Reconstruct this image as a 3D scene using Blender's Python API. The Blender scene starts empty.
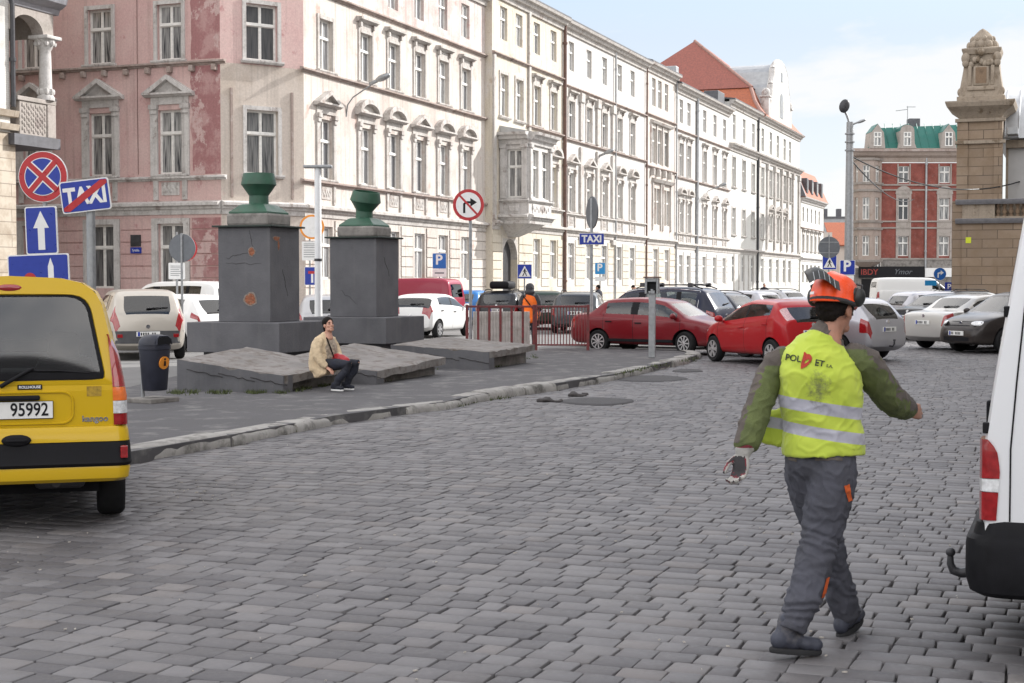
import bpy, bmesh, math, random
import numpy as np
from mathutils import Vector, Matrix, noise
from mathutils.bvhtree import BVHTree

random.seed(7)
SC = bpy.context.scene
COL = SC.collection
R2 = math.radians
PI = math.pi

# ------------------------------------------------------------------ camera
F = 1500.0
CZ = 1.75
PITCH = math.atan(58.5 / F)
CP, SP = math.cos(PITCH), math.sin(PITCH)


def ray(px, py):
    a, b = (px - 512) / F, (341.5 - py) / F
    return Vector((a, CP + b * SP, -SP + b * CP))


def G(px, py, z=0.0):
    d = ray(px, py)
    k = (z - CZ) / d.z
    return Vector((d.x * k, d.y * k, z))


def AT(px, py, Y):
    d = ray(px, py)
    k = Y / d.y
    return Vector((d.x * k, Y, CZ + d.z * k))


def XG(px, Y, z=0.0):
    return Vector(((px - 512) / F * Y, Y, z))


YAW = R2(20.7)
SV = Vector((math.sin(YAW), math.cos(YAW)))      # along the street
RV = Vector((math.cos(YAW), -math.sin(YAW)))     # across it
GRID = -YAW


def SRp(s, r, z=0.0):
    return Vector((s * SV.x + r * RV.x, s * SV.y + r * RV.y, z))


cam = bpy.data.cameras.new('Camera')
cam.sensor_width = 36
cam.lens = F * 36 / 1024
cam.clip_end = 3000
cam.clip_start = 0.1
camo = bpy.data.objects.new('Camera', cam)
COL.objects.link(camo)
camo.location = (0, 0, CZ)
camo.rotation_euler = (PI / 2 - PITCH, 0, 0)
SC.camera = camo


# ------------------------------------------------------------------ materials
def nt(name):
    m = bpy.data.materials.new(name)
    m.use_nodes = True
    t = m.node_tree
    return m, t, t.nodes['Principled BSDF']


def N(t, kind, **kw):
    n = t.nodes.new(kind)
    for k, v in kw.items():
        if k in n.inputs.keys():
            n.inputs[k].default_value = v
        else:
            setattr(n, k, v)
    return n


def rgba(c):
    return (c[0], c[1], c[2], 1)


def mixc(t, fac, a, b, mode='MIX'):
    n = t.nodes.new('ShaderNodeMix')
    n.data_type = 'RGBA'
    n.blend_type = mode
    for sock, v in ((n.inputs[0], fac), (n.inputs[6], a), (n.inputs[7], b)):
        if isinstance(v, (int, float)):
            sock.default_value = v
        elif isinstance(v, (tuple, list)):
            sock.default_value = rgba(v)
        else:
            t.links.new(v, sock)
    return n.outputs[2]


def ramp(t, src, p0, p1, v0=0.0, v1=1.0):
    n = t.nodes.new('ShaderNodeMapRange')
    n.inputs[1].default_value, n.inputs[2].default_value = p0, p1
    n.inputs[3].default_value, n.inputs[4].default_value = v0, v1
    t.links.new(src, n.inputs[0])
    return n.outputs[0]


def math2(t, op, a, b=None):
    n = t.nodes.new('ShaderNodeMath')
    n.operation = op
    for i, v in enumerate((a, b)):
        if v is None:
            continue
        if isinstance(v, (int, float)):
            n.inputs[i].default_value = v
        else:
            t.links.new(v, n.inputs[i])
    return n.outputs[0]


def coords(t, scale=(1, 1, 1), world=False):
    m = t.nodes.new('ShaderNodeMapping')
    m.inputs['Scale'].default_value = scale
    if world:
        g = t.nodes.new('ShaderNodeNewGeometry')
        t.links.new(g.outputs['Position'], m.inputs[0])
    else:
        c = t.nodes.new('ShaderNodeTexCoord')
        t.links.new(c.outputs['Object'], m.inputs[0])
    return m.outputs[0]


def noi(t, vec, scale, detail=4, rough=.55):
    n = N(t, 'ShaderNodeTexNoise', Scale=scale, Detail=detail, Roughness=rough)
    t.links.new(vec, n.inputs['Vector'])
    return n.outputs['Fac']


def bump(t, bs, h, strength=.3, dist=.01):
    b = N(t, 'ShaderNodeBump', Strength=strength, Distance=dist)
    t.links.new(h, b.inputs['Height'])
    t.links.new(b.outputs[0], bs.inputs['Normal'])


def mat(name, col, rough=.7, var=.18, scale=5, bmp=.0, bscale=60, metal=0.0, spec=.5, dirt=None, dscale=1.5, dlo=.52, dhi=.68, world=False, coat=0):
    m, t, b = nt(name)
    v = coords(t, world=world)
    n1 = noi(t, v, scale, 6)
    c = mixc(t, ramp(t, n1, .3, .7), tuple(x * (1 - var) for x in col), tuple(min(1, x * (1 + var)) for x in col))
    if dirt:
        n2 = noi(t, v, dscale, 8, .65)
        c = mixc(t, ramp(t, n2, dlo, dhi), c, dirt)
    t.links.new(c, b.inputs['Base Color'])
    b.inputs['Roughness'].default_value = rough
    b.inputs['Metallic'].default_value = metal
    b.inputs['Specular IOR Level'].default_value = spec
    if coat:
        b.inputs['Coat Weight'].default_value = coat
        b.inputs['Coat Roughness'].default_value = .04
    t.links.new(ramp(t, n1, .3, .7, max(.03, rough - .1), min(1, rough + .1)), b.inputs['Roughness'])
    if bmp:
        bump(t, b, noi(t, v, bscale, 6, .7), bmp, .01)
    return m


def stucco(name, col, alt, rep, streak=(.15, .125, .105), sscale=.55, alt_lo=.5, alt_hi=.6, rep_lo=.57, rep_hi=.63, streaks=.5):
    """weathered lime stucco: base, faded remnants, bare repairs, rain streaks"""
    m, t, b = nt(name)
    v = coords(t)
    big = noi(t, v, sscale, 10, .68)
    c = mixc(t, ramp(t, big, alt_lo, alt_hi), col, alt)
    v2 = coords(t, (1.0, 1.0, .8))
    r2 = noi(t, v2, 1.3, 12, .72)
    c = mixc(t, ramp(t, r2, rep_lo, rep_hi), c, rep)
    vs = coords(t, (4.5, 4.5, .16))
    st = noi(t, vs, 1.2, 6, .6)
    c = mixc(t, math2(t, 'MULTIPLY', ramp(t, st, .52, .75), streaks), c, streak)
    fine = noi(t, v, 14, 8, .7)
    c = mixc(t, .35, c, mixc(t, ramp(t, fine, .3, .7), (.35, .35, .35), (1, 1, 1)), 'MULTIPLY')
    t.links.new(c, b.inputs['Base Color'])
    b.inputs['Roughness'].default_value = .9
    b.inputs['Specular IOR Level'].default_value = .2
    h = mixc(t, .5, fine, r2)
    bump(t, b, h, .55, .02)
    return m


def paint(name, col, metal=0.0, flake=False):
    m, t, b = nt(name)
    g = t.nodes.new('ShaderNodeNewGeometry')
    v = coords(t)
    n1 = noi(t, v, 2.2, 5)
    # dust that lies on the lower panels
    sep = t.nodes.new('ShaderNodeSeparateXYZ')
    t.links.new(v, sep.inputs[0])
    low = ramp(t, sep.outputs[2], .48, .18)
    dust = math2(t, 'MULTIPLY', low, ramp(t, n1, .3, .75, .0, .28))
    c = mixc(t, dust, col, (.2, .18, .16))
    c = mixc(t, g.outputs['Backfacing'], c, (.03, .03, .032))
    t.links.new(c, b.inputs['Base Color'])
    b.inputs['Metallic'].default_value = metal
    t.links.new(ramp(t, n1, .3, .7, .30, .38), b.inputs['Roughness'])
    b.inputs['Specular IOR Level'].default_value = .2
    b.inputs['Coat Weight'].default_value = .38
    b.inputs['Coat Roughness'].default_value = .05
    return m


def glass_mat(name, tint=(.45, .52, .52), dark=.35):
    """thin tinted car glass: fresnel gloss over a tinted see-through layer"""
    m, t, b = nt(name)
    out = t.nodes['Material Output']
    t.nodes.remove(b)
    tr = N(t, 'ShaderNodeBsdfTransparent')
    tr.inputs[0].default_value = rgba(tint)
    gl = N(t, 'ShaderNodeBsdfGlossy')
    gl.inputs['Roughness'].default_value = .03
    fr = N(t, 'ShaderNodeFresnel', IOR=1.55)
    fac = math2(t, 'ADD', math2(t, 'MULTIPLY', fr.outputs[0], 1.25), .04)
    mx = t.nodes.new('ShaderNodeMixShader')
    t.links.new(fac, mx.inputs[0])
    t.links.new(tr.outputs[0], mx.inputs[1])
    t.links.new(gl.outputs[0], mx.inputs[2])
    t.links.new(mx.outputs[0], out.inputs[0])
    return m


def pane_mat(name, lo, hi, rough=.06):
    """house window pane: dark room, net curtain in some, strong gloss"""
    m, t, b = nt(name)
    oi = t.nodes.new('ShaderNodeObjectInfo')
    v = coords(t, (14, 14, .6))
    fold = noi(t, v, 1.6, 3)
    sep = t.nodes.new('ShaderNodeSeparateXYZ')
    t.links.new(coords(t), sep.inputs[0])
    cur = math2(t, 'MULTIPLY', ramp(t, fold, .38, .56), ramp(t, oi.outputs['Random'], .15, .6))
    c = mixc(t, cur, lo, hi)
    t.links.new(c, b.inputs['Base Color'])
    b.inputs['Roughness'].default_value = rough
    b.inputs['Specular IOR Level'].default_value = .8
    bump(t, b, noi(t, coords(t), 1.3, 2), .06, .03)
    return m


M = {}
M['pink'] = stucco('pink_stucco', (.60, .405, .385), (.64, .47, .44), (.46, .24, .235), alt_lo=.4, alt_hi=.62, rep_lo=.59, rep_hi=.68, streaks=.35)
M['pinkdark'] = stucco('flaking_dark_pink', (.36, .18, .18), (.47, .29, .28), (.55, .40, .38), sscale=1.1, rep_lo=.53, rep_hi=.57, streaks=.25)
M['chamfer'] = stucco('patched_corner_stucco', (.60, .53, .47), (.53, .455, .39), (.58, .40, .37), sscale=.35, rep_lo=.6, rep_hi=.68, streaks=.3)
M['cream'] = stucco('old_cream_stucco', (.63, .58, .53), (.54, .475, .43), (.50, .36, .31), sscale=.3, rep_lo=.56, rep_hi=.66, streaks=.6)
M['white'] = stucco('old_white_stucco', (.63, .605, .575), (.66, .645, .62), (.55, .47, .40), sscale=.3, rep_lo=.58, rep_hi=.68, streaks=.42)
M['yellow'] = stucco('yellowed_stucco', (.64, .58, .48), (.66, .62, .57), (.52, .44, .36), sscale=.3, streaks=.42)
M['office'] = stucco('pale_grey_stucco', (.66, .65, .61), (.7, .69, .66), (.6, .57, .5), sscale=.3, rep_lo=.62, rep_hi=.72, streaks=.2)
M['pinkwhite'] = stucco('pink_remnant_stucco', (.56, .44, .41), (.64, .58, .55), (.56, .32, .29), sscale=.7, alt_lo=.42, alt_hi=.56, rep_lo=.56, rep_hi=.66, streaks=.5)
M['trim'] = stucco('weathered_stone_trim', (.60, .58, .56), (.50, .48, .46), (.34, .30, .28), sscale=2.5, streaks=.5)
M['trimlit'] = stucco('weathered_plaster_trim', (.56, .53, .50), (.46, .43, .40), (.36, .30, .27), sscale=2.2, rep_lo=.56, streaks=.55)
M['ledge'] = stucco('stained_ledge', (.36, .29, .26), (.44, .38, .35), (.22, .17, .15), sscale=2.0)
M['frame'] = mat('window_paint', (.70, .69, .66), .55, .12, 8, dirt=(.42, .38, .32), dlo=.6, dhi=.8)
M['pane_lit'] = pane_mat('sky_paled_curtain_pane', (.13, .135, .145), (.36, .36, .36))  # room tone lightened to stand in for sky reflected in the panes
M['pane'] = pane_mat('window_pane', (.045, .048, .054), (.36, .36, .35))
M['slate'] = mat('dark_roof_slate', (.09, .09, .1), .6, .3, 4, .4, 20)
M['redroof'] = mat('red_slate_roof', (.25, .085, .065), .75, .25, 6, .6, 30)
M['orangeroof'] = mat('orange_tile_roof', (.32, .095, .045), .75, .3, 7, .6, 30)
M['oldtile'] = mat('faded_tile_roof', (.30, .17, .14), .8, .25, 5, .5, 30)
M['grey_metal'] = mat('grey_sheet_metal', (.34, .35, .36), .45, .15, 3, metal=.4)
M['zinc'] = mat('pale_zinc_roof', (.46, .47, .48), .5, .12, 2, metal=.3)
M['pipe'] = mat('rusty_downpipe', (.13, .075, .06), .7, .3, 6)
M['darkmetal'] = mat('dark_metal', (.05, .05, .055), .45, .2, 9, metal=.3)
M['galv'] = mat('galvanised_steel', (.30, .31, .32), .45, .18, 12, metal=.5)
M['galv_white'] = mat('white_lamp_paint', (.72, .73, .74), .4, .06, 6)
M['signback'] = mat('sign_back_grey', (.13, .14, .155), .5, .12, 10, metal=.2)
M['signblue'] = mat('sign_blue', (.012, .035, .30), .35, .08, 14)
M['pblue'] = mat('parking_blue', (.015, .12, .42), .35, .08, 14)
M['signred'] = mat('sign_red', (.42, .02, .025), .35, .1, 14)
M['signwhite'] = mat('sign_white', (.74, .74, .73), .35, .05, 10)
M['signblack'] = mat('sign_black', (.010, .010, .012), .5, .1, 10, spec=.2)
M['signorange'] = mat('sign_faded_orange', (.75, .27, .03), .4, .1, 10)
M['asphalt'] = mat('old_asphalt', (.078, .075, .079), .9, .22, 1.2, .5, 90, dirt=(.17, .165, .16), dscale=2.5, world=True)
M['lot'] = mat('lot_asphalt', (.15, .147, .145), .9, .2, .8, .4, 80, dirt=(.18, .175, .165), dscale=.9, world=True)
M['ground'] = mat('far_ground', (.12, .115, .11), .95, .25, .2, .3, 20, world=True)
M['kerb'] = mat('granite_kerb', (.30, .288, .27), .85, .22, 4, .7, 45, dirt=(.10, .095, .085), dscale=3.2, dlo=.5, dhi=.66, world=True)
M['slab'] = mat('weathered_concrete', (.225, .21, .195), .9, .25, 5, .8, 40, dirt=(.10, .09, .08), dscale=2.2, dlo=.5, dhi=.68)
M['plank_slab'] = None
M['rubble'] = mat('dark_rubble', (.05, .045, .045), .95, .4, 20, .8, 40)
M['tyre'] = mat('tyre_rubber', (.013, .013, .014), .85, .3, 20, .2, 120, spec=.25)
M['rim'] = mat('alloy_rim', (.55, .55, .56), .32, .08, 12, metal=.75)
M['blackplastic'] = mat('black_plastic', (.010, .010, .012), .65, .25, 14, .1, 150, spec=.16)
M['interior'] = mat('dark_car_interior', (.014, .014, .016), .9, .2, 12, spec=.1)
M['carglass'] = glass_mat('car_glass', (.40, .45, .46))
M['clearglass'] = glass_mat('clear_car_glass', (.68, .72, .72))
M['darkglass'] = glass_mat('tinted_car_glass', (.12, .135, .14))
M['taillight'] = mat('red_lamp_lens', (.27, .010, .013), .12, .25, 30, coat=1)
M['lens_clear'] = mat('clear_lamp_lens', (.62, .63, .64), .12, .25, 40, coat=1)
M['lens_orange'] = mat('amber_lamp_lens', (.75, .16, .02), .15, .15, 30, coat=1)
M['plate'] = mat('number_plate', (.72, .72, .70), .4, .05, 8)
M['chrome'] = mat('chrome', (.7, .7, .72), .15, .05, 5, metal=1)
M['skin'] = mat('skin', (.52, .28, .20), .55, .12, 18, .1, 90)
M['skin_tan'] = mat('tanned_skin', (.36, .175, .115), .55, .15, 18, .1, 90)
M['hair'] = mat('dark_hair', (.010, .007, .006), .7, .4, 60, .3, 160, spec=.15)


# ------------------------------------------------------------------ mesh helpers
class MB:
    def __init__(s):
        s.v, s.f, s.m = [], [], []

    def add(s, verts, faces, mi=0):
        o = len(s.v)
        s.v.extend([tuple(p) for p in verts])
        s.f.extend([tuple(i + o for i in f) for f in faces])
        s.m.extend([mi] * len(faces))

    def box(s, x0, x1, y0, y1, z0, z1, mi=0, T=None):
        vs = [(x, y, z) for z in (z0, z1) for y in (y0, y1) for x in (x0, x1)]
        if T is not None:
            vs = [T @ Vector(p) for p in vs]
        s.add(vs, [(0, 2, 3, 1), (4, 5, 7, 6), (0, 1, 5, 4), (2, 6, 7, 3), (0, 4, 6, 2), (1, 3, 7, 5)], mi)

    def bbox(s, x0, x1, y0, y1, z0, z1, b=.01, mi=0, T=None):
        """box with chamfered edges"""
        bm = bmesh.new()
        bmesh.ops.create_cube(bm, size=1)
        for v in bm.verts:
            v.co = Vector(((x0 + x1) / 2 + v.co.x * (x1 - x0), (y0 + y1) / 2 + v.co.y * (y1 - y0), (z0 + z1) / 2 + v.co.z * (z1 - z0)))
        bmesh.ops.bevel(bm, geom=bm.edges[:], offset=b, segments=2, profile=.5, affect='EDGES')
        bm.verts.index_update()
        vs = [v.co.copy() if T is None else T @ v.co for v in bm.verts]
        s.add(vs, [[v.index for v in f.verts] for f in bm.faces], mi)
        bm.free()

    def quad(s, a, b, c, d, mi=0):
        s.add([a, b, c, d], [(0, 1, 2, 3)], mi)

    def prism(s, poly, y0, y1, mi=0, T=None):
        """polygon in x,z pushed along y"""
        n = len(poly)
        vs = [(p[0], y0, p[1]) for p in poly] + [(p[0], y1, p[1]) for p in poly]
        if T is not None:
            vs = [T @ Vector(p) for p in vs]
        s.add(vs, [tuple(range(n)), tuple(range(2 * n - 1, n - 1, -1))] + [(i, (i + 1) % n, n + (i + 1) % n, n + i) for i in range(n)], mi)

    def profx(s, prof, x0, x1, mi=0):
        n = len(prof)
        vs = [(x0, p[0], p[1]) for p in prof] + [(x1, p[0], p[1]) for p in prof]
        s.add(vs, [tuple(range(n)), tuple(range(2 * n - 1, n - 1, -1))] + [(i, (i + 1) % n, n + (i + 1) % n, n + i) for i in range(n)], mi)

    def polyz(s, poly, z0, z1, mi=0):
        n = len(poly)
        vs = [(p[0], p[1], z0) for p in poly] + [(p[0], p[1], z1) for p in poly]
        s.add(vs, [tuple(range(n)), tuple(range(2 * n - 1, n - 1, -1))] + [(i, (i + 1) % n, n + (i + 1) % n, n + i) for i in range(n)], mi)

    def rings(s, rs, mi=0, cap=True, closed=True):
        n = len(rs[0])
        vs = [p for r in rs for p in r]
        fs = []
        for i in range(len(rs) - 1):
            for j in range(n if closed else n - 1):
                k = (j + 1) % n
                fs.append((i * n + j, i * n + k, (i + 1) * n + k, (i + 1) * n + j))
        if cap:
            fs.append(tuple(range(n)))
            fs.append(tuple((len(rs) - 1) * n + j for j in range(n)))
        s.add(vs, fs, mi)

    def lathe(s, prof, n=16, c=(0, 0, 0), mi=0, T=None, cap=True):
        rs = []
        for r, z in prof:
            ring = [Vector((c[0] + r * math.cos(2 * PI * k / n), c[1] + r * math.sin(2 * PI * k / n), c[2] + z)) for k in range(n)]
            if T is not None:
                ring = [T @ p for p in ring]
            rs.append(ring)
        s.rings(rs, mi, cap)

    def cyl(s, p0, p1, r0, r1=None, n=12, mi=0):
        p0, p1 = Vector(p0), Vector(p1)
        r1 = r0 if r1 is None else r1
        d = (p1 - p0).normalized()
        a = d.orthogonal().normalized()
        b = d.cross(a)
        s.rings([[p + (a * math.cos(2 * PI * k / n) + b * math.sin(2 * PI * k / n)) * r for k in range(n)] for p, r in ((p0, r0), (p1, r1))], mi)

    def tube(s, pts, r, n=8, mi=0):
        pts = [Vector(p) for p in pts]
        rs = []
        a = None
        for i, p in enumerate(pts):
            d = (pts[min(i + 1, len(pts) - 1)] - pts[max(i - 1, 0)]).normalized()
            a = (d.orthogonal() if a is None else a - d * a.dot(d)).normalized()
            b = d.cross(a)
            rr = r[i] if isinstance(r, (list, tuple)) else r
            rs.append([p + (a * math.cos(2 * PI * k / n) + b * math.sin(2 * PI * k / n)) * rr for k in range(n)])
        s.rings(rs, mi)

    def ell(s, c, rad, n=12, m=8, mi=0, T=None):
        c = Vector(c)
        rs = []
        for i in range(1, m):
            a = PI * i / m
            ring = []
            for k in range(n):
                q = Vector((rad[0] * math.sin(a) * math.cos(2 * PI * k / n), rad[1] * math.sin(a) * math.sin(2 * PI * k / n), -rad[2] * math.cos(a)))
                if T is not None:
                    q = T @ q
                ring.append(c + q)
            rs.append(ring)
        s.rings(rs, mi)

    def limb(s, seg, side=(1, 0, 0), n=14, mi=0, endcap=True):
        """seg: list of (point, half width along side, half depth)"""
        pts = [Vector(q[0]) for q in seg]
        sd = Vector(side)
        rs = []

        def ring(p, d, ra, rb):
            a = (sd - d * sd.dot(d))
            a = a.normalized() if a.length > 1e-4 else d.orthogonal().normalized()
            b = d.cross(a)
            return [p + a * (ra * math.cos(2 * PI * k / n)) + b * (rb * math.sin(2 * PI * k / n)) for k in range(n)]
        L = len(pts)
        for i in range(L):
            d = (pts[min(i + 1, L - 1)] - pts[max(i - 1, 0)]).normalized()
            ra, rb = seg[i][1], seg[i][2]
            if i == 0 and endcap:
                e = min(ra, rb) * .55
                rs.append(ring(pts[0] - d * e, d, ra * .45, rb * .45))
                rs.append(ring(pts[0] - d * e * .6, d, ra * .8, rb * .8))
            rs.append(ring(pts[i], d, ra, rb))
            if i == L - 1 and endcap:
                e = min(ra, rb) * .55
                rs.append(ring(pts[i] + d * e * .6, d, ra * .8, rb * .8))
                rs.append(ring(pts[i] + d * e, d, ra * .45, rb * .45))
        s.rings(rs, mi)

    def mesh(s, name, mats, smooth=None, recalc=True):
        me = bpy.data.meshes.new(name)
        me.from_pydata(s.v, [], s.f)
        for m in (mats if isinstance(mats, (list, tuple)) else [mats]):
            me.materials.append(m)
        if len(me.materials) > 1:
            me.polygons.foreach_set('material_index', s.m)
        if recalc:
            bm = bmesh.new()
            bm.from_mesh(me)
            bmesh.ops.recalc_face_normals(bm, faces=bm.faces[:])
            bm.to_mesh(me)
            bm.free()
        if smooth is not None:
            me.polygons.foreach_set('use_smooth', [True] * len(me.polygons))
            if smooth < 180:
                me.set_sharp_from_angle(angle=R2(smooth))
        me.update()
        return me

    def build(s, name, mats, parent=None, smooth=None, loc=None, recalc=True):
        return link(name, s.mesh(name, mats, smooth, recalc), parent, loc)


def link(name, me, parent=None, loc=None, rot=None):
    o = bpy.data.objects.new(name, me)
    COL.objects.link(o)
    o.parent = parent
    if loc is not None:
        o.location = loc
    if rot is not None:
        o.rotation_euler = rot
    return o


def thing(name, label, cat, loc=(0, 0, 0), rz=0.0, group=None):
    o = bpy.data.objects.new(name, None)
    o.empty_display_size = .2
    COL.objects.link(o)
    o.location = loc
    o.rotation_euler = (0, 0, rz)
    return tag(o, label, cat, group)


def tag(o, label, cat, group=None):
    o['label'] = label
    o['category'] = cat
    if group:
        o['group'] = group
    return o


def struct(o, kind='structure'):
    o['kind'] = kind
    return o


def evaluated(o):
    bpy.context.view_layer.update()
    dg = bpy.context.evaluated_depsgraph_get()
    me = bpy.data.meshes.new_from_object(o.evaluated_get(dg))
    return me


def drop(o):
    me = o.data
    bpy.data.objects.remove(o)
    if me and me.users == 0:
        bpy.data.meshes.remove(me)


def skinmesh(name, mb, voxel, mats, parent=None, it=4, post=None, disp=None, smooth=180):
    """fuse overlapping volumes into one continuous surface"""
    t = mb.build('tmp', mats[0])
    r = t.modifiers.new('r', 'REMESH')
    r.mode = 'VOXEL'
    r.voxel_size = voxel
    if it:
        q = t.modifiers.new('s', 'SMOOTH')
        q.iterations = it
        q.factor = .5
    me = evaluated(t)
    drop(t)
    me.name = name
    me.materials.clear()
    for m in mats:
        me.materials.append(m)
    if disp:
        nrm = [v.normal.copy() for v in me.vertices]
        for v, nn in zip(me.vertices, nrm):
            v.co += nn * disp(v.co, nn)
    me.update()
    if post:
        for p in me.polygons:
            p.material_index = post(p.center, p.normal)
    me.polygons.foreach_set('use_smooth', [True] * len(me.polygons))
    return link(name, me, parent)


def textmesh(txt, size, thick=.002, bold=0.0, align='CENTER', shear=0.0, space=1.0):
    cu = bpy.data.curves.new('txt', 'FONT')
    cu.body = txt
    cu.size = size
    cu.extrude = thick
    cu.offset = bold
    cu.align_x = align
    cu.align_y = 'CENTER'
    cu.shear = shear
    cu.space_character = space
    cu.resolution_u = 4
    o = bpy.data.objects.new('txt', cu)
    COL.objects.link(o)
    me = evaluated(o)
    bpy.data.objects.remove(o)
    bpy.data.curves.remove(cu)
    return me


def text(name, txt, size, m, parent, loc, rot=(PI / 2, 0, 0), thick=.002, bold=0.0, sx=1.0, align='CENTER', shear=0.0, space=1.0):
    me = textmesh(txt, size, thick, bold, align, shear, space)
    me.materials.clear()
    me.materials.append(m)
    o = link(name, me, parent, loc, rot)
    if sx != 1:
        o.scale = (sx, 1, 1)
    return o


def lerp(tab, x):
    if x <= tab[0][0]:
        return tab[0][1]
    for (a, va), (b, vb) in zip(tab, tab[1:]):
        if x <= b:
            return va + (vb - va) * (x - a) / (b - a)
    return tab[-1][1]
# ------------------------------------------------------------------ vehicles
def shape(L, H, W, rear='hatch', rake=.28, deck=.6, hood=1.0, hz=.98, wsl=.6, belt=.93, rise=.06, r=.3, xr=.65, wb=2.45, doors=2, tum=.34, rear_side=.6, zb=.2):
    xb = L - hood
    xt = xb - wsl
    if rear == 'sedan':
        top = [(0, .5), (.02, .74), (.06, .93), (.15, .99), (deck, 1.03), (deck + .08, 1.04), (deck + .62, H - .09), (deck + .9, H - .02), (deck + 1.4, H)]
        rw = (deck + .1, deck + .6)
        s0 = deck + .5
    else:
        top = [(0, .5), (.02, belt - .14), (.06, belt + .05), (rake + .04, H - .13), (rake + .2, H - .045), (rake + .65, H - .01), (rake + 1.1, H)]
        rw = (.075, rake + .03)
        s0 = rear_side
    top += [(xt - .35, H - .02), (xt - .02, H - .09), (xb, hz), (xb + .12, hz - .035), (L - hood * .5, hz - .1), (L - hood * .2, hz - .22), (L - .05, hz - .37), (L, .46)]
    bl = [(0, .46), (.06, belt - .05), (.4, belt + rise), (xt, belt - .02), (xb, min(belt - .04, hz - .05)), (L - hood * .5, hz - .17), (L - hood * .2, hz - .3), (L, .42)]
    wd = [(0, W * .74), (.02, W * .80), (.1, W * .9), (.4, W * .985), (.9, W), (xb, W), (L - hood * .5, W * .965), (L - hood * .2, W * .86), (L - .05, W * .72), (L, W * .62)]
    zz = [(0, .34), (.2, zb + .02), (L - .3, zb), (L, .27)]
    if doors == 2:
        mid = (s0 + xb) / 2 - .1
        side = [(s0, mid - .04), (mid + .02, xb - .12)]
        seams = [s0 - .02 + .06, mid - .01, xb - .05]
    elif doors == 3:
        a, b_ = s0 + .55, (s0 + .6 + xb) / 2
        side = [(s0, a - .05), (a + .03, b_ - .03), (b_ + .03, xb - .12)]
        seams = [a, b_, xb - .05]
    else:
        side = [(xt - .25, xb - .12)]
        seams = [xt - .3, xb - .05]
    return dict(L=L, H=H, W=W, top=top, belt=bl, wd=wd, zb=zz, side=side, seams=seams, ws=(xt, xb - .01), rw=rw, r=r, xr=xr, xf=xr + wb, tum=tum,
                tail=[(.02, .2, 4, 6)], head=[], hz=hz)


CAR_MATS = ['paint', 'trim', 'liner', 'side_window', 'windscreen', 'rear_window', 'taillight', 'headlight', 'clear']
_wheels = {}


def wheel_mesh(r, w, style):
    k = (round(r, 3), round(w, 3), style)
    if k in _wheels:
        return _wheels[k]
    T = Matrix.Rotation(PI / 2, 4, 'X')      # axis along y; +z -> -y (outer face at -y)
    mb = MB()
    ri = r * .66
    mb.lathe([(ri, -w / 2 + .01), (r * .9, -w / 2), (r * .97, -w / 2 + .02), (r, -w / 2 + .045), (r, w / 2 - .045), (r * .97, w / 2 - .02), (r * .9, w / 2), (ri, w / 2 - .01), (ri * .98, w / 2 - .05), (ri * .98, -w / 2 + .05)], 32, T=T)
    ty = mb.mesh('tyre', M['tyre'], 50)
    rb = MB()
    rb.lathe([(ri * .985, w / 2 - .008), (ri * .92, w / 2 - .004), (ri * .89, w / 2 - .03), (ri * .86, w / 2 - .03), (ri * .86, 0), (0.01, 0)], 32, T=T)
    rb.m = [1 if True else 0 for _ in rb.m]
    rb2 = MB()
    rb2.lathe([(ri * .99, w / 2 - .012), (ri * .985, w / 2 + .001), (ri * .90, w / 2 + .001), (ri * .88, w / 2 - .02)], 32, T=T, cap=False)
    hub = w / 2 - .002
    rb2.lathe([(.001, hub + .006), (ri * .2, hub + .004), (ri * .26, hub - .02)], 20, T=T, cap=False)
    ns = {'five': 5, 'six': 6, 'multi': 9}[style]
    for k2 in range(ns):
        a = 2 * PI * k2 / ns
        wi, wo = (ri * .13, ri * .24) if style != 'multi' else (ri * .07, ri * .10)
        p = [(ri * .15, -wi), (ri * .92, -wo), (ri * .92, wo), (ri * .15, wi)]
        q = [(x * math.cos(a) - y * math.sin(a), x * math.sin(a) + y * math.cos(a)) for x, y in p]
        vs = [T @ Vector((x, y, z)) for z in (hub - .035, hub) for x, y in q]
        rb2.add(vs, [(4, 5, 6, 7), (0, 1, 5, 4), (1, 2, 6, 5), (2, 3, 7, 6), (3, 0, 4, 7)])
    o = len(rb2.v)
    rb2.add(rb.v, rb.f, 1)
    rm = rb2.mesh('rim', [M['rim'], M['blackplastic']], 40)
    _wheels[k] = (ty, rm)
    return _wheels[k]


def add_wheel(root, x, y, r, w, style, steer=0.0):
    ty, rm = wheel_mesh(r, w, style)
    o = link('wheel', ty, root, (x, y, r), (0, 0, (PI if y > 0 else 0) + steer))
    link('rim', rm, o)
    return o


def grab(me, sel):
    """copy a set of faces out of a mesh as bare lists"""
    mp, vs, fs, ms = {}, [], [], []
    for p in sel:
        f = []
        for i in p.vertices:
            if i not in mp:
                mp[i] = len(vs)
                vs.append(tuple(me.vertices[i].co))
            f.append(mp[i])
        fs.append(f)
        ms.append(p.material_index)
    return vs, fs, ms


def islands(me, polys):
    byv = {}
    for k, p in enumerate(polys):
        for i in p.vertices:
            byv.setdefault(i, []).append(k)
    seen, out = set(), []
    for k in range(len(polys)):
        if k in seen:
            continue
        st, cur = [k], []
        seen.add(k)
        while st:
            a = st.pop()
            cur.append(polys[a])
            for i in polys[a].vertices:
                for b in byv[i]:
                    if b not in seen:
                        seen.add(b)
                        st.append(b)
        out.append(cur)
    return out


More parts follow.
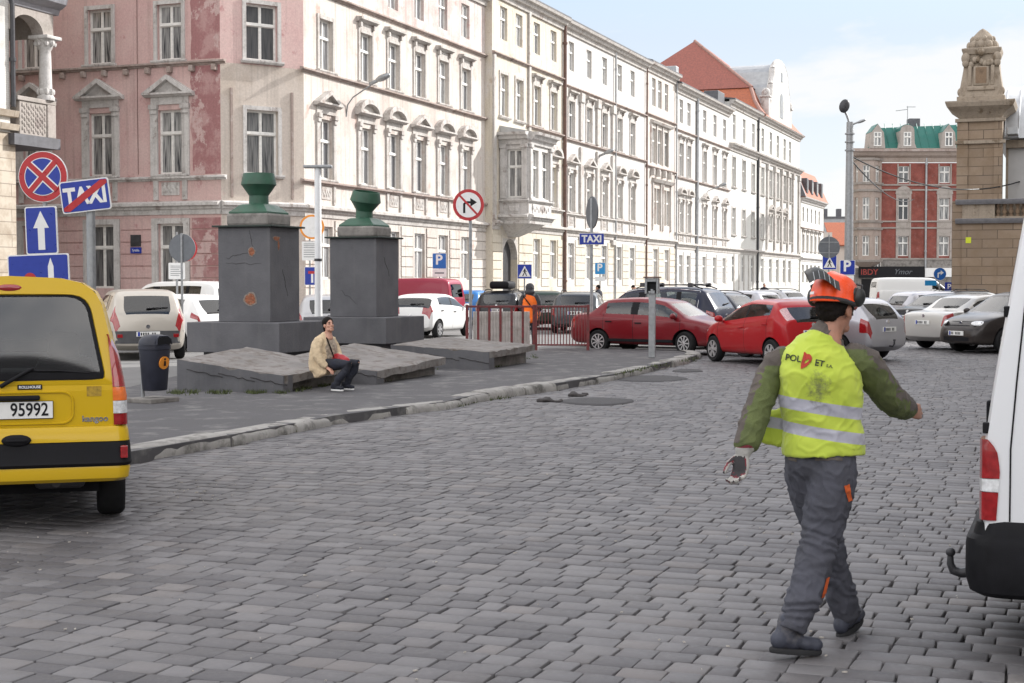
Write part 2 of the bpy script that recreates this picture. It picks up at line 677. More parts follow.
def hull(sp, sub=2):
    top, bl, wd, zz = sp['top'], sp['belt'], sp['wd'], sp['zb']
    L = sp['L']
    xs = {round(x, 4) for x, _ in top} | {round(x, 4) for x, _ in bl} | {.1, .2, .4, L - .05, L - .2}
    for a, b in sp['side'] + [sp['ws'], sp['rw']]:
        xs |= {round(a, 4), round(b, 4)}
    for q in sp['tail'] + sp['head'] + sp.get('clear', []):
        xs |= {round(q[0], 4), round(q[1], 4)}
    xs = sorted(xs)
    keep = [xs[0]]
    fixed = {round(v, 4) for ab in sp['side'] + [sp['ws'], sp['rw']] for v in ab}
    for x in xs[1:]:
        if x - keep[-1] < .018:
            if x in fixed and keep[-1] not in fixed and keep[-1] != 0:
                keep[-1] = x
                continue
            if x not in (L,) and not (x in fixed):
                continue
        keep.append(x)
    for s in sp['seams']:
        keep = [x for x in keep if abs(x - s - .0055) > .03 or x in fixed]
        keep += [s - .012, s, s + .011, s + .023]
    xs = sorted(set(keep))
    rs = []
    for x in xs:
        T, B, W, zb = lerp(top, x), lerp(bl, x), lerp(wd, x), lerp(zz, x)
        B = min(B, T - .02)
        h = T - B
        k = min(1, max(0, (h - .05) / .12))
        Wr = W * .955 - .02 - sp['tum'] * max(0, h - .055)
        hood = [(W * .94, B + .3 * h), (W * .84, B + .7 * h), (W * .5, B + .96 * h)]
        gh = [(W * .955 - .012, B + .012), (Wr, T - .055), (Wr - .11, T - .012)]
        up = [(a[0] * (1 - k) + b[0] * k, a[1] * (1 - k) + b[1] * k) for a, b in zip(hood, gh)]
        d = B - zb
        half = [(0, zb), (W * .75, zb), (W * .94, zb + .05 * d), (W * .985, zb + .28 * d), (W, zb + .62 * d), (W * .985, zb + .92 * d), (W * .958, B)] + up + [(0, T)]
        full = half + [(-y, z) for y, z in half[-2:0:-1]]
        rs.append([(x, y, z) for y, z in full])
    mb = MB()
    n = 20

    def mi(xa, xb, j):
        c = (xa + xb) / 2
        if any(abs(c - s - .0055) < .003 for s in sp['seams']) and 2 <= j <= 6:
            return 1
        if j == 7:
            for a, b in sp['side']:
                if a - 1e-4 <= c <= b + 1e-4:
                    return 3
            if sp['side'][0][0] < c < sp['side'][-1][1]:
                return 1
        if j == 9 or (j == 8 and sp.get('wide_rw')):
            if sp['rw'][0] <= c <= sp['rw'][1]:
                return 5
        if j == 9 and sp['ws'][0] <= c <= sp['ws'][1]:
            return 4
        for q, m_ in ((sp['tail'], 6), (sp['head'], 7), (sp.get('clear', []), 8)):
            for a, b, j0, j1 in q:
                if a - 1e-4 <= c <= b + 1e-4 and j0 <= j < j1:
                    return m_
        if sp.get('cladding') and j in (1, 2):
            return 1
        if sp.get('bumper_trim') and j in sp['bumper_trim'] and (c < .22 or c > L - .22):
            return 1
        return 0
    vs = [p for r in rs for p in r]
    fs, ms = [], []
    for i in range(len(rs) - 1):
        for q in range(n):
            j = q if q < 10 else 19 - q
            q2 = (q + 1) % n
            fs.append((i * n + q, (i + 1) * n + q, (i + 1) * n + q2, i * n + q2))
            ms.append(mi(xs[i], xs[i + 1], j))
    fs.append(tuple(range(n)))
    ms.append(1 if sp.get('bumper_trim') else 0)
    fs.append(tuple((len(rs) - 1) * n + j for j in reversed(range(n))))
    ms.append(sp.get('nose', 0))
    mb.v, mb.f, mb.m = vs, fs, ms
    dummy = [M['blackplastic']] * len(CAR_MATS)
    o = mb.build('hull', dummy)
    s = o.modifiers.new('s', 'SUBSURF')
    s.levels = s.render_levels = sub
    cb = MB()
    W = sp['W']
    for x in (sp['xr'], sp['xf']):
        for sd in (1, -1):
            cb.cyl((x, sd * (W - .3), sp['r']), (x, sd * (W + .2), sp['r']), sp['r'] + sp.get('arch', .05), n=28, mi=2)
    c = cb.build('cut', dummy)
    bo = o.modifiers.new('b', 'BOOLEAN')
    bo.operation = 'DIFFERENCE'
    bo.object = c
    bo.solver = 'EXACT'
    me = evaluated(o)
    drop(o)
    drop(c)
    return me


def car(name, label, cat, loc, heading, sp, pm, rim='five', group=None, glass=None, plate_rear=True, plate_front=True, emblem=True, steer=0.0, extra=None, tail_mat=None, seats=True, sub=2):
    root = thing(name, label, cat, (loc[0], loc[1], loc[2] if len(loc) > 2 else 0), R2(heading), group)
    me = hull(sp, sub)
    glass = glass or M['carglass']
    polys = list(me.polygons)
    bvh = BVHTree.FromPolygons([v.co for v in me.vertices], [p.vertices for p in polys])

    def put(nm, sel, mats, sm=38):
        vs, fs, ms = grab(me, sel)
        b = MB()
        b.v, b.f, b.m = vs, fs, ms
        return b.build(nm, mats, root, sm, recalc=False)
    body = put('body', [p for p in polys if p.material_index in (0, 1, 2)], [pm, M['blackplastic'], M['interior']])
    for idx, nm, mt in ((3, 'side_window', glass), (4, 'windscreen', M['carglass']), (5, 'rear_window', glass), (6, 'taillight', tail_mat or M['taillight']), (7, 'headlight', M['lens_clear']), (8, 'taillight', M['lens_clear'])):
        sel = [p for p in polys if p.material_index == idx]
        for isl in islands(me, sel):
            put(nm, isl, mt)
    r, W, L = sp['r'], sp['W'], sp['L']
    for x in (sp['xr'], sp['xf']):
        for sd in (1, -1):
            add_wheel(root, x, sd * (W - .1), r, .19, rim, steer if x == sp['xf'] else 0)

    def hit(o, d):
        h = bvh.ray_cast(Vector(o), Vector(d))
        return h[0] if h[0] is not None else None
    for front in (False, True):
        if not (plate_front if front else plate_rear):
            continue
        z = .5 if front else sp.get('plate_z', .72)
        p = hit((L + 1 if front else -1, 0, z), (-1 if front else 1, 0, 0))
        if p is None:
            continue
        b = MB()
        sx = 1 if front else -1
        x = p.x + sx * .012
        b.bbox(x - .01, x + .01, -.26, .26, z - .055, z + .055, .004)
        pl = b.build('number_plate', M['plate'], root)
        b = MB()
        b.box(x + sx * .0105 - .002, x + sx * .0105 + .002, (-1 if front else 1) * .205 - .035 * 0 - .025, (-1 if front else 1) * .205 + .025, z - .048, z + .048, 0)
        yy = -.15
        for ch in range(7):
            b.box(x + sx * .0105 - .002, x + sx * .0105 + .002, (yy + ch * .05) - .014, (yy + ch * .05) + .014, z - .032, z + .032, 1) if ch != 2 else None
        b.build('plate_marks', [M['signblue'], M['signblack']], pl)
    if emblem:
        for front in (False, True):
            z = sp['hz'] - .27 if front else sp.get('plate_z', .72) + .17
            p = hit((L + 1 if front else -1, 0, z), (-1 if front else 1, 0, 0))
            if p is not None:
                b = MB()
                b.cyl((p.x - .015, 0, z), (p.x + .015, 0, z), .045, n=20)
                b.build('emblem', M['chrome'], root, 40)
    # mirrors and handles
    xb = sp['ws'][1]
    zbelt = lerp(sp['belt'], xb - .25)
    for sd in (1, -1):
        b = MB()
        y0 = lerp(sp['wd'], xb) * .95
        T = Matrix.Identity(3)
        b.ell((xb - .22, sd * (y0 + .11), zbelt + .09), (.07, .105, .075), 12, 8)
        b.box(xb - .25, xb - .19, sd * y0 - .05, sd * (y0) + .05, zbelt + .02, zbelt + .06)
        b.build('wing_mirror', pm if sp.get('mirror_paint', True) else M['blackplastic'], root, 180)
        for a, b2 in sp['side'][-2:]:
            x = a + .12
            z = lerp(sp['belt'], x) - .12
            p = hit((x, sd * 3, z), (0, -sd, 0))
            if p is not None:
                b = MB()
                b.bbox(x - .09, x + .09, p.y - .012, p.y + .018 * 1, z - .016, z + .016, .006) if sd > 0 else b.bbox(x - .09, x + .09, p.y - .018, p.y + .012, z - .016, z + .016, .006)
                b.build('door_handle', sp.get('handle', M['blackplastic']), root)
    for sd in (1, -1):
        zl = sp['hz'] - .27
        h = bvh.ray_cast(Vector((L + 1, sd * W * .66, zl)), Vector((-1, 0, 0)))
        if h[0] is not None:
            nn = h[1] if h[1].x > 0 else -h[1]
            nn = (nn + Vector((0, sd * .35, .15))).normalized()
            ax = Vector((0, 0, 1)).cross(nn).normalized()
            up = nn.cross(ax)
            b = MB()
            b.ell(h[0], (.19, .035, .085), 18, 10, T=Matrix((ax, nn, up)).transposed())
            lo_ = b.build('headlight', M['lens_clear'], root, 180)
            b = MB()
            b.ell(h[0] + nn * .022 + ax * .03, (.05, .02, .05), 12, 8, T=Matrix((ax, nn, up)).transposed())
            b.build('lamp_bowl', M['chrome'], lo_, 180)
    # grille and lower intake
    z = .42
    b = MB()
    for zc, hw, hh in ((sp['hz'] - .28, W * .42, .055), (.36, W * .5, .05)):
        p = hit((L + 1, 0, zc), (-1, 0, 0))
        q = hit((L + 1, hw, zc), (-1, 0, 0))
        if p is not None and q is not None:
            pts = []
            for k in range(-4, 5):
                y = hw * k / 4
                h1 = hit((L + 1, y, zc - hh), (-1, 0, 0))
                h2 = hit((L + 1, y, zc + hh), (-1, 0, 0))
                if h1 is None or h2 is None:
                    continue
                pts.append(((h1.x + .006, y, zc - hh), (h2.x + .006, y, zc + hh)))
            for (a, c), (d, e) in zip(pts, pts[1:]):
                b.quad(a, d, e, c)
    if b.v:
        b.build('grille', M['blackplastic'], root)
    # rear wiper + high brake light
    if sp.get('wiper', True):
        xa, xz = sp['rw']
        za, zz = lerp(sp['top'], xa), lerp(sp['top'], xz)
        p1 = hit((-1, .02, za + (zz - za) * .22), (1, 0, 0))
        p2 = hit((-1, -.42 if W < .86 else -.46, za + (zz - za) * .3), (1, 0, 0))
        if p1 is not None and p2 is not None and zz > za + .1:
            b = MB()
            b.tube([p1 + Vector((-.03, 0, 0)), (p1 + p2) / 2 + Vector((-.04, 0, .005)), p2 + Vector((-.025, 0, 0))], [.02, .012, .008], 6)
            b.build('wiper', M['blackplastic'], root, 60)
    if seats:
        b = MB()
        z0 = .42
        fx = (sp['side'][-1][0] + sp['side'][-1][1]) / 2 - .28
        for x in (fx, fx - .85):
            if x < .5:
                continue
            for y in (-.36, .36):
                hb = min(sp['H'] - .42, 1.12)
                T = Matrix.Translation((x, y, 0)) @ Matrix.Rotation(-.2, 4, 'Y')
                b.bbox(-.06, .06, -.23, .23, z0, hb, .05, T=T)
                b.bbox(-.045, .045, -.13, .13, hb + .03, hb + .2, .04, T=T)
        b.bbox(sp['ws'][1] - .55, sp['ws'][1] - .1, -W * .8, W * .8, .6, sp['hz'] - .06, .04)
        b.box(.4, sp['ws'][1] - .1, -W * .8, W * .8, .3, .42)
        b.build('seats', M['interior'], root, 40)
    if extra:
        extra(root, sp, hit)
    bpy.data.meshes.remove(me)
    return root


def rails(col='blackplastic', bars=False):
    def f(root, sp, hit):
        x0, x1 = sp['rw'][1] + .15, sp['ws'][0] - .25
        for sd in (1, -1):
            b = MB()
            y = sd * (sp['W'] * .955 - .02 - sp['tum'] * (sp['H'] - .95) - .1)
            pts = []
            for k in range(9):
                x = x0 + (x1 - x0) * k / 8
                pts.append((x, y, lerp(sp['top'], x) + (.045 if 0 < k < 8 else -.01)))
            b.tube(pts, .016, 6)
            b.build('roof_rail', M[col], root, 60)
        if bars:
            for x in (x0 + .3, x1 - .25):
                b = MB()
                z = lerp(sp['top'], x) + .07
                y = sp['W'] * .68
                b.bbox(x - .03, x + .03, -y, y, z, z + .03, .01)
                for sd in (1, -1):
                    b.bbox(x - .07, x + .07, sd * y - .05, sd * y + .05, z - .07, z + .045, .015)
                b.build('roof_bar', M['darkmetal'], root)
    return f


def P(name, c, metal=0.0):
    if name not in M:
        M[name] = paint(name, c, metal)
    return M[name]


# --- red saloon, side-on behind the fence post
sp = shape(4.34, 1.40, .82, 'sedan', deck=.56, hood=1.0, hz=.95, wsl=.58, belt=.88, xr=.93, wb=2.45, r=.29)
sp['top'] = [q_ for q_ in sp['top'] if not .66 < q_[0] < 1.6] + [(.98, 1.31), (1.16, 1.365), (1.5, 1.39)]
sp['top'].sort()
sp['rw'] = (.67, .97)
sp['side'] = [(1.12, 1.90), (1.97, 3.21)]
sp['seams'] = [1.07, 1.935, 3.25]
rfw = XG(686, 36.3)
hd = 35.0
hv = Vector((math.cos(R2(-hd)), math.sin(R2(-hd))))
sed = Vector((rfw.x, rfw.y)) - hv * (sp['xf']) + Vector((-hv.y, hv.x)) * .72
sp['handle'] = M['blackplastic']


def sedan_extra(root, sp, hit):
    for sd in (1, -1):
        b = MB()
        y = sd * sp['W']
        b.bbox(1.25, 3.05, min(y - sd * .02, y + sd * .014), max(y - sd * .02, y + sd * .014), .3, .37, .006)
        b.build('door_strip', M['blackplastic'], root)


car('red_saloon', 'dark red saloon parked side-on beside the railing, behind the parking meter', 'car', (sed.x, sed.y), -hd, sp, P('dark_red_paint', (.155, .006, .011)), 'multi', extra=sedan_extra, steer=-.25)

M['lens_pale'] = mat('pale_rose_lens', (.50, .30, .31), .15, .3, 30, coat=1)
# --- bright red hatchback, nose against the saloon
sp = shape(3.50, 1.42, .78, 'hatch', rake=.34, hood=.80, hz=.96, wsl=.74, belt=.91, rise=.13, xr=.50, wb=2.38, r=.29)
sp['tail'] = [(.10, .36, 8, 9)]
sp['clear'] = []
sp['mirror_paint'] = True
sp['handle'] = P('bright_red_paint', (.34, .006, .010))
ph = 22.0
hv = Vector((-math.sin(R2(ph)), math.cos(R2(ph))))
lf = Vector((-hv.y, hv.x))
fw = XG(715, 33.4)
rc = Vector((fw.x, fw.y)) - hv * sp['xf'] - lf * .71
car('red_hatchback', 'bright red small hatchback with silver wheel covers, nose touching the dark red saloon', 'car', (rc.x, rc.y), 90 + ph, sp, M['bright_red_paint'], 'six', tail_mat=M['lens_pale'])

# --- silver estate
sp = shape(4.5, 1.45, .86, 'hatch', rake=.36, hood=1.05, hz=.96, wsl=.6, belt=.92, xr=.82, wb=2.6, r=.31, rear_side=.5, doors=3)
sp['tail'] = [(.02, .24, 4, 7)]
p = XG(890, 33.4)


def towbar(root, sp, hit):
    b = MB()
    b.tube([(.1, 0, .36), (-.08, 0, .34), (-.12, 0, .4), (-.12, 0, .46)], .02, 8)
    b.ell((-.12, 0, .48), (.03, .03, .03))
    b.build('tow_bar', M['darkmetal'], root, 60)
    b = MB()
    b.tube([(.9, 0, 1.44), (.75, 0, 1.62)], .006, 5)
    b.build('aerial', M['blackplastic'], root)


car('silver_estate', 'silver estate car with a tow bar parked just beyond the hard-hat worker', 'car', (p.x, p.y), 133, sp, P('silver_paint', (.42, .42, .45), .5), 'five', extra=towbar)

# --- silver saloon
sp = shape(4.6, 1.46, .9, 'sedan', deck=.62, hood=1.15, hz=.98, wsl=.66, belt=.93, xr=.9, wb=2.73, r=.32)
sp['tail'] = [(.02, .3, 5, 7)]
p = XG(922, 39.4)
car('silver_saloon', 'pale silver saloon with wide red tail lamps, parked beside the brown car', 'car', (p.x, p.y), 28, sp, P('pale_silver_paint', (.46, .45, .43), .45), 'five')

# --- brown car facing us
sp = shape(4.25, 1.56, .88, 'hatch', rake=.3, hood=1.0, hz=1.02, wsl=.72, belt=.98, xr=.8, wb=2.6, r=.32)
p = XG(956, 37.4)
hv = Vector((math.cos(R2(206)), math.sin(R2(206))))
b0 = Vector((p.x, p.y)) - hv * sp['L']
car('brown_car', 'dark brown family car with its nose towards the square, beside the stone building', 'car', (b0.x, b0.y), 206, sp, P('brown_paint', (.022, .017, .016), .15), 'five')

# --- navy off-roader with roof bars
sp = shape(4.43, 1.66, .9, 'hatch', rake=.34, hood=1.1, hz=1.07, wsl=.62, belt=1.02, xr=.85, wb=2.6, r=.35, rear_side=.55, doors=3)
sp['tail'] = [(.02, .28, 4, 6)]
sp['cladding'] = True


def suv_extra(root, sp, hit):
    rails('blackplastic', True)(root, sp, hit)
    for sd in (1, -1):
        b = MB()
        a, z_ = sp['side'][0][0] - .02, sp['side'][-1][1]
        pts = []
        for k in range(13):
            x = a + (z_ - .3 - a) * k / 12
            pts.append((x, lerp(sp['belt'], x)))
        for k in range(13):
            x = z_ - .3 + (a - z_ + .3) * k / 12
            pts.append((x, min(lerp(sp['top'], x) - .07, 9)))
        pts.append(pts[0])
        q = []
        for x, z in pts:
            h = hit((x, sd * 3, z), (0, -sd, 0))
            if h is not None:
                q.append(h + Vector((0, sd * .008, 0)))
        if len(q) > 5:
            b.tube(q, .011, 6)
            b.build('window_trim', M['chrome'], root, 60)


car('navy_off_roader', 'navy blue off-roader with black roof bars behind the dark red saloon', 'car', (5.75, 39.9), 150, sp, P('navy_paint', (.008, .011, .03), .0), 'five', extra=suv_extra)

# --- beige people carrier behind the litter bin
sp = shape(4.25, 1.62, .9, 'hatch', rake=.22, hood=.9, hz=1.06, wsl=.85, belt=1.0, rise=.03, xr=.72, wb=2.68, r=.31, rear_side=.5, doors=3, tum=.26)
sp['tail'] = [(.02, .2, 5, 8)]
sp['wide_rw'] = False
sp['plate_z'] = .6
p = XG(148, 33.8)


def mpv_extra(root, sp, hit):
    pts = []
    b = MB()
    for zc, hh in ((.53, .14),):
        prev = None
        for k in range(-8, 9):
            y = .80 * k / 8
            h1, h2 = hit((-1, y, zc - hh), (1, 0, 0)), hit((-1, y, zc + hh), (1, 0, 0))
            if h1 is None or h2 is None:
                continue
            cur = (Vector((h1.x - .012, y, zc - hh)), Vector((h2.x - .012, y, zc + hh)))
            if prev:
                b.quad(prev[0], cur[0], cur[1], prev[1])
            prev = cur
    b.build('bumper', M['bumper_grey'], root)
    for y in (-.62, .62):
        h = hit((-1, y, .56), (1, 0, 0))
        if h is not None:
            b = MB()
            b.bbox(h.x - .022, h.x - .004, y - .06, y + .06, .52, .6, .006)
            b.build('reflector', M['taillight'], root)


M['bumper_grey'] = mat('bumper_grey', (.06, .06, .065), .5, .15, 10)
car('beige_people_carrier', 'champagne beige people carrier parked behind the dark litter bin', 'car', (p.x, p.y), 111, sp, P('champagne_paint', (.46, .425, .375), .35), 'five', extra=mpv_extra)

# --- parked behind the first pillar
sp = shape(4.2, 1.47, .86, 'hatch', rake=.32, hood=1.0, hz=.97, wsl=.62, belt=.93, xr=.75, wb=2.6, r=.31, doors=3)
sp['tail'] = [(.02, .3, 5, 7)]
p = XG(222, 38.5)
car('white_hatchback', 'white hatchback with wide red tail lamps half hidden by the cracked pillar', 'car', (p.x, p.y), 142, sp, P('white_paint', (.70, .70, .69)), 'five')
sp = shape(4.6, 1.82, .9, 'van', rake=.14, hood=.85, hz=1.15, wsl=.85, belt=1.08, xr=.8, wb=2.75, r=.32, doors=3, tum=.2)
p = XG(232, 46.5)
car('white_van', 'tall white family van behind the white hatchback near the corner house', 'van', (p.x, p.y), 152, sp, M['white_paint'], 'five')
sp = shape(4.2, 1.46, .86, 'hatch', rake=.3, hood=1.0, hz=.97, wsl=.62, belt=.93, xr=.75, wb=2.58, r=.31)
sp['tail'] = [(.02, .3, 5, 7)]
p = XG(329, 38.5)
car('grey_hatchback', 'silver grey hatchback seen in the gap between the two pillars', 'car', (p.x, p.y), 98, sp, P('light_grey_paint', (.42, .42, .43), .4), 'five')

# --- small white city car + dark red van
sp = shape(3.55, 1.42, .81, 'hatch', rake=.2, hood=.72, hz=.98, wsl=.75, belt=.95, xr=.5, wb=2.4, r=.29, tum=.26)
sp['tail'] = [(.02, .12, 5, 9)]
sp['wide_rw'] = True
sp['plate_z'] = .55
p = Vector((-3.2, 47.2))
car('white_city_car', 'small white city car with upright tail lamps beside the second pillar', 'car', (p.x, p.y), 70, sp, M['white_paint'], 'six')
sp = shape(4.6, 1.95, .9, 'van', rake=.12, hood=1.0, hz=1.12, wsl=.75, belt=1.1, xr=.75, wb=2.7, r=.32, doors=1, tum=.13)
sp['tail'] = [(.02, .08, 5, 8)]
p = Vector((-1.95, 55.6))
car('dark_red_van', 'dark red panel van parked along the street behind the white city car', 'van', (p.x, p.y), 159.3, sp, P('wine_paint', (.27, .02, .045)), 'five')

# --- cars further down the street: one shape per kind, then copies in other colours
def recolour(root, pm, loc, heading, name, label):
    old = root.children[0].data.materials[0] if root.children else None
    r = root.copy()
    COL.objects.link(r)
    r.name = name
    r.location = (loc[0], loc[1], 0)
    r.rotation_euler = (0, 0, R2(heading))
    r['label'] = label
    for ch in root.children:
        c = ch.copy()
        COL.objects.link(c)
        c.parent = r
        for k, sl in enumerate(c.material_slots):
            if sl.material is not None and old is not None and sl.material == old:
                sl.link = 'OBJECT'
                sl.material = pm
        for g in ch.children:
            d = g.copy()
            COL.objects.link(d)
            d.parent = c
    return r


GR = 'cars parked further along the square'
spA = shape(4.1, 1.47, .85, 'hatch', rake=.3, hood=1.0, hz=.97, wsl=.62, belt=.93, xr=.75, wb=2.55, r=.31)
spB = shape(4.5, 1.46, .88, 'hatch', rake=.4, hood=1.1, hz=.97, wsl=.62, belt=.93, xr=.85, wb=2.65, r=.32, doors=3)
spC = shape(4.5, 1.45, .88, 'sedan', deck=.55, hood=1.15, hz=.98, wsl=.64, belt=.92, xr=.9, wb=2.65, r=.32)
black = P('black_paint', (.012, .012, .014))
dgrey = P('graphite_paint', (.06, .065, .07), .4)
blue = P('light_blue_paint', (.03, .17, .46))
silv = M['silver_paint']
q = Vector((-2.1, 61.5))
A = car('blue_hatchback', 'light blue hatchback behind the start of the railing', 'car', (q.x, q.y), 78, spA, blue, 'five', GR)
q = XG(575, 51.5)
B = car('grey_estate', 'graphite grey estate behind the railing beside the yellow-walled house', 'car', (q.x, q.y), 82, spB, dgrey, 'five', GR, extra=rails())
q = XG(906, 45.5)
C = car('black_saloon', 'black saloon between the silver estate and the silver saloon', 'car', (q.x, q.y), 30, spC, black, 'five', GR)
q = XG(516, 60)
recolour(A, black, (q.x, q.y), 84, 'black_hatchback', 'black hatchback parked behind the workman in the orange vest')
q = XG(546, 55.5)
recolour(A, P('dark_green_paint', (.02, .035, .025)), (q.x, q.y), 92, 'green_hatchback', 'dark green hatchback between the orange-vested workman and the graphite estate')
q = XG(893, 53)
recolour(A, silv, (q.x, q.y), 20, 'silver_hatchback', 'silver hatchback beyond the black saloon, in front of the far white van')
q = XG(930, 60)
recolour(B, black, (q.x, q.y), 25, 'black_estate', 'black estate in the far row in front of the long white van')
q = XG(750, 49)
recolour(B, P('blue_black_paint', (.014, .018, .028), .2), (q.x, q.y), 140, 'dark_estate', 'blue-black estate with roof rails beyond the bright red hatchback')
q = XG(776, 56)
recolour(A, silv, (q.x, q.y), 132, 'pale_hatchback', 'pale silver hatchback in the row beyond the bright red hatchback')
q = XG(800, 66)
recolour(B, M['light_grey_paint'], (q.x, q.y), 128, 'light_estate', 'light grey estate with roof rails, last in the row below the office building')
q = XG(742, 66)
recolour(C, M['white_paint'], (q.x, q.y), 140, 'white_saloon', 'white saloon in the far row below the office building')
q = XG(990, 52)
recolour(C, dgrey, (q.x, q.y), 22, 'graphite_saloon', 'graphite saloon parked by the stone wall behind the brown car')
# estate with a roof box
q = XG(500, 57)


def roofbox(root, sp, hit):
    rails()(root, sp, hit)
    b = MB()
    b.bbox(.75, 2.75, -.38, .38, sp['H'] + .06, sp['H'] + .36, .1)
    b.build('roof_box', M['blackplastic'], root, 50)


car('roof_box_estate', 'black estate carrying a black roof box, beyond the blue hatchback', 'car', (q.x - .15, q.y), 82, spB, black, 'five', GR, extra=roofbox)
# far white panel van seen from its side
sp = shape(5.4, 2.1, .98, 'van', rake=.08, hood=.95, hz=1.3, wsl=.8, belt=1.25, xr=1.0, wb=3.2, r=.34, doors=1, tum=.1)
q = XG(872, 92)
car('long_white_van', 'long white panel van parked across the far end below the black shopfront', 'van', (q.x, q.y), 2, sp, M['white_paint'], 'five')
# ------------------------------------------------------------------ yellow delivery car, seen square from behind
def polar(poly, c, a):
    d = Vector((math.cos(a), math.sin(a)))
    best = None
    n = len(poly)
    for i in range(n):
        p, q = Vector(poly[i]) - c, Vector(poly[(i + 1) % n]) - c
        e = q - p
        den = d.x * e.y - d.y * e.x
        if abs(den) < 1e-9:
            continue
        t = (p.x * e.y - p.y * e.x) / den
        u = (p.x * d.y - p.y * d.x) / den
        if t > 0 and -1e-6 <= u <= 1 + 1e-6 and (best is None or t > best):
            best = t
    return c + d * (best or 0)


def roundrect(x0, x1, z0, z1, r, n=5):
    out = []
    for cx, cz, a0 in ((x1 - r, z1 - r, 0), (x0 + r, z1 - r, 90), (x0 + r, z0 + r, 180), (x1 - r, z0 + r, 270)):
        for k in range(n + 1):
            a = R2(a0 + 90 * k / n)
            out.append((cx + r * math.cos(a), cz + r * math.sin(a)))
    return out


yel = P('taxi_yellow_paint', (.56, .36, .008))
ky = XG(9, 10.45)
kan = thing('yellow_delivery_car', 'yellow high-roofed delivery car seen from behind at the kerb, number 95992', 'car', (ky.x, ky.y, 0), R2(16.5))
HW = [(.36, .74), (.46, .79), (.745, .785), (1.03, .768), (1.10, .758), (1.38, .700), (1.6, .648), (1.69, .60), (1.75, .51), (1.785, .35), (1.80, .0)]


def yr(z):
    return .17 * max(0, z - 1.0)


def ktop(y):
    return lerp([(0, 1.8), (2.35, 1.8), (2.55, 1.72), (3.15, 1.08), (3.3, 1.04), (3.85, .86), (3.98, .6)], y)


st = [('r', .965), ('r2', 1.0), (.3, 1), (.5, 1), (1.42, 1), (1.5, 1), (2.3, 1), (2.5, 1), (3.1, 1), (3.3, .99), (3.7, .94), (3.92, .82), (3.98, .65)]
mb = MB()
rs = []
for y, k in st:
    ring = []
    for sgn in (1, -1):
        prof = HW if sgn == 1 else HW[-2::-1]
        for z, w in prof:
            yy = yr(z) - .012 if y == 'r' else (yr(z) + .07 if y == 'r2' else max(y, yr(z) + .07))
            T = ktop(yy)
            zz = .36 + (z - .36) * (T - .36) / 1.44
            ring.append((sgn * w * k, yy, zz))
    rs.append(ring)
n = len(rs[0])
vs = [p for r in rs for p in r]
fs, ms = [], []
for i in range(len(rs) - 1):
    for j in range(n - 1):
        jj = j if j < len(HW) - 1 else n - 2 - j
        z = HW[jj][0]
        m_ = 0
        if z in (1.10, 1.38) and (3 <= i < 4 or 5 <= i < 6):
            m_ = 1
        if z >= 1.69 and i == 7:
            m_ = 1
        fs.append((i * n + j, i * n + j + 1, (i + 1) * n + j + 1, (i + 1) * n + j))
        ms.append(m_)
fs.append(tuple((len(rs) - 1) * n + j for j in range(n)))
ms.append(0)
sh = MB()
for f, m_ in zip(fs, ms):
    if m_ == 0:
        sh.f.append(f)
        sh.m.append(0)
sh.v = vs
gl = MB()
gl.v, gl.f, gl.m = vs, [f for f, m_ in zip(fs, ms) if m_ == 1], [0] * sum(ms)
sh.build('body', yel, kan, 35)
gl.build('side_window', M['clearglass'], kan, 35)
# rear frame round the window
cz = Vector((0, 1.38))
outer = [(w * .965, z) for z, w in HW if z >= 1.03] + [(-w * .965, z) for z, w in reversed(HW[:-1]) if z >= 1.03]
wtop = 1.665
win = []
for x, z, r in ((.645, 1.065, .05), (.53, wtop, .13), (-.53, wtop, .13), (-.645, 1.065, .05)):
    win.append((x, z, r))


def rounded(poly, k=6):
    out = []
    m_ = len(poly)
    for i in range(m_):
        p = Vector(poly[i][:2])
        a = (Vector(poly[i - 1][:2]) - p).normalized()
        b = (Vector(poly[(i + 1) % m_][:2]) - p).normalized()
        r = poly[i][2]
        p0, p1 = p + a * r, p + b * r
        for q in range(k + 1):
            t = q / k
            out.append(tuple(p0 * (1 - t) ** 2 + p * 2 * t * (1 - t) + p1 * t * t))
    return out


inner = rounded(win)
NP = 96
angs = [2 * PI * k / NP for k in range(NP)]
for ang_extra in [math.atan2(z - cz.y, x) for x, z in outer if z < 1.05]:
    angs.append(ang_extra % (2 * PI))
angs = sorted(angs)
ro = [polar(outer, cz, a) for a in angs]
ri = [polar(inner, cz, a) for a in angs]
ri2 = [cz + (p - cz) * .955 for p in ri]
fr = MB()
fr.rings([[(p.x, yr(p.y) - .012, p.y) for p in ro], [(p.x + (q.x - p.x) * .93, yr(p.y + (q.y - p.y) * .93) - .022, p.y + (q.y - p.y) * .93) for p, q in zip(ro, ri)], [(p.x, yr(p.y) - .006, p.y) for p in ri]], cap=False)
# lower door skin
zs = [.74, .78, .99, 1.03]
for a, b in zip(zs, zs[1:]):
    for xa, xb in ((-.742, -.72), (-.72, .72), (.72, .742)):
        pa = .0 if abs(xa) > .73 else -.018
        pb = .0 if abs(xb) > .73 else -.018
        fr.quad((xa, yr(a) + pa, a), (xb, yr(a) + pb, a), (xb, yr(b) + pb, b), (xa, yr(b) + pa, b))
tg = fr.build('tailgate', yel, kan, 25, recalc=False)
fb = MB()
fb.rings([[(p.x, yr(p.y) - .013, p.y) for p in ri], [(p.x, yr(p.y) - .012, p.y) for p in ri2]], cap=False)
fb.box(-.62, .62, -.004, .0, 1.075, 1.12)
rg = MB()
rg.add([(p.x, yr(p.y) - .008, p.y) for p in ri], [tuple(range(len(ri)))])
g_ = rg.build('rear_window', M['clearglass'], tg)
fb.build('window_border', M['blackplastic'], g_)
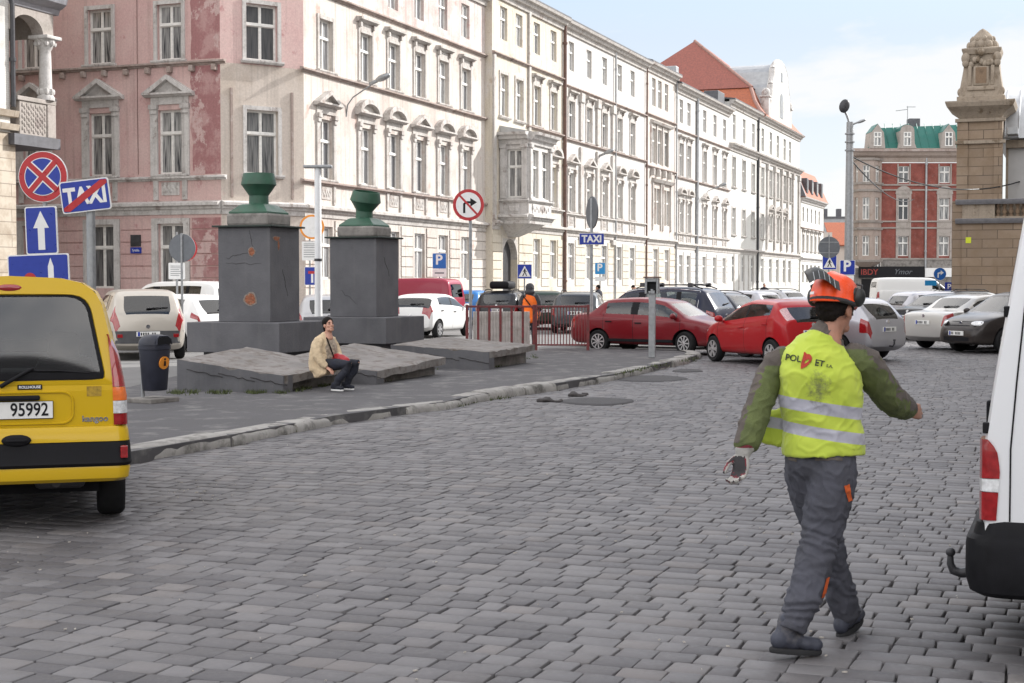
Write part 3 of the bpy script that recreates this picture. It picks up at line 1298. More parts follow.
# plate recess rim, plate, lamp bar
b = MB()
rr = [(x, -.022, z) for x, z in roundrect(-.36, .42, .765, .985, .07)]
b.tube(rr + rr[:1], .009, 6)
b.build('plate_recess_rim', yel, tg, 60)
b = MB()
b.bbox(-.232, .288, -.034, -.02, .80, .925, .005)
b.bbox(-.228, .284, -.036, -.033, .804, .921, .001, 1)
pl = b.build('number_plate', [M['blackplastic'], M['plate']], tg)
text('plate_lettering', '95992', .128, M['signblack'], pl, (.128, -.0365, .862), sx=.80, bold=.002)
b = MB()
b.cyl((-.085, -.0365, .87), (-.085, -.039, .87), .012, n=12)
b.build('plate_seal', M['signred'], pl)
b = MB()
b.bbox(-.25, .20, -.06, -.015, .93, .965, .012)
b.build('plate_lamp_bar', M['blackplastic'], tg)
b = MB()
b.bbox(.05, .215, -.024, -.017, 1.005, 1.04, .003)
bd = b.build('dealer_badge', M['blackplastic'], tg)
text('badge_lettering', 'ROLLHOUSE', .026, M['signwhite'], bd, (.1325, -.025, 1.022), bold=.0008, thick=.001)
text('model_lettering', 'kangoo', .058, M['chrome'], tg, (.57, -.021, .79), bold=.002, thick=.002, space=1.05)
b = MB()
b.box(.515, .615, -.0205, -.019, .95, 1.02)
M['ghost'] = mat('dull_sticker_patch', (.36, .23, .02), .6, .35, 45)
b.build('sticker_mark', M['ghost'], tg)
b = MB()
b.tube([(-.06, -.03, 1.03), (-.03, -.045, 1.05), (.14, -.03 + yr(1.15), 1.145), (.16, -.03 + yr(1.15), 1.15)], [.016, .015, .01, .01], 8)
b.tube([(.10, -.022 + yr(1.14), 1.135), (.34, -.022 + yr(1.13), 1.13), (.54, -.02 + yr(1.11), 1.112)], [.009, .008, .006], 6)
b.build('wiper', M['blackplastic'], tg, 60)
b = MB()
b.ell((0, yr(1.715) - .012, 1.715), (.088, .02, .028), 20, 8)
b.build('brake_light', M['taillight'], tg, 180)
# tail lamps, four bands
for sg in (1, -1):
    root_l = None
    for z0, z1, mt in ((1.015, 1.386, 'taillight'), (.917, 1.012, 'lens_orange'), (.826, .914, 'lens_clear'), (.745, .823, 'taillight')):
        b = MB()
        le = lambda z: lerp([(.74, .698), (1.07, .69), (1.386, .662)], z)
        re = lambda z: lerp([(.74, .792), (.95, .786), (1.07, .768), (1.25, .735), (1.386, .672)], z)
        zz = [z0 + (z1 - z0) * k / 6 for k in range(7)]
        rsx = []
        for z in zz:
            l, r_ = le(z), re(z)
            y = yr(z)
            pts = [(l, y + .02), (l, y - .026), (l + (r_ - l) * .5, y - .03), (r_ - .018, y - .018), (r_ + .004, y + .02), (r_ + .006, y + .09), (l, y + .09)]
            rsx.append([(sg * x, yy, z) for x, yy in pts])
        b.rings(rsx)
        if root_l is None:
            root_l = b.build('taillight', M[mt], kan, 40)
        else:
            b.build('lamp_band', M[mt], root_l, 40)
# bumper in three courses
def bump_out(h, y0, r):
    out = [(-h, .55)]
    for k in range(7):
        a = R2(180 + 90 * k / 6)
        out.append((-h + r + r * math.cos(a), y0 + r + r * math.sin(a)))
    for k in range(7):
        a = R2(270 + 90 * k / 6)
        out.append((h - r + r * math.cos(a), y0 + r + r * math.sin(a)))
    out.append((h, .55))
    return out


def course(nm, lay, m_, par):
    b = MB()
    b.rings([[(x, y, z) for x, y in bump_out(h, y0, .10)] for z, h, y0 in lay])
    return b.build(nm, m_, par, 35)


bp = course('bumper', [(.345, .775, -.03), (.37, .80, -.06), (.44, .81, -.07), (.455, .805, -.066)], yel, kan)
course('bumper_band', [(.458, .812, -.072), (.48, .822, -.088), (.50, .818, -.080), (.60, .812, -.068), (.627, .808, -.062)], M['blackplastic'], bp)
course('bumper_top', [(.632, .806, -.058), (.70, .80, -.05), (.735, .792, -.03), (.742, .785, -.01)], yel, bp)
b = MB()
b.ell((.04, -.07, .655), (.10, .02, .042), 20, 8)
b.bbox(-.03, .11, -.10, -.075, .645, .662, .006)
b.build('door_handle', M['blackplastic'], tg, 60)
for sg in (1, -1):
    b = MB()
    b.bbox(sg * .765 - .026, sg * .765 + .026, -.086, -.05, .51, .60, .008)
    b.build('reflector', M['taillight'], bp)
for x in (-.69, .69):
    for y in (.72, 3.3):
        ty, rm = wheel_mesh(.315, .20, 'six')
        o = link('wheel', ty, kan, (x, y, .315), (0, 0, PI / 2 if x > 0 else -PI / 2))
        link('rim', rm, o)
b = MB()
b.box(-.60, .60, .28, 3.6, .235, .46)  # floor boxes hung low to block light under the car
b.box(-.74, .74, 1.1, 2.9, .25, .46)
for x in (-.36, .36):
    for y in (1.0, 1.95):
        b.bbox(x - .22, x + .22, y - .06, y + .06, .5, 1.14, .05)
        b.bbox(x - .12, x + .12, y - .05, y + .05, 1.16, 1.36, .05)
b.bbox(-.7, .7, 2.5, 3.0, .6, 1.0, .05)
b.build('seats', M['interior'], kan, 40)
b = MB()
b.tube([(.3, .1, .33), (.32, .5, .30), (.2, .9, .32)], .035, 8)
b.bbox(-.5, .5, .6, .84, .27, .36, .03)
b.bbox(.15, .5, .12, .42, .28, .40, .04)
b.build('exhaust', M['darkmetal'], kan, 50)

# ------------------------------------------------------------------ white delivery van at the edge of the square
vw = P('van_white_paint', (.66, .67, .69))
hv = Vector((.9354, -.3535))
lv = Vector((.3535, .9354))
cor = XG(985, 6.8)
rc = Vector((cor.x, cor.y)) + lv * .95
van = thing('white_delivery_van', 'white delivery van with a black bumper and tow ball, close beside the hard-hat worker', 'van', (rc.x, rc.y, 0), math.atan2(hv.y, hv.x))
VH = [(.34, .90), (.45, .945), (.68, .955), (1.0, .952), (1.3, .935), (1.7, .90), (2.05, .86), (2.2, .80), (2.28, .66), (2.32, .3), (2.325, 0)]


def vx(z):
    return .158 * max(0, z - 1.05)


def vtop(x):
    return lerp([(0, 2.325), (3.2, 2.325), (3.5, 2.22), (4.3, 1.35), (4.45, 1.25), (5.0, 1.0), (5.1, .7)], x)


rs = []
sts = [('r', .955), ('r2', .992), ('r3', 1.0), (.7, 1), (3.3, 1), (3.5, 1), (4.3, 1), (4.5, .98), (4.95, .88), (5.1, .6)]
for x, k in sts:
    ring = []
    for sgn in (1, -1):
        for z, w in (VH if sgn == 1 else VH[-2::-1]):
            xx = {'r': vx(z), 'r2': vx(z) + .012, 'r3': vx(z) + .06}.get(x, None)
            if xx is None:
                xx = max(x, vx(z) + .06)
            T = vtop(xx)
            ring.append((xx, sgn * w * k, .34 + (z - .34) * (T - .34) / 1.985))
    rs.append(ring)
b = MB()
b.rings(rs)
b.build('body', vw, van, 32)
b = MB()
b.box(.25, 4.6, -.66, .66, .22, .36)  # low boxes added to keep the ground beneath the van dark
b.box(1.5, 3.6, -.88, .88, .24, .36)
b.build('underbody', M['interior'], van)


def side_y(z):
    return -lerp(VH, z)


b = MB()       # panel joint beside the lamp
for x in (.118,):
    pts = [(x + vx(z) * .55, side_y(z) - .0015, z) for z in (.67, 1.0, 1.3, 1.7, 2.05)]
    b.tube(pts, .004, 6)
b.build('panel_joint', M['blackplastic'], van)
b = MB()
zz = [.672 + (1.035 - .672) * k / 10 for k in range(11)]
for part, (z0, z1, mt) in enumerate(((.672, .80, 'taillight'), (.803, .86, 'lens_clear'), (.863, 1.04, 'taillight'))):
    b = MB()
    rr = []
    for k in range(7):
        z = z0 + (z1 - z0) * k / 6
        wx = lerp([(.67, .060), (.9, .074), (.98, .062), (1.02, .04), (1.04, .012)], z)
        y = side_y(z)
        rr.append([(vx(z) - .012, y + .16, z), (vx(z) - .016, y + .03, z), (vx(z) - .004, y + .002, z), (vx(z) + .02, y - .008, z), (vx(z) + wx, y - .005, z), (vx(z) + wx, y + .05, z), (vx(z) + .03, y + .16, z)])
    b.rings(rr)
    if part == 0:
        tl = b.build('taillight', M[mt], van, 40)
    else:
        b.build('lamp_band', M[mt], tl, 40)


def vb(h, x0, r):
    out = [(.62, -h)]
    for k in range(7):
        a = R2(270 - 90 * k / 6)
        out.append((x0 + r + r * math.cos(a), -h + r + r * math.sin(a)))
    for k in range(7):
        a = R2(180 - 90 * k / 6)
        out.append((x0 + r + r * math.cos(a), h - r + r * math.sin(a)))
    out.append((.62, h))
    return out


b = MB()
b.rings([[(x, y, z) for x, y in vb(h, x0, .11)] for z, h, x0 in ((.31, .92, -.02), (.335, .955, -.06), (.40, .972, -.078), (.55, .972, -.078), (.58, .968, -.074), (.60, .963, -.045), (.655, .962, -.03), (.668, .955, -.01))])
b.build('bumper', M['blackplastic'], van, 35)
b = MB()
for z in (1.09, 1.62):
    b = MB()
    b.bbox(vx(z) - .012, vx(z) + .02, side_y(z) + .012, side_y(z) + .05, z - .025, z + .025, .006)
    b.build('hinge', M['blackplastic'], van)
b = MB()
b.bbox(-.03, .0, -.2, -.12, .93, 1.16, .01)
b.build('door_handle', M['blackplastic'], van)
b = MB()
b.tube([(.2, 0, .27), (-.10, 0, .255), (-.155, 0, .245), (-.195, 0, .255), (-.21, 0, .29), (-.21, 0, .33)], [.035, .03, .026, .024, .02, .016], 10)
b.ell((-.21, 0, .35), (.025, .025, .025), 14, 10)
b.bbox(-.12, .0, -.10, .10, .24, .28, .01)
b.bbox(-.12, -.07, -.02, .08, .27, .36, .015)
b.build('tow_bar', M['darkmetal'], van, 50)
for x in (1.0, 4.1):
    for sd in (1, -1):
        add_wheel(van, x, sd * .86, .34, .21, 'six')
b = MB()
for sd in (1, -1):
    y = sd * .91
    b.quad((vx(1.35) - .006, sd * .10, 1.35), (vx(1.35) - .006, sd * .78, 1.35), (vx(1.95) - .006, sd * .74, 1.95), (vx(1.95) - .006, sd * .10, 1.95))
b.build('rear_window', M['darkglass'], van)
# ------------------------------------------------------------------ people
def frame(o, f, tilt=0.0, roll=0.0):
    """matrix whose +y looks along f (horizontal), tilted up by tilt"""
    a = math.atan2(-f[0], f[1])
    return Matrix.Translation(o) @ Matrix.Rotation(a, 4, 'Z') @ Matrix.Rotation(tilt, 4, 'X') @ Matrix.Rotation(roll, 4, 'Y')


def head_shape(mb, T, female=False):
    R = T.to_3x3()

    def e(c, r):
        mb.ell(T @ Vector(c), r, 18, 12, T=R)
    k = .94 if female else 1.0
    e((0, -.012, .03), (.076 * k, .097, .096))
    e((0, .03, -.04), (.062 * k, .062, .08))
    e((0, .072, -.098), (.026, .022, .02))
    e((0, .0, -.07), (.055 * k, .06, .05))
    e((0, .083, .024), (.048, .014, .012))
    for s in (1, -1):
        e((s * .036, .064, -.028), (.024, .024, .024))
        e((s * .077 * k, -.008, -.008), (.011, .026, .034))
        e((s * .036, .045, -.085), (.022, .03, .022))
    e((0, .094, -.066), (.021, .011, .006))
    e((0, .092, -.076), (.018, .011, .007))
    mb.limb([(T @ Vector((0, .092, .015)), .010, .010), (T @ Vector((0, .105, -.012)), .012, .012), (T @ Vector((0, .113, -.032)), .017, .014)], R @ Vector((1, 0, 0)), 10)
    mb.limb([(T @ Vector((0, -.012, -.06)), .052 * k, .055), (T @ Vector((0, -.03, -.13)), .053 * k, .056), (T @ Vector((0, -.045, -.21)), .07, .065)], R @ Vector((1, 0, 0)), 14)


def eyes(T, root, small=False):
    for s in (1, -1):
        b = MB()
        c = T @ Vector((s * .031, .079, .002))
        b.ell(c, (.009, .0105, .006) if small else (.0125, .0125, .0125), 12, 8)
        o = b.build('eye', M['hair'] if small else M['signwhite'], root, 180)
        b = MB()
        b.ell(T @ Vector((s * .031, .0885, .002)), (.006, .004, .006), 10, 6, T=T.to_3x3())
        b.build('iris', M['signblack'], o, 180)
        b = MB()
        b.limb([(T @ Vector((s * .016, .096, .026)), .004, .004), (T @ Vector((s * .034, .094, .031)), .005, .004), (T @ Vector((s * .05, .082, .026)), .003, .003)], n=8)
        b.build('eyebrow', M['hair'], root, 180)


def hand_shape(mb, w, d, a, n, k=1.0, curl=1.0):
    """w wrist, d along the hand, a across towards the thumb, n out of the palm"""
    w, d, a, n = Vector(w), Vector(d).normalized(), Vector(a).normalized(), Vector(n).normalized()
    mb.limb([(w - d * .02 * k, .028 * k, .021 * k), (w + d * .02 * k, .033 * k, .02 * k), (w + d * .06 * k, .041 * k, .018 * k), (w + d * .088 * k, .040 * k, .014 * k)], a, 14)
    for i, (ln, off) in enumerate(((.95, .031), (1.08, .0105), (1.0, -.0105), (.8, -.030))):
        p = w + (d * (.078 if i < 3 else .072) + a * off) * k
        seg = [(p, .0105 * k, .0105 * k)]
        ang = .25 * curl
        for ph, (l2, bend, r) in enumerate(((.040, .45, .0098), (.027, .75, .009), (.02, .5, .0078))):
            dirv = d * math.cos(ang) + n * math.sin(ang)
            p = p + dirv * l2 * ln * k
            seg.append((p, r * k, r * k))
            ang += bend * curl
        mb.limb(seg, a, 9)
    p = w + (d * .025 + a * .028 + n * .006) * k
    seg = [(p, .014 * k, .014 * k)]
    for v, l2, r in ((a * .62 + d * .7 + n * .35, .038, .012), (a * .15 + d * .85 + n * .5, .03, .0105), (d * .8 + n * .6 - a * .15, .022, .009)):
        p = p + v.normalized() * l2 * k
        seg.append((p, r * k, r * k))
    mb.limb(seg, n, 9)


def boot(name, at, fwd, pitch, root, m_up, m_sole, k=1.0, ankle=.17):
    T = Matrix.Translation(at) @ Matrix.Rotation(math.atan2(-fwd[0], fwd[1]), 4, 'Z') @ Matrix.Rotation(pitch, 4, 'X') @ Matrix.Scale(k, 4)
    R = T.to_3x3()
    b = MB()
    for c, r in (((0, -.045, .062), (.038, .045, .048)), ((0, .02, .06), (.040, .07, .045)), ((0, .09, .05), (.046, .065, .036)), ((0, .128, .047), (.044, .048, .035))):
        b.ell(T @ Vector(c), r, 16, 10, T=R)
    b.limb([(T @ Vector((0, -.025, .06)), .042 * k, .055 * k), (T @ Vector((0, -.012, .11)), .043 * k, .052 * k), (T @ Vector((0, -.004, ankle)), .049 * k, .054 * k)], R @ Vector((1, 0, 0)), 14)
    o = skinmesh(name, b, .007 * max(1, k), [m_up], root, 3)
    pts = []
    for t in range(28):
        a = 2 * PI * t / 28
        y = math.sin(a)
        x = math.cos(a)
        yy = .042 + .134 * y
        hw = .038 if yy < .03 else .044
        pts.append((x * hw, yy))
    s = MB()
    s.rings([[T @ Vector((x * q, .045 + (y - .045) * q, z)) for x, y in pts] for z, q in ((0, .95), (.005, .99), (.019, 1.0), (.026, .96))])
    s.build('sole', m_sole, o, 50)
    return o


def bvh_of(o):
    me = o.data
    off = o.matrix_basis if o.parent is None else o.parent.matrix_basis @ o.matrix_basis
    return BVHTree.FromPolygons([off @ v.co for v in me.vertices], [p.vertices for p in me.polygons])


def on_surface(bvh, px, py, off=.004):
    d = ray(px, py).normalized()
    h = bvh.ray_cast(Vector((0, 0, CZ)), d)
    if h[0] is None:
        return None
    return h[0] + h[1] * off if h[1].dot(d) < 0 else h[0] - h[1] * off


def patch(name, bvh, poly, m, parent, off=.004, n=5):
    """thin sewn-on patch following the cloth: poly is a quad of corners"""
    b = MB()
    a, b_, c, d = [Vector(p) for p in poly]
    g = []
    for i in range(n + 1):
        row = []
        for j in range(n + 1):
            u, v = i / n, j / n
            p = (a * (1 - u) + b_ * u) * (1 - v) + (d * (1 - u) + c * u) * v
            row.append(on_surface(bvh, p.x, p.y, off))
        g.append(row)
    base = parent.matrix_basis.translation
    for i in range(n):
        for j in range(n):
            q = [g[i][j], g[i + 1][j], g[i + 1][j + 1], g[i][j + 1]]
            if all(x is not None for x in q):
                b.quad(*[x - base for x in q])
    if b.v:
        return b.build(name, m, parent, 60)


def wrinkle(freq, amp, seed=0.0, stretch=(1, 1, .45)):
    def f(p, n_):
        q = Vector((p.x * freq * stretch[0] + seed, p.y * freq * stretch[1], p.z * freq * stretch[2]))
        a = noise.noise(q)
        b = noise.noise(q * 2.3 + Vector((5, 1, 2)))
        c = abs(noise.noise(Vector((p.x * freq * .5 + seed, p.y * freq * .5, p.z * freq * 1.5 + p.x * freq * .8))))
        return amp * (a * .5 + b * .3 + (.35 - c) * .9)
    return f


# --- the hard-hat worker
BX, BY = 1.46, 7.12
wk = thing('person', 'man in orange hard hat and yellow-green safety vest walking across the cobbles', 'person', (BX, BY, 0))


def W_(x, y, z):
    return Vector((x - BX, y - BY, z))


M['vest'] = None


def vest_material():
    m, t, b = nt('safety_vest_cloth')
    v = coords(t)
    sep = t.nodes.new('ShaderNodeSeparateXYZ')
    t.links.new(v, sep.inputs[0])
    n1 = noi(t, v, 9, 5)
    base = mixc(t, ramp(t, n1, .3, .7), (.41, .52, .045), (.50, .60, .065))
    zt = math2(t, 'ADD', sep.outputs[2], math2(t, 'MULTIPLY', sep.outputs[0], .15))

    def band(c, h):
        return math2(t, 'LESS_THAN', math2(t, 'ABSOLUTE', math2(t, 'SUBTRACT', zt, c)), h)
    strip = math2(t, 'MAXIMUM', band(1.163, .029), band(1.045, .027))
    n2 = noi(t, v, 30, 6)
    col = mixc(t, strip, base, mixc(t, n2, (.30, .30, .36), (.46, .46, .52)))
    # oil smears on the back
    d = N(t, 'ShaderNodeVectorMath', operation='DISTANCE')
    mp = t.nodes.new('ShaderNodeMapping')
    mp.inputs['Scale'].default_value = (1, .0, .62)
    t.links.new(v, mp.inputs[0])
    t.links.new(mp.outputs[0], d.inputs[0])
    d.inputs[1].default_value = (-.035, 0, 1.255 * .62)
    blot = math2(t, 'MULTIPLY', ramp(t, d.outputs['Value'], .10, .0), 1.0)
    n3 = noi(t, v, 34, 8, .75)
    sm = ramp(t, math2(t, 'ADD', math2(t, 'MULTIPLY', blot, .5), n3), .74, .98)
    col = mixc(t, math2(t, 'MULTIPLY', sm, .8), col, (.10, .10, .06))
    t.links.new(col, b.inputs['Base Color'])
    b.inputs['Roughness'].default_value = .75
    b.inputs['Sheen Weight'].default_value = .2
    w = N(t, 'ShaderNodeTexWave', Scale=260.0, Distortion=1.0)
    t.links.new(v, w.inputs['Vector'])
    bump(t, b, mixc(t, .5, w.outputs['Fac'], n2), .15, .002)
    return m


M['vest'] = vest_material()
M['workgrey'] = mat('grey_work_trousers', (.064, .066, .083), .9, .3, 6, .35, 160, dirt=(.038, .038, .043), dscale=4, dlo=.5, dhi=.75)
M['workorange'] = mat('orange_trim_cloth', (.55, .10, .02), .85, .2, 20)
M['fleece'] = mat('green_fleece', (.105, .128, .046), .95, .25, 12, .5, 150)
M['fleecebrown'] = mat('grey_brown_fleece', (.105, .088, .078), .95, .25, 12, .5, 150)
M['boot'] = mat('worn_dark_boot', (.038, .042, .06), .6, .4, 14, .3, 70, dirt=(.16, .15, .15), dscale=9, dlo=.55, dhi=.8)
M['sole'] = mat('boot_sole', (.02, .02, .022), .85, .2, 20)
M['glove'] = mat('grey_work_glove', (.36, .35, .33), .9, .25, 30, .3, 100)
M['glovepalm'] = mat('dark_glove_palm', (.035, .033, .035), .8, .25, 30, .2, 90)
M['glovered'] = mat('red_glove_cuff', (.16, .02, .03), .85, .2, 30)
M['helmet'] = mat('orange_helmet_shell', (.88, .085, .018), .33, .07, 6, dirt=(.55, .06, .02), dscale=5, dlo=.6, dhi=.8)
M['muff'] = mat('ear_defender', (.02, .021, .02), .5, .3, 12, dirt=(.11, .10, .08), dscale=9, dlo=.6, dhi=.75)

# trousers
b = MB()
sd = Vector((.8, -.6, 0))
b.limb([(W_(1.525, 7.075, .95), .092, .10), (W_(1.525, 7.075, .86), .110, .118), (W_(1.495, 7.07, .70), .106, .108), (W_(1.462, 7.07, .55), .09, .092), (W_(1.425, 7.02, .42), .083, .088), (W_(1.372, 6.975, .28), .080, .084), (W_(1.318, 6.95, .17), .066, .072), (W_(1.304, 6.945, .135), .064, .074)], sd, 18, endcap=False)
b.limb([(W_(1.405, 7.165, .95), .085, .095), (W_(1.41, 7.17, .86), .100, .112), (W_(1.455, 7.21, .70), .098, .102), (W_(1.525, 7.27, .52), .084, .088), (W_(1.565, 7.315, .38), .077, .08), (W_(1.625, 7.37, .22), .073, .078), (W_(1.668, 7.41, .105), .067, .075)], sd, 18)
b.ell(W_(1.468, 7.125, .90), (.160, .112, .11), 20, 12)
b.limb([(W_(1.472, 7.122, .92), .150, .105), (W_(1.472, 7.12, 1.01), .145, .10)], (.97, -.24, 0), 20)


def trouser_fold(p, n_):
    a = wrinkle(13, .012, 1.7, (1, 1, .55))(p, n_) * min(1, max(.15, (p.z - .1) / .25))
    # stacked creases above the hems and behind the knees
    for zc, w in ((.24, .09), (.52, .12)):
        k = math.exp(-((p.z - zc) / w) ** 2)
        a += k * .005 * math.sin(p.z * 95 + 9 * noise.noise(p * 9) + p.x * 30)
    q = Vector((p.x * 16 + p.z * 9, p.y * 16, p.z * 11 - p.x * 8))
    r1 = 1 - abs(noise.noise(q)) * 4
    if r1 > 0:
        a += .006 * r1 * r1
    return a


tr = skinmesh('trousers', b, .007, [M['workgrey']], wk, 3, disp=trouser_fold)
bt = bvh_of(tr)
for nm, q in (('pocket_flash', [(843.5, 486), (849, 484), (852, 500), (848, 502)]), ('knee_flash', [(826, 578), (829, 577), (824.5, 597), (821, 598)])):
    patch(nm, bt, q, M['workorange'], wk, .004)
patch('pocket_welt', bt, [(815, 457.5), (842, 457.5), (842, 460.5), (815, 460.5)], M['fleecebrown'], wk, .005, 6)
patch('pocket_welt', bt, [(789, 457), (797, 459), (797, 462), (789, 460)], M['fleecebrown'], wk, .005, 3)

# boots
boot('boot', W_(1.285, 6.945, .022), (.97, .24), -.10, wk, M['boot'], M['sole'])
boot('boot', W_(1.668, 7.425, .006), (.62, .78), .22, wk, M['boot'], M['sole'])

# fleece (torso and both sleeves)
b = MB()
ts = Vector((.94, -.34, 0))
b.limb([(W_(1.472, 7.12, .96), .168, .125), (W_(1.468, 7.12, 1.1), .165, .12), (W_(1.46, 7.10, 1.28), .178, .128), (W_(1.462, 7.10, 1.40), .165, .105), (W_(1.475, 7.10, 1.47), .10, .075), (W_(1.49, 7.10, 1.53), .066, .066)], ts, 20)
b.limb([(W_(1.315, 7.16, 1.395), .062, .07), (W_(1.265, 7.16, 1.355), .068, .076), (W_(1.215, 7.15, 1.26), .066, .072), (W_(1.170, 7.12, 1.15), .062, .066), (W_(1.138, 7.09, 1.07), .062, .063), (W_(1.105, 7.06, .985), .054, .055)], sd, 16)
b.limb([(W_(1.60, 7.07, 1.405), .07, .075), (W_(1.665, 7.07, 1.375), .076, .08), (W_(1.74, 7.13, 1.285), .074, .08), (W_(1.815, 7.21, 1.205), .071, .075), (W_(1.885, 7.31, 1.155), .066, .068), (W_(1.948, 7.40, 1.125), .055, .056)], (0, 0, 1), 16)


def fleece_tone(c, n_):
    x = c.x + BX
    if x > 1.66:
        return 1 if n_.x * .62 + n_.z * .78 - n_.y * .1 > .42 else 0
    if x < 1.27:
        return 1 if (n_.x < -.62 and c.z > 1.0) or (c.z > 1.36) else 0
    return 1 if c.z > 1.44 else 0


def cloth_fold(freq, amp, seed):
    base = wrinkle(freq, amp, seed, (1, 1, .7))

    def f(p, n_):
        q = Vector((p.x * 13 + seed, p.y * 13 + p.z * 6, p.z * 15 - p.x * 5))
        r1 = 1 - abs(noise.noise(q)) * 4.2
        return base(p, n_) + (.0055 * r1 * r1 if r1 > 0 else 0)
    return f


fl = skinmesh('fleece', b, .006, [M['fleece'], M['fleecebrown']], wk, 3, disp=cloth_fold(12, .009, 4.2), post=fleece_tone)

# vest
b = MB()
b.limb([(W_(1.482, 7.12, .935), .192, .155), (W_(1.480, 7.12, 1.0), .190, .152), (W_(1.478, 7.12, 1.08), .186, .146), (W_(1.462, 7.105, 1.22), .192, .146), (W_(1.448, 7.095, 1.33), .198, .15), (W_(1.450, 7.095, 1.405), .172, .132), (W_(1.462, 7.10, 1.465), .118, .098), (W_(1.478, 7.10, 1.505), .072, .075)], ts, 28, endcap=False)
b.limb([(W_(1.345, 7.235, 1.05), .016, .10), (W_(1.26, 7.27, 1.045), .013, .085), (W_(1.20, 7.27, 1.035), .012, .066), (W_(1.175, 7.26, 1.03), .010, .056)], (.3, 1, 0), 14)
vs_ = skinmesh('safety_vest', b, .008, [M['vest']], wk, 3, disp=cloth_fold(7, .015, 9.1))
vb_ = bvh_of(vs_)


def print_on(nm, me, px, py, scale, rot, m, off=.004):
    """screen-print a flat mark on the cloth"""
    ca, sa = math.cos(rot), math.sin(rot)
    vs = []
    for v in me.vertices:
        x, y = v.co.x * scale, -v.co.y * scale
        h = on_surface(vb_, px + x * ca - y * sa, py + x * sa + y * ca, off)
        vs.append(h)
    nb = MB()
    ok = [h is not None for h in vs]
    base = wk.matrix_basis.translation
    fs = [tuple(p.vertices) for p in me.polygons if all(ok[i] for i in p.vertices)]
    nb.v = [tuple((h - base)) if h is not None else (0, 0, 0) for h in vs]
    nb.f = fs
    nb.m = [0] * len(fs)
    return nb.build(nm, m, vs_)


M['print_dark'] = mat('dark_vest_print', (.028, .035, .02), .8, .2, 30)
M['print_red'] = mat('red_vest_print', (.40, .035, .02), .8, .25, 20)
for s_, px, py, sz in (('POL', 793.5, 358.5, 8.6), ('ET', 819.5, 363.5, 8.6), ('S.A.', 829.5, 366.6, 4.4)):
    me = textmesh(s_, 1, 0, .018)
    print_on('vest_lettering', me, px, py, sz, .16, M['print_dark'])
me = bpy.data.meshes.new('emblem')
op = [(835, 445), (852, 470), (872, 470), (887, 482), (893, 502), (884, 526), (850, 560), (808, 580), (812, 535)]
ip = [(838, 524), (852, 512), (870, 507), (868, 519), (852, 532), (836, 540)]
c0 = Vector((852, 515))
NA = 40
ro = [polar([(x, y) for x, y in op], Vector((854, 520)), 2 * PI * k / NA) for k in range(NA)]
ri = [polar([(x, y) for x, y in ip], Vector((854, 522)), 2 * PI * k / NA) for k in range(NA)]
vv = [((p.x - 850) / 7.31, -(p.y - 515) / 7.31, 0) for p in ro + ri]
me.from_pydata(vv, [], [(k, (k + 1) % NA, NA + (k + 1) % NA, NA + k) for k in range(NA)])
print_on('vest_emblem', me, 806.6, 360.5, 1.0, 0.0, M['print_red'])

# head, neck and bare hand: the body
HT = frame(W_(1.530, 7.115, 1.625), (.60, .80), -.10)
b = MB()
head_shape(b, HT)
b.limb([(W_(1.50, 7.10, 1.47), .062, .062), (W_(1.47, 7.10, 1.38), .12, .085), (W_(1.465, 7.11, 1.1), .13, .095), (W_(1.468, 7.12, .92), .13, .095)], ts, 16)
b.limb([(W_(1.56, 7.08, 1.38), .055, .055), (W_(1.68, 7.08, 1.36), .05, .05), (W_(1.815, 7.21, 1.205), .042, .042), (W_(1.93, 7.38, 1.135), .03, .03), (W_(1.965, 7.425, 1.118), .027, .024)], (0, 0, 1), 12)
hand_shape(b, W_(1.955, 7.41, 1.12), (.80, .55, -.12), (-.2, .1, .97), (-.4, .75, .1), 1.0, 1.25)
b.limb([(W_(1.36, 7.14, 1.38), .045, .045), (W_(1.27, 7.16, 1.35), .04, .04), (W_(1.17, 7.12, 1.15), .034, .034), (W_(1.10, 7.055, .97), .026, .026)], sd, 12)
for lx in ([(1.525, 7.075, .93), (1.462, 7.07, .55), (1.33, 6.95, .22)], [(1.405, 7.165, .93), (1.525, 7.27, .52), (1.65, 7.40, .19)]):
    b.limb([(W_(*lx[0]), .075, .075), (W_(*lx[1]), .05, .05), (W_(*lx[2]), .035, .035)], sd, 12)
skinmesh('body', b, .0055, [M['skin_tan']], wk, 2)
eyes(HT, wk)
b = MB()
b.ell(HT @ Vector((0, -.026, .022)), (.080, .090, .078), 18, 12, T=HT.to_3x3())
b.limb([(HT @ Vector((0, -.072, -.005)), .066, .03), (HT @ Vector((0, -.074, -.035)), .058, .022), (HT @ Vector((0, -.068, -.055)), .045, .014)], HT.to_3x3() @ Vector((1, 0, 0)), 14)
for s in (1, -1):
    b.limb([(HT @ Vector((s * .073, .03, .02)), .018, .01), (HT @ Vector((s * .074, .028, -.02)), .01, .007)], HT.to_3x3() @ Vector((0, 1, 0)), 10)
skinmesh('hair', b, .006, [M['hair']], wk, 2, disp=lambda p, n_: .004 * noise.noise(p * 90))
# glove
b = MB()
gd = Vector((-.12, -.08, -1))
ga = Vector((-.75, .62, 0))
gn = Vector((-.72, -.68, -.1))
b.limb([(W_(1.108, 7.062, 1.0), .048, .048), (W_(1.100, 7.055, .98), .050, .050), (W_(1.093, 7.05, .96), .042, .040), (W_(1.088, 7.045, .945), .038, .032)], sd, 16)
hand_shape(b, W_(1.088, 7.045, .955), gd, ga, gn, 1.08, 1.55)


def glove_tone(c, n_):
    if c.z > .978:
        return 2
    if c.z < .935 and n_.dot(gn.normalized()) > .80:
        return 1
    if c.z < .935 and n_.dot(gn.normalized()) > .70:
        return 2
    return 0


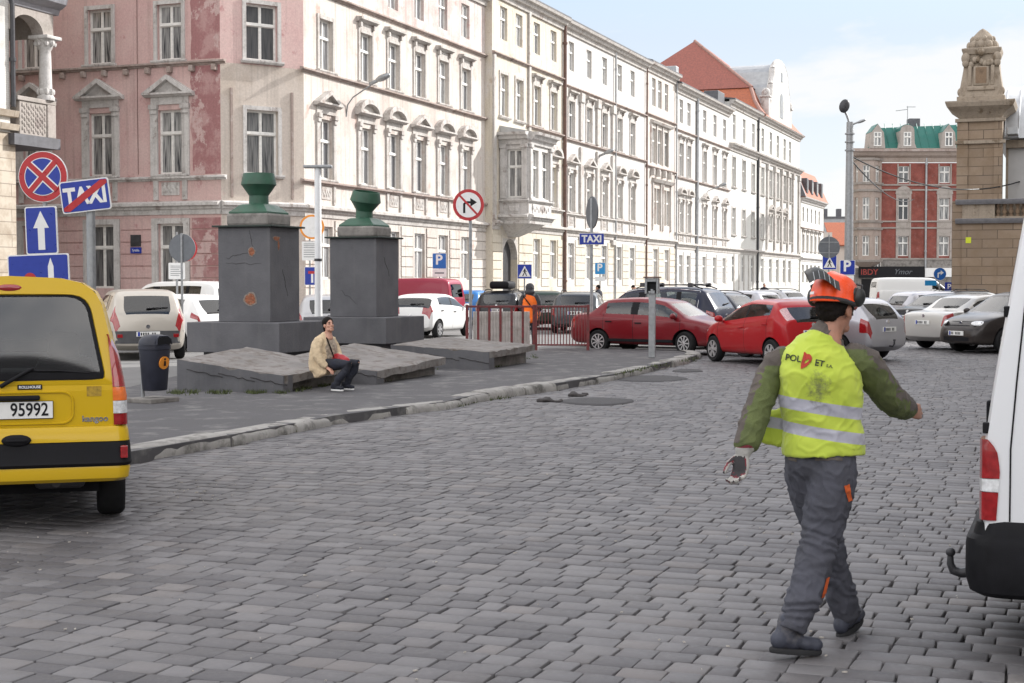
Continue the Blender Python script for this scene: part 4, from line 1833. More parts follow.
skinmesh('glove', b, .0055, [M['glove'], M['glovepalm'], M['glovered']], wk, 2, post=glove_tone)
# helmet
HM = HT @ Matrix.Translation((0, -.012, .042)) @ Matrix.Rotation(-.12, 4, 'X') @ Matrix.Diagonal((.96, .98, .86, 1))
b = MB()
prof = [(1.03, -.012), (1.05, -.004), (1.0, .006), (.985, .03), (.95, .06), (.86, .095), (.70, .122), (.45, .14), (.2, .147), (.02, .149)]
rs = []
for r, z in prof:
    ring = []
    for k in range(40):
        a = 2 * PI * k / 40
        x, y = .112 * r * math.cos(a), .138 * r * math.sin(a)
        zz = z
        if z < .01:
            zz = z - .02 * max(0, -math.sin(a)) - .004
        if z > .03:
            zz = z + .010 * max(0, 1 - abs(x) / .018) * (1 if abs(x) < .018 else 0)
        ring.append(HM @ Vector((x, y, zz)))
    rs.append(ring)
b.rings(rs)
brim = []
hl = b.build('hard_hat', M['helmet'], wk, 40)
b = MB()
rs = []
for k in range(9):
    a = R2(50 + 80 * k / 8)
    rs.append([HM @ Vector((.112 * q * math.cos(a), .138 * q * math.sin(a) + e, z)) for q, e, z in ((1.0, 0, .0), (1.05, .035 * math.sin((a - R2(50)) / R2(80) * PI), -.012), (1.05, .035 * math.sin((a - R2(50)) / R2(80) * PI), -.017), (1.0, 0, -.008))])
b.rings(rs)
b.build('peak', M['helmet'], hl, 50)
b = MB()
st_ = [HM @ Vector(p) for p in ((-.068, -.130, .0), (-.042, -.140, .0), (-.042, -.139, .016), (-.068, -.129, .016))]
b.quad(*st_)
b.build('sticker', M['signwhite'], hl)
b = MB()
b.tube([HM @ Vector((.108 * math.cos(R2(a)), .134 * math.sin(R2(a)), -.02)) for a in range(180, 361, 15)], .012, 8)
b.build('harness', M['glovepalm'], hl, 60)
for s in (1, -1):
    b = MB()
    cm = HM @ Vector((s * .122, .02, .020))
    Rm = HM.to_3x3() @ Matrix.Rotation(s * .12, 3, 'Y')
    b.ell(cm, (.027, .042, .052), 20, 12, T=Rm)
    b.ell(cm + Rm @ Vector((-s * .022, 0, 0)), (.02, .045, .055), 20, 10, T=Rm)
    e = b.build('ear_defender', M['muff'], wk, 180)
    b = MB()
    b.tube([cm + Rm @ Vector((s * .004, 0, .03)), HM @ Vector((s * .135, .01, .085)), HM @ Vector((s * .11, -.005, .09))], .006, 8)
    b.build('muff_arm', M['darkmetal'], e, 60)
# face screen pushed up over the crown
b = MB()
rb_ = MB()
top_c = HM @ Vector((-.02, -.01, .155))
up = []
for k in range(13):
    t = k / 12
    px, py = 808 + 31 * t, 271.5 - 5.5 * math.sin(PI * min(1, t * 1.15)) * 1 + 7 * t * t
    up.append((AT(px, py + 3.5, 6.99), AT(px + 1.5, py + 11.5 + 1.0 * t, 6.95)))
outer_ = [W_(*p[0]) for p in up]
low_ = [W_(*p[1]) for p in up]
rs = [[o_, l_, l_ + Vector((0, .006, .0)), o_ + Vector((0, .09, .012)), o_ + Vector((0, .095, .018))] for o_, l_ in zip(outer_, low_)]
b.rings(rs)
vz = b.build('face_screen', M['muff'], hl, 40)
for k in (2, 4, 6, 8, 10):
    rb_.tube([outer_[k] + Vector((0, -.002, .0)), low_[k] + Vector((0, -.004, 0))], .0022, 6)
rb_.build('screen_ribs', M['galv'], vz, 60)
# safety glasses
b = MB()
b.tube([HT @ Vector((.075, -.01, .008)), HT @ Vector((.068, .06, .008)), HT @ Vector((.06, .10, .006))], .003, 6)
b.tube([HT @ Vector((-.075, -.01, .008)), HT @ Vector((-.068, .06, .008)), HT @ Vector((-.06, .10, .006))], .003, 6)
gs = b.build('safety_glasses', M['darkmetal'], wk, 60)
b = MB()
for s in (1, -1):
    rs = []
    for k in range(7):
        a = R2(8 + 62 * k / 6)
        rs.append([HT @ Vector((s * .068 * math.sin(a), .052 + .064 * math.cos(a), z)) for z in (-.022, .0, .022)])
    b.rings(rs, cap=False, closed=False)
b.build('lens', M['carglass'], gs, 60)

# --- the seated woman
WX, WY = -2.86, 23.0
wo = thing('person', 'woman in a beige cardigan sitting on the concrete block with a red bag, looking up', 'person', (WX, WY, 0), R2(-13))


def V_(x, y, z):
    return Vector((x, y, z))


M['cardigan'] = mat('beige_cardigan', (.60, .47, .31), .95, .2, 8, .4, 90)
M['jeans'] = mat('dark_jeans', (.014, .016, .026), .85, .4, 9, .2, 120)
M['redbag'] = mat('red_leather', (.36, .012, .022), .45, .25, 9, .3, 50)
M['tee'] = mat('printed_top', (.33, .27, .21), .9, .5, 26)
fdir = (.90, -.43)
rt = Vector((-.43, -.90, 0))     # her right
b = MB()
HW_ = frame(V_(.06, -.03, 1.105), (.74, -.67), .24) @ Matrix.Scale(.95, 4)
head_shape(b, HW_, True)
b.limb([(V_(.02, 0, .98), .055, .055), (V_(-.01, 0, .85), .13, .09), (V_(-.02, 0, .6), .15, .11), (V_(0, 0, .48), .15, .11)], rt, 16)
b.limb([(V_(-.05, -.16, .86), .05, .05), (V_(-.02, -.25, .62), .042, .042), (V_(.10, -.27, .48), .03, .03)], fdir + (0,), 12)
hand_shape(b, V_(.115, -.275, .47), (.85, -.2, -.45), (.2, .9, .2), (-.35, -.1, -.8), 1.0, .8)
b.limb([(V_(.02, .17, .86), .05, .05), (V_(.13, .13, .62), .042, .042), (V_(.24, .0, .575), .03, .03)], fdir + (0,), 12)
hand_shape(b, V_(.25, -.01, .575), (.5, -.8, -.2), (-.3, -.3, .9), (-.7, -.4, -.3), 1.0, .9)
for kx, ky_, ax, ay in ((.47, -.26, .29, -.32), (.52, -.02, .36, -.07)):
    b.limb([(V_(0, ky_ * .5, .5), .07, .07), (V_(kx, ky_, .51), .05, .05), (V_(ax, ay, .22), .035, .035)], rt, 12)
skinmesh('body', b, .0075, [M['skin']], wo, 2)
eyes(HW_, wo, True)
b = MB()
b.ell(HW_ @ Vector((0, -.026, .051)), (.089, .104, .097), 18, 12, T=HW_.to_3x3())
b.ell(HW_ @ Vector((0, -.12, -.01)), (.035, .04, .04), 12, 8, T=HW_.to_3x3())
b.limb([(HW_ @ Vector((0, -.085, .0)), .06, .03), (HW_ @ Vector((0, -.09, -.08)), .05, .028), (HW_ @ Vector((0, -.09, -.14)), .03, .02)], HW_.to_3x3() @ Vector((1, 0, 0)), 12)
skinmesh('hair', b, .009, [M['hair']], wo, 2)
b = MB()
b.limb([(V_(-.03, 0, .44), .25, .19), (V_(-.04, 0, .56), .25, .185), (V_(-.035, 0, .70), .235, .175), (V_(-.02, 0, .82), .22, .15), (V_(0, 0, .90), .17, .10), (V_(.01, 0, .955), .085, .075)], rt, 22)
b.limb([(V_(-.05, -.16, .875), .075, .075), (V_(-.06, -.23, .76), .078, .082), (V_(-.03, -.27, .64), .072, .075), (V_(.04, -.285, .545), .062, .062), (V_(.095, -.28, .49), .048, .05)], fdir + (0,), 14)
b.limb([(V_(.03, .17, .875), .07, .07), (V_(.09, .20, .74), .07, .07), (V_(.15, .14, .63), .062, .062), (V_(.22, .03, .585), .045, .045)], fdir + (0,), 14)
b.limb([(V_(-.06, -.14, .60), .13, .06), (V_(-.03, -.20, .46), .15, .055), (V_(.0, -.23, .345), .14, .04)], fdir + (0,), 14)
skinmesh('cardigan', b, .011, [M['cardigan']], wo, 3, disp=cloth_fold(11, .013, 3))
b = MB()
b.limb([(V_(.0, .0, .50), .16, .13), (V_(.06, -.02, .62), .15, .125), (V_(.055, -.02, .76), .15, .115), (V_(.05, -.01, .88), .11, .075)], rt, 18)
skinmesh('top', b, .012, [M['tee']], wo, 3)
b = MB()
b.ell(V_(.02, 0, .49), (.19, .2, .11), 16, 10)
for kx, ky_, ax, ay in ((.47, -.26, .29, -.33), (.52, -.02, .37, -.08)):
    b.limb([(V_(.03, ky_ * .55, .50), .105, .095), (V_(.25, ky_ * .8, .515), .095, .088), (V_(kx, ky_, .515), .072, .07), (V_(kx - .05, ky_ - .01, .42), .062, .062), (V_(ax + .03, ay, .30), .055, .055), (V_(ax, ay, .19), .048, .048)], rt, 16)
skinmesh('jeans', b, .011, [M['jeans']], wo, 3, disp=wrinkle(16, .009, 6, (1, 1, .6)))
for ax, ay in ((.29, -.33), (.37, -.08)):
    boot('shoe', V_(ax - .02, ay, .122), (.92, -.38), 0, wo, M['jeans'], M['signwhite'], .95, .10)
b = MB()
b.ell(V_(.27, -.1, .60), (.155, .075, .07), 20, 12, T=Matrix.Rotation(-.42, 3, 'Z') @ Matrix.Rotation(.18, 3, 'Y'))
b.ell(V_(.34, -.13, .575), (.10, .07, .065), 16, 10, T=Matrix.Rotation(-.42, 3, 'Z'))
bag = skinmesh('shoulder_bag', b, .01, [M['redbag']], None, 2, disp=wrinkle(14, .01, 2))
bag.location = wo.location
bag.rotation_euler = wo.rotation_euler
tag(bag, 'red leather shoulder bag on the lap of the seated woman', 'bag')
b = MB()
b.tube([V_(.20, -.19, .62), V_(.15, -.17, .74), V_(.06, -.10, .90), V_(.0, -.02, .985), V_(-.04, .06, .95)], .012, 8)
b.build('strap', M['hair'], bag, 60)


# --- plain standing figures
def standing(x, y, z, f, coat, legs, label, hood=False, vest=None, group=None, h=1.72, arms=0.0):
    t = thing('person', label, 'person', (x, y, z), math.atan2(-f[0], f[1]), group)
    k = h / 1.72
    q = lambda a, b_, c: Vector((a * k, b_ * k, c * k))
    b = MB()
    T = Matrix.Translation(q(0, .03, 1.57)) @ Matrix.Scale(k, 4)
    head_shape(b, T)
    b.limb([(q(0, 0, 1.45), .06, .06), (q(0, 0, 1.3), .14, .09), (q(0, 0, .95), .13, .09)], (1, 0, 0), 12)
    for s in (1, -1):
        b.limb([(q(s * .1, 0, .93), .07, .07), (q(s * .11, .01, .5), .05, .05), (q(s * .12, 0, .08), .035, .035)], (1, 0, 0), 10)
        b.limb([(q(s * .17, 0, 1.4), .05, .05), (q(s * .24, .0, 1.12), .04, .04), (q(s * .23, .08 + arms, .9 + arms), .028, .028)], (1, 0, 0), 10)
        hand_shape(b, q(s * .23, .085 + arms, .88 + arms), (0, .25, -1), (-s * .2, 1, .2), (-s * 1, 0, 0), k, .7)
    skinmesh('body', b, .012, [M['skin']], t, 2)
    eyes(T, t, True)
    b = MB()
    b.limb([(q(0, 0, .86), .17, .13), (q(0, 0, 1.05), .175, .13), (q(0, 0, 1.28), .19, .135), (q(0, 0, 1.41), .165, .11), (q(0, 0, 1.48), .08, .075)], (1, 0, 0), 16)
    for s in (1, -1):
        b.limb([(q(s * .16, 0, 1.40), .07, .07), (q(s * .215, 0, 1.28), .068, .068), (q(s * .245, 0, 1.12), .06, .06), (q(s * .235, .07 + arms, .93 + arms), .05, .05)], (1, 0, 0), 12)
    if hood:
        b.ell(q(0, -.01, 1.60), (.115, .12, .135), 14, 10)
        b.ell(q(0, -.05, 1.50), (.14, .11, .07), 14, 10)
    skinmesh('jacket', b, .015, [coat], t, 3, disp=wrinkle(11, .012, x))
    if not hood:
        b = MB()
        b.ell(q(0, .01, 1.61), (.083, .1, .095), 14, 10)
        skinmesh('hair', b, .012, [M['hair']], t, 1)
    b = MB()
    b.ell(q(0, 0, .92), (.165, .12, .1), 14, 10)
    for s in (1, -1):
        b.limb([(q(s * .09, 0, .92), .092, .1), (q(s * .1, .01, .52), .07, .075), (q(s * .115, 0, .1), .06, .065)], (1, 0, 0), 14)
    skinmesh('trousers', b, .014, [legs], t, 3, disp=wrinkle(13, .008, y))
    for s in (1, -1):
        boot('shoe', q(s * .115, .01, .0), (0, 1), 0, t, M['boot'], M['sole'], k, .10)
    if vest:
        b = MB()
        b.limb([(q(0, 0, .80), .195, .155), (q(0, 0, 1.05), .195, .15), (q(0, 0, 1.28), .195, .15), (q(0, 0, 1.40), .15, .125), (q(0, 0, 1.47), .10, .09)], (1, 0, 0), 18)
        skinmesh('safety_vest', b, .014, [vest], t, 3, disp=wrinkle(9, .012, y))
        b = MB()
        b.tube([q(-.16, -.13, 1.40), q(0, -.175, 1.2), q(.17, -.16, .98)], .016, 6)
        b.build('bag_strap', M['hair'], t, 60)
    return t


M['orangevest'] = mat('orange_vest_cloth', (.85, .16, .015), .8, .15, 9)
M['greyhood'] = mat('dark_grey_hoodie', (.045, .045, .05), .95, .25, 9)
M['navycoat'] = mat('navy_coat', (.02, .022, .035), .9, .25, 9)
M['browncoat'] = mat('brown_coat', (.06, .035, .025), .9, .25, 9)
q = XG(530, 38.4)
standing(q.x, q.y, 0, (.12, 1), M['greyhood'], M['jeans'], 'workman in an orange vest and grey hood beyond the railing, back turned', True, M['orangevest'], h=1.74, arms=.12)
q = XG(598.5, 62)
standing(q.x, q.y, 0, (-.8, .5), M['navycoat'], M['jeans'], 'person in a navy coat on the far pavement, next to the TAXI pole', group=None, h=1.7)
q = XG(633, 66)
standing(q.x, q.y, 0, (.8, -.5), M['browncoat'], M['jeans'], 'person in a brown coat on the far pavement just beside the parking meter', h=1.68)
q = XG(764, 96)
standing(q.x, q.y, 0, (.3, -1), M['navycoat'], M['jeans'], 'distant person in dark clothes above the roof of the bright red hatchback', h=1.75)
# ------------------------------------------------------------------ pillars, concrete blocks, bin, railing, meter
def darkpaint():
    m, t, b = nt('dark_grey_masonry_paint')
    v = coords(t)
    n1 = noi(t, v, 1.7, 8, .6)
    n2 = noi(t, v, 22, 6, .7)
    c = mixc(t, ramp(t, n1, .3, .7), (.078, .078, .086), (.120, .119, .128))
    c = mixc(t, ramp(t, n2, .62, .8), c, (.17, .165, .16))
    st = noi(t, coords(t, (7, 7, .35)), 1.2, 5)
    c = mixc(t, math2(t, 'MULTIPLY', ramp(t, st, .55, .78), .35), c, (.16, .155, .15))
    t.links.new(c, b.inputs['Base Color'])
    b.inputs['Roughness'].default_value = .7
    bump(t, b, mixc(t, .6, n1, n2), .5, .02)
    return m


M['darkpaint'] = darkpaint()
M['urn'] = mat('green_urn_paint', (.028, .088, .055), .5, .25, 5, .25, 30, dirt=(.06, .075, .05), dscale=3, dlo=.56, dhi=.75)
M['urnedge'] = mat('green_black_cap', (.018, .028, .022), .6, .3, 8)
M['brickpatch'] = mat('bare_brick_patch', (.24, .085, .045), .95, .45, 22, .9, 40, dirt=(.36, .22, .14), dscale=18)
M['plasteredge'] = mat('broken_plaster_edge', (.22, .185, .16), .95, .3, 30, .8, 60)
M['crack'] = mat('crack_shadow_line', (.03, .028, .028), .95, .2, 20)


def blob(cx, cz, rx, rz, seed, n=22):
    out = []
    for k in range(n):
        a = 2 * PI * k / n
        q = 1 + .32 * noise.noise(Vector((math.cos(a) * 1.6 + seed, math.sin(a) * 1.6, seed)))
        out.append((cx + rx * q * math.cos(a), cz + rz * q * math.sin(a)))
    return out


def pillar(label, edge, ztop, tilt, marks, k=1.0):
    a = 1.10 * k
    c = Vector((edge.x, edge.y)) - RV * a / 2 + SV * a / 2
    t = thing('pillar', label, 'pillar', (c.x, c.y, .0), GRID, 'urn-topped pillars on the traffic island')
    h = a / 2
    zp = 1.03
    b = MB()
    b.bbox(-h - .42, h + .42, -h - .42, h + .42, .48, zp, .012)
    b.box(-h - .2, h + .2, -h - .2, h + .2, 0, .48)
    b.build('plinth', M['darkpaint'], t)
    b = MB()
    b.bbox(-h, h, -h, h, zp, ztop, .012)
    sh_ = b.build('shaft', M['darkpaint'], t)
    b = MB()
    b.bbox(-h - .085, h + .085, -h - .085, h + .085, ztop, ztop + .035, .008)
    b.build('cap', M['urnedge'], t)
    bh = h * .80
    b = MB()
    b.bbox(-bh, bh, -bh, bh, ztop + .035, ztop + .26, .04)
    b.build('stone_block', M['slab'], t)
    z = ztop + .26
    b = MB()
    b.rings([[(x * q, y * q, zz) for x, y in ((-1, -1), (1, -1), (1, 1), (-1, 1))] for q, zz in ((bh * .92, z), (bh * .92, z + .03), (.26, z + .16), (.22, z + .18))])
    ub = b.build('urn_foot', M['urn'], t)
    b = MB()
    b.lathe([(.20, z + .15), (.205, z + .18), (.185, z + .19), (.18, z + .36), (.20, z + .365)], 32)
    b.build('urn_neck', M['urn'], ub, 40)
    T = Matrix.Translation((0, 0, z + .33)) @ Matrix.Rotation(tilt, 4, 'Y') @ Matrix.Rotation(tilt * .5, 4, 'X')
    b = MB()
    b.lathe([(.17, -.01), (.185, .02), (.315, .205), (.33, .215), (.33, .235), (.288, .43), (.272, .43), (.30, .24), (.16, .03)], 40, T=T)
    b.build('urn_bowl', M['urn'], t, 35)
    for face, kind, cx, cz, rx, rz, seed in marks:
        Tm = Matrix.Identity(4) if face == 'f' else Matrix.Rotation(PI / 2, 4, 'Z')
        if kind == 'brick':
            b = MB()
            b.prism(blob(cx, cz, rx * 1.2, rz * 1.2, seed), -h - .004, -h + .01, 0, Tm)
            b.prism(blob(cx, cz, rx * .95, rz * .95, seed), -h - .0065, -h + .01, 1, Tm)
            b.build('bare_patch', [M['plasteredge'], M['brickpatch']], sh_)
        else:
            b = MB()
            p = Vector((cx, cz))
            pts = []
            for q in range(12):
                u = q / 11
                pts.append(Tm @ Vector((cx + rx * u + .03 * noise.noise(Vector((u * 6, seed, 0))), -h - .001, cz + rz * u + .06 * noise.noise(Vector((u * 5, seed + 4, 1))))))
            b.tube(pts, [.0045 * (1 - abs(u / 11 - .4)) for u in range(12)], 5)
            b.build('crack', M['crack'], sh_)
    return t


e1 = XG(270.5, 27.5)
pillar('nearer dark grey pillar with a bare brick hole, topped by an upright green urn', e1, 2.78, .0, [
    ('f', 'brick', .13, 1.45, .12, .10, 1), ('f', 'brick', .16, 2.33, .065, .075, 2), ('r', 'brick', -.32, 2.57, .12, .04, 3), ('r', 'brick', -.24, 2.45, .03, .09, 9),
    ('f', 'crack', -.38, 2.22, .55, .1, 5), ('f', 'crack', -.38, 2.12, .75, -.02, 6), ('f', 'crack', .12, 2.72, .08, -.4, 7), ('r', 'crack', -.1, 2.0, .2, -.5, 8)])
e2 = SRp(27.5 * SV.y + e1.x * SV.x + 4.44, e1.x * RV.x + 27.5 * RV.y)
pillar('farther dark grey pillar with smooth sides, topped by a crooked green urn', e2, 2.70, .17, [('f', 'crack', -.3, 1.6, .4, -.3, 11), ('r', 'crack', -.2, 2.3, .3, -.4, 12)])

M['slabtop'] = mat('worn_block_top', (.21, .195, .185), .92, .3, 2.2, .4, 55, dirt=(.12, .10, .085), dscale=4.5, dlo=.46, dhi=.64)


def slab(label, s0, s1, r0, r1, zs, seed):
    """block on the island; zs = top heights at front-left, front-right, back-right, back-left"""
    c = SRp((s0 + s1) / 2, (r0 + r1) / 2)
    t = thing('concrete_block', label, 'concrete block', (c.x, c.y, .1), GRID, 'broken concrete blocks used as seats')
    hx, hy = (r1 - r0) / 2, (s1 - s0) / 2

    def top(u, v):
        return ((zs[0] * (1 - u) + zs[1] * u) * (1 - v) + (zs[3] * (1 - u) + zs[2] * u) * v) - .1
    NX, NY = 26, 30
    g = MB()
    idx = {}
    for layer in (0, 1):
        for i in range(NX + 1):
            for j in range(NY + 1):
                u, v = i / NX, j / NY
                x, y = -hx + 2 * hx * u, -hy + 2 * hy * v
                e = min(u, 1 - u, v, 1 - v)
                nz = noise.noise(Vector((x * 5 + seed, y * 5, layer))) * .005
                z = top(u, v) + nz - (.008 * max(0, 1 - e * 40) if layer else 0)
                if e == 0:
                    x += noise.noise(Vector((x * 4, y * 4, seed))) * .014
                    y += noise.noise(Vector((y * 4, x * 4, seed + 3))) * .02 + (.04 if j == 0 else 0)
                    z -= max(0, noise.noise(Vector((x * 3, y * 3, seed))) - .1) * .08
                if layer == 0:
                    z = top(u, v) - .13 + noise.noise(Vector((x * 3, y * 3, seed + 8))) * .02
                idx[layer, i, j] = len(g.v)
                g.v.append((x, y, z))
    for i in range(NX):
        for j in range(NY):
            g.f.append((idx[1, i, j], idx[1, i + 1, j], idx[1, i + 1, j + 1], idx[1, i, j + 1]))
            g.f.append((idx[0, i, j], idx[0, i, j + 1], idx[0, i + 1, j + 1], idx[0, i + 1, j]))
    for i in range(NX):
        g.f.append((idx[0, i, 0], idx[0, i + 1, 0], idx[1, i + 1, 0], idx[1, i, 0]))
        g.f.append((idx[0, i + 1, NY], idx[0, i, NY], idx[1, i, NY], idx[1, i + 1, NY]))
    for j in range(NY):
        g.f.append((idx[0, NX, j], idx[0, NX, j + 1], idx[1, NX, j + 1], idx[1, NX, j]))
        g.f.append((idx[0, 0, j + 1], idx[0, 0, j], idx[1, 0, j], idx[1, 0, j + 1]))
    g.m = [0] * len(g.f)
    g.build('top_slab', M['slabtop'], t, 50)
    # painted masonry below: end walls full width, the long side set back
    b = MB()
    n = 24
    rs = []
    for q in (0, 1):
        pts = []
        for k in range(n + 1):
            u = k / n
            jig = noise.noise(Vector((u * 7, seed, 2))) * .03
            pts.append((-hx + 2 * hx * u, -hy + .01 + .012 * noise.noise(Vector((u * 9, seed, 0))), (top(u, 0) - .004 - max(0, jig) * 3) if q else -.05))
        rs.append(pts)
    back = [[(p[0], -hy + .3, p[2]) for p in r] for r in rs]
    for k in range(n):
        b.quad(rs[0][k], rs[0][k + 1], rs[1][k + 1], rs[1][k])
        b.quad(back[0][k + 1], back[0][k], back[1][k], back[1][k + 1])
    b.quad(rs[0][n], back[0][n], back[1][n], rs[1][n])
    b.quad(back[0][0], rs[0][0], rs[1][0], back[1][0])
    b.build('end_wall', M['darkpaint'], t, 40)
    b = MB()
    b.add([(-hx, -hy + .28, -.05), (hx - .2, -hy + .28, -.05), (hx - .2, hy, -.05), (-hx, hy, -.05), (-hx, -hy + .28, top(0, .1) - .1), (hx - .2, -hy + .28, top(1, .1) - .1), (hx - .2, hy, top(1, 1) - .1), (-hx, hy, top(0, 1) - .1)],
          [(0, 1, 5, 4), (1, 2, 6, 5), (2, 3, 7, 6), (3, 0, 4, 7)])
    b.build('base', M['slab'], t)
    # cracks in the paint
    b = MB()
    for q in range(3):
        x0, z0 = -hx * (.8 - q * .6), .33 - .05 * q
        pts = [(x0 + k * .07, -hy - .012 + .004, z0 - k * .012 + .03 * noise.noise(Vector((k * .9, seed + q, 0)))) for k in range(10)]
        b.tube(pts, .006, 5)
    b.build('crack', M['crack'], t)
    return t


slab('broken concrete block with a ragged dark painted end, beside the litter bin', 19.7, 21.78, -12.95, -11.1, (.58, .37, .43, .70), 3)
slab('flat concrete block behind the seated woman, at the foot of the second pillar', 21.84, 24.66, -12.4, -10.6, (.50, .33, .43, .66), 11)
slab('low concrete block nearest the railing, last of the row', 26.4, 29.0, -12.5, -10.45, (.56, .45, .49, .63), 19)

# litter bin
q = G(155, 401.5, .115)
bn = thing('litter_bin', 'dark blue-grey hooded litter bin with an orange disc, on a post by the kerb', 'litter bin', (q.x, q.y, .115), R2(58))
M['binblue'] = mat('dark_bin_plastic', (.018, .020, .034), .5, .25, 6, .1, 60)
b = MB()
def oval(rx, ry, z, n=32, p=2.6):
    out = []
    for k in range(n):
        a = 2 * PI * k / n
        c_, s_ = math.cos(a), math.sin(a)
        out.append((rx * abs(c_) ** (2 / p) * (1 if c_ > 0 else -1), ry * abs(s_) ** (2 / p) * (1 if s_ > 0 else -1), z))
    return out
b.rings([oval(.155, .135, .155), oval(.165, .145, .17), oval(.205, .185, .72), oval(.215, .195, .725), oval(.215, .195, .78), oval(.205, .185, .785)])
b.build('bucket', M['binblue'], bn, 40)
b = MB()
rs = []
for k in range(9):
    a = PI / 2 * k / 8
    rs.append([(x, y, .785 + .145 * math.sin(a)) for x, y, z in oval(.21 * max(.05, math.cos(a) ** .6), .19 * max(.05, math.cos(a) ** .6), 0)])
b.rings(rs)
b.build('hood', M['binblue'], bn, 45)
b = MB()
b.prism([(-.13, .80), (.13, .80), (.12, .86), (.07, .895), (-.07, .895), (-.12, .86)], -.197, -.10)
b.build('mouth', M['signblack'], bn)
b = MB()
b.tube([(-.14, -.19, .79), (-.13, -.185, .865), (-.075, -.165, .905), (.075, -.165, .905), (.13, -.185, .865), (.14, -.19, .79)], .011, 8)
b.build('mouth_rim', M['binblue'], bn, 60)
b = MB()
b.rings([[(.088 * math.cos(2 * PI * k / 28), y - .028 * (.5 + math.sin(2 * PI * k / 28) * .5), .54 + .088 * math.sin(2 * PI * k / 28)) for k in range(28)] for y in (-.155, -.175)])
sg_ = b.build('bin_disc', M['signorange'], bn)
b = MB()
b.box(-.012, .012, -.204, -.17, .50, .565)
b.ell((0, -.198, .59), (.018, .008, .018), 10, 6)
b.build('disc_symbol', M['signblack'], sg_)
b = MB()
b.cyl((-.03, .20, 0), (-.03, .20, .75), .026)
b.build('post', M['galv'], bn, 40)
b = MB()
b.bbox(-.27, .27, -.2, .30, -.01, .055, .012)
b.build('base_slab', M['slab'], bn)

# railing in two bays
M['railred'] = mat('dull_red_railing_paint', (.15, .026, .028), .55, .3, 9, .2, 60, dirt=(.06, .03, .025), dscale=6)


def railing(label, p0, p1, gap, wbar, z0=.1, hh=1.10):
    d = Vector((p1.x - p0.x, p1.y - p0.y))
    L = d.length
    t = thing('railing', label, 'railing', (p0.x, p0.y, z0), math.atan2(d.y, d.x), 'red-brown railings at the island edge')
    for x in (0, L):
        b = MB()
        b.bbox(x - .035, x + .035, -.035, .035, 0, hh + .02, .006)
        b.build('post', M['railred'], t)
    b = MB()
    b.bbox(.03, L - .03, -.03, .03, hh - .05, hh, .006)
    b.build('rail', M['railred'], t)
    b = MB()
    b.bbox(.03, L - .03, -.022, .022, .12, .16, .005)
    b.build('rail', M['railred'], t)
    b = MB()
    n = int(L / gap)
    for k in range(1, n):
        x = L * k / n
        b.box(x - wbar / 2, x + wbar / 2, -.012, .012, .15, hh - .04)
    b.build('bars', M['railred'], t)
    return t


fy = 36.6
railing('dull red railing bay with widely spaced bars in front of the white board', XG(467, fy), XG(534, fy), .245, .06)
railing('dull red railing bay with close-set bars in front of the dark red saloon', XG(536, fy), XG(588, fy), .072, .023)
M['oldboard'] = mat('weathered_white_boards', (.44, .415, .39), .7, .15, 5, dirt=(.3, .27, .24), dscale=3)
q = XG(473, 37.3)
wb_ = thing('white_board', 'off-white ribbed barrier panel standing behind the widely barred railing', 'barrier board', (q.x, q.y, 0), 0)
b = MB()
x = 0
b.box(0, 1.41, -.006, .02, .04, 1.04)
while x < 1.40:
    b.bbox(x, x + .045, -.022, .0, .04, 1.04, .01)
    x += .075
b.build('boards', M['oldboard'], wb_)
b = MB()
b.box(0, 1.42, .02, .05, .2, .27)
b.box(0, 1.42, .02, .05, .8, .87)
b.build('battens', M['frame'], wb_)

# parking meter post
q = G(652, 357.5, .115)
mt_ = thing('parking_meter', 'grey square post with a box head, standing on the tip of the pavement', 'parking meter', (q.x, q.y, .115), R2(-12))
b = MB()
b.bbox(-.072, .072, -.06, .06, 0, 1.42, .01)
b.build('post', M['galv'], mt_)
b = MB()
b.bbox(-.15, .15, -.03, .13, 1.40, 1.74, .012)
b.bbox(-.15, -.10, -.13, -.03, 1.40, 1.74, .008)
b.bbox(.10, .15, -.13, -.03, 1.40, 1.74, .008)
b.bbox(-.10, .10, -.13, -.03, 1.66, 1.74, .008)
hd_ = b.build('head', M['galv'], mt_)
b = MB()
b.box(-.10, .10, -.033, -.028, 1.42, 1.655)
b.build('slot', M['signblack'], hd_)
b = MB()
for x, z in ((-.05, 1.46), (.04, 1.47), (.0, 1.50)):
    b.bbox(x - .025, x + .025, -.10, -.03, 1.40, z, .006)
b.build('buttons', M['galv'], hd_)
b = MB()
b.bbox(-.185, .185, -.165, .165, 1.745, 1.775, .008)
b.build('cap', M['pipe'], mt_)

# ------------------------------------------------------------------ signs
def post(root, h, r=.03, m='galv', z=0, x=0, y=0):
    b = MB()
    b.cyl((x, y, z), (x, y, h), r, n=14)
    return b.build('pole', M[m], root, 50)


def disc_pts(r, n=40, cx=0, cz=0):
    return [(cx + r * math.cos(2 * PI * k / n), cz + r * math.sin(2 * PI * k / n)) for k in range(n)]


def clipbar(r, w, ang):
    """bar through a circle of radius r"""
    h = w / 2
    c = math.sqrt(max(0, r * r - h * h))
    p = [(-c, -h), (c, -h)] + [(r * math.cos(a), r * math.sin(a)) for a in [math.asin(h / r) * (k / 4) for k in range(-3, 4)]] + [(c, h), (-c, h)] + [(-r * math.cos(a), -r * math.sin(a)) for a in [math.asin(h / r) * (k / 4) for k in range(-3, 4)]]
    ca, sa = math.cos(ang), math.sin(ang)
    return [(x * ca - z * sa, x * sa + z * ca) for x, z in p]


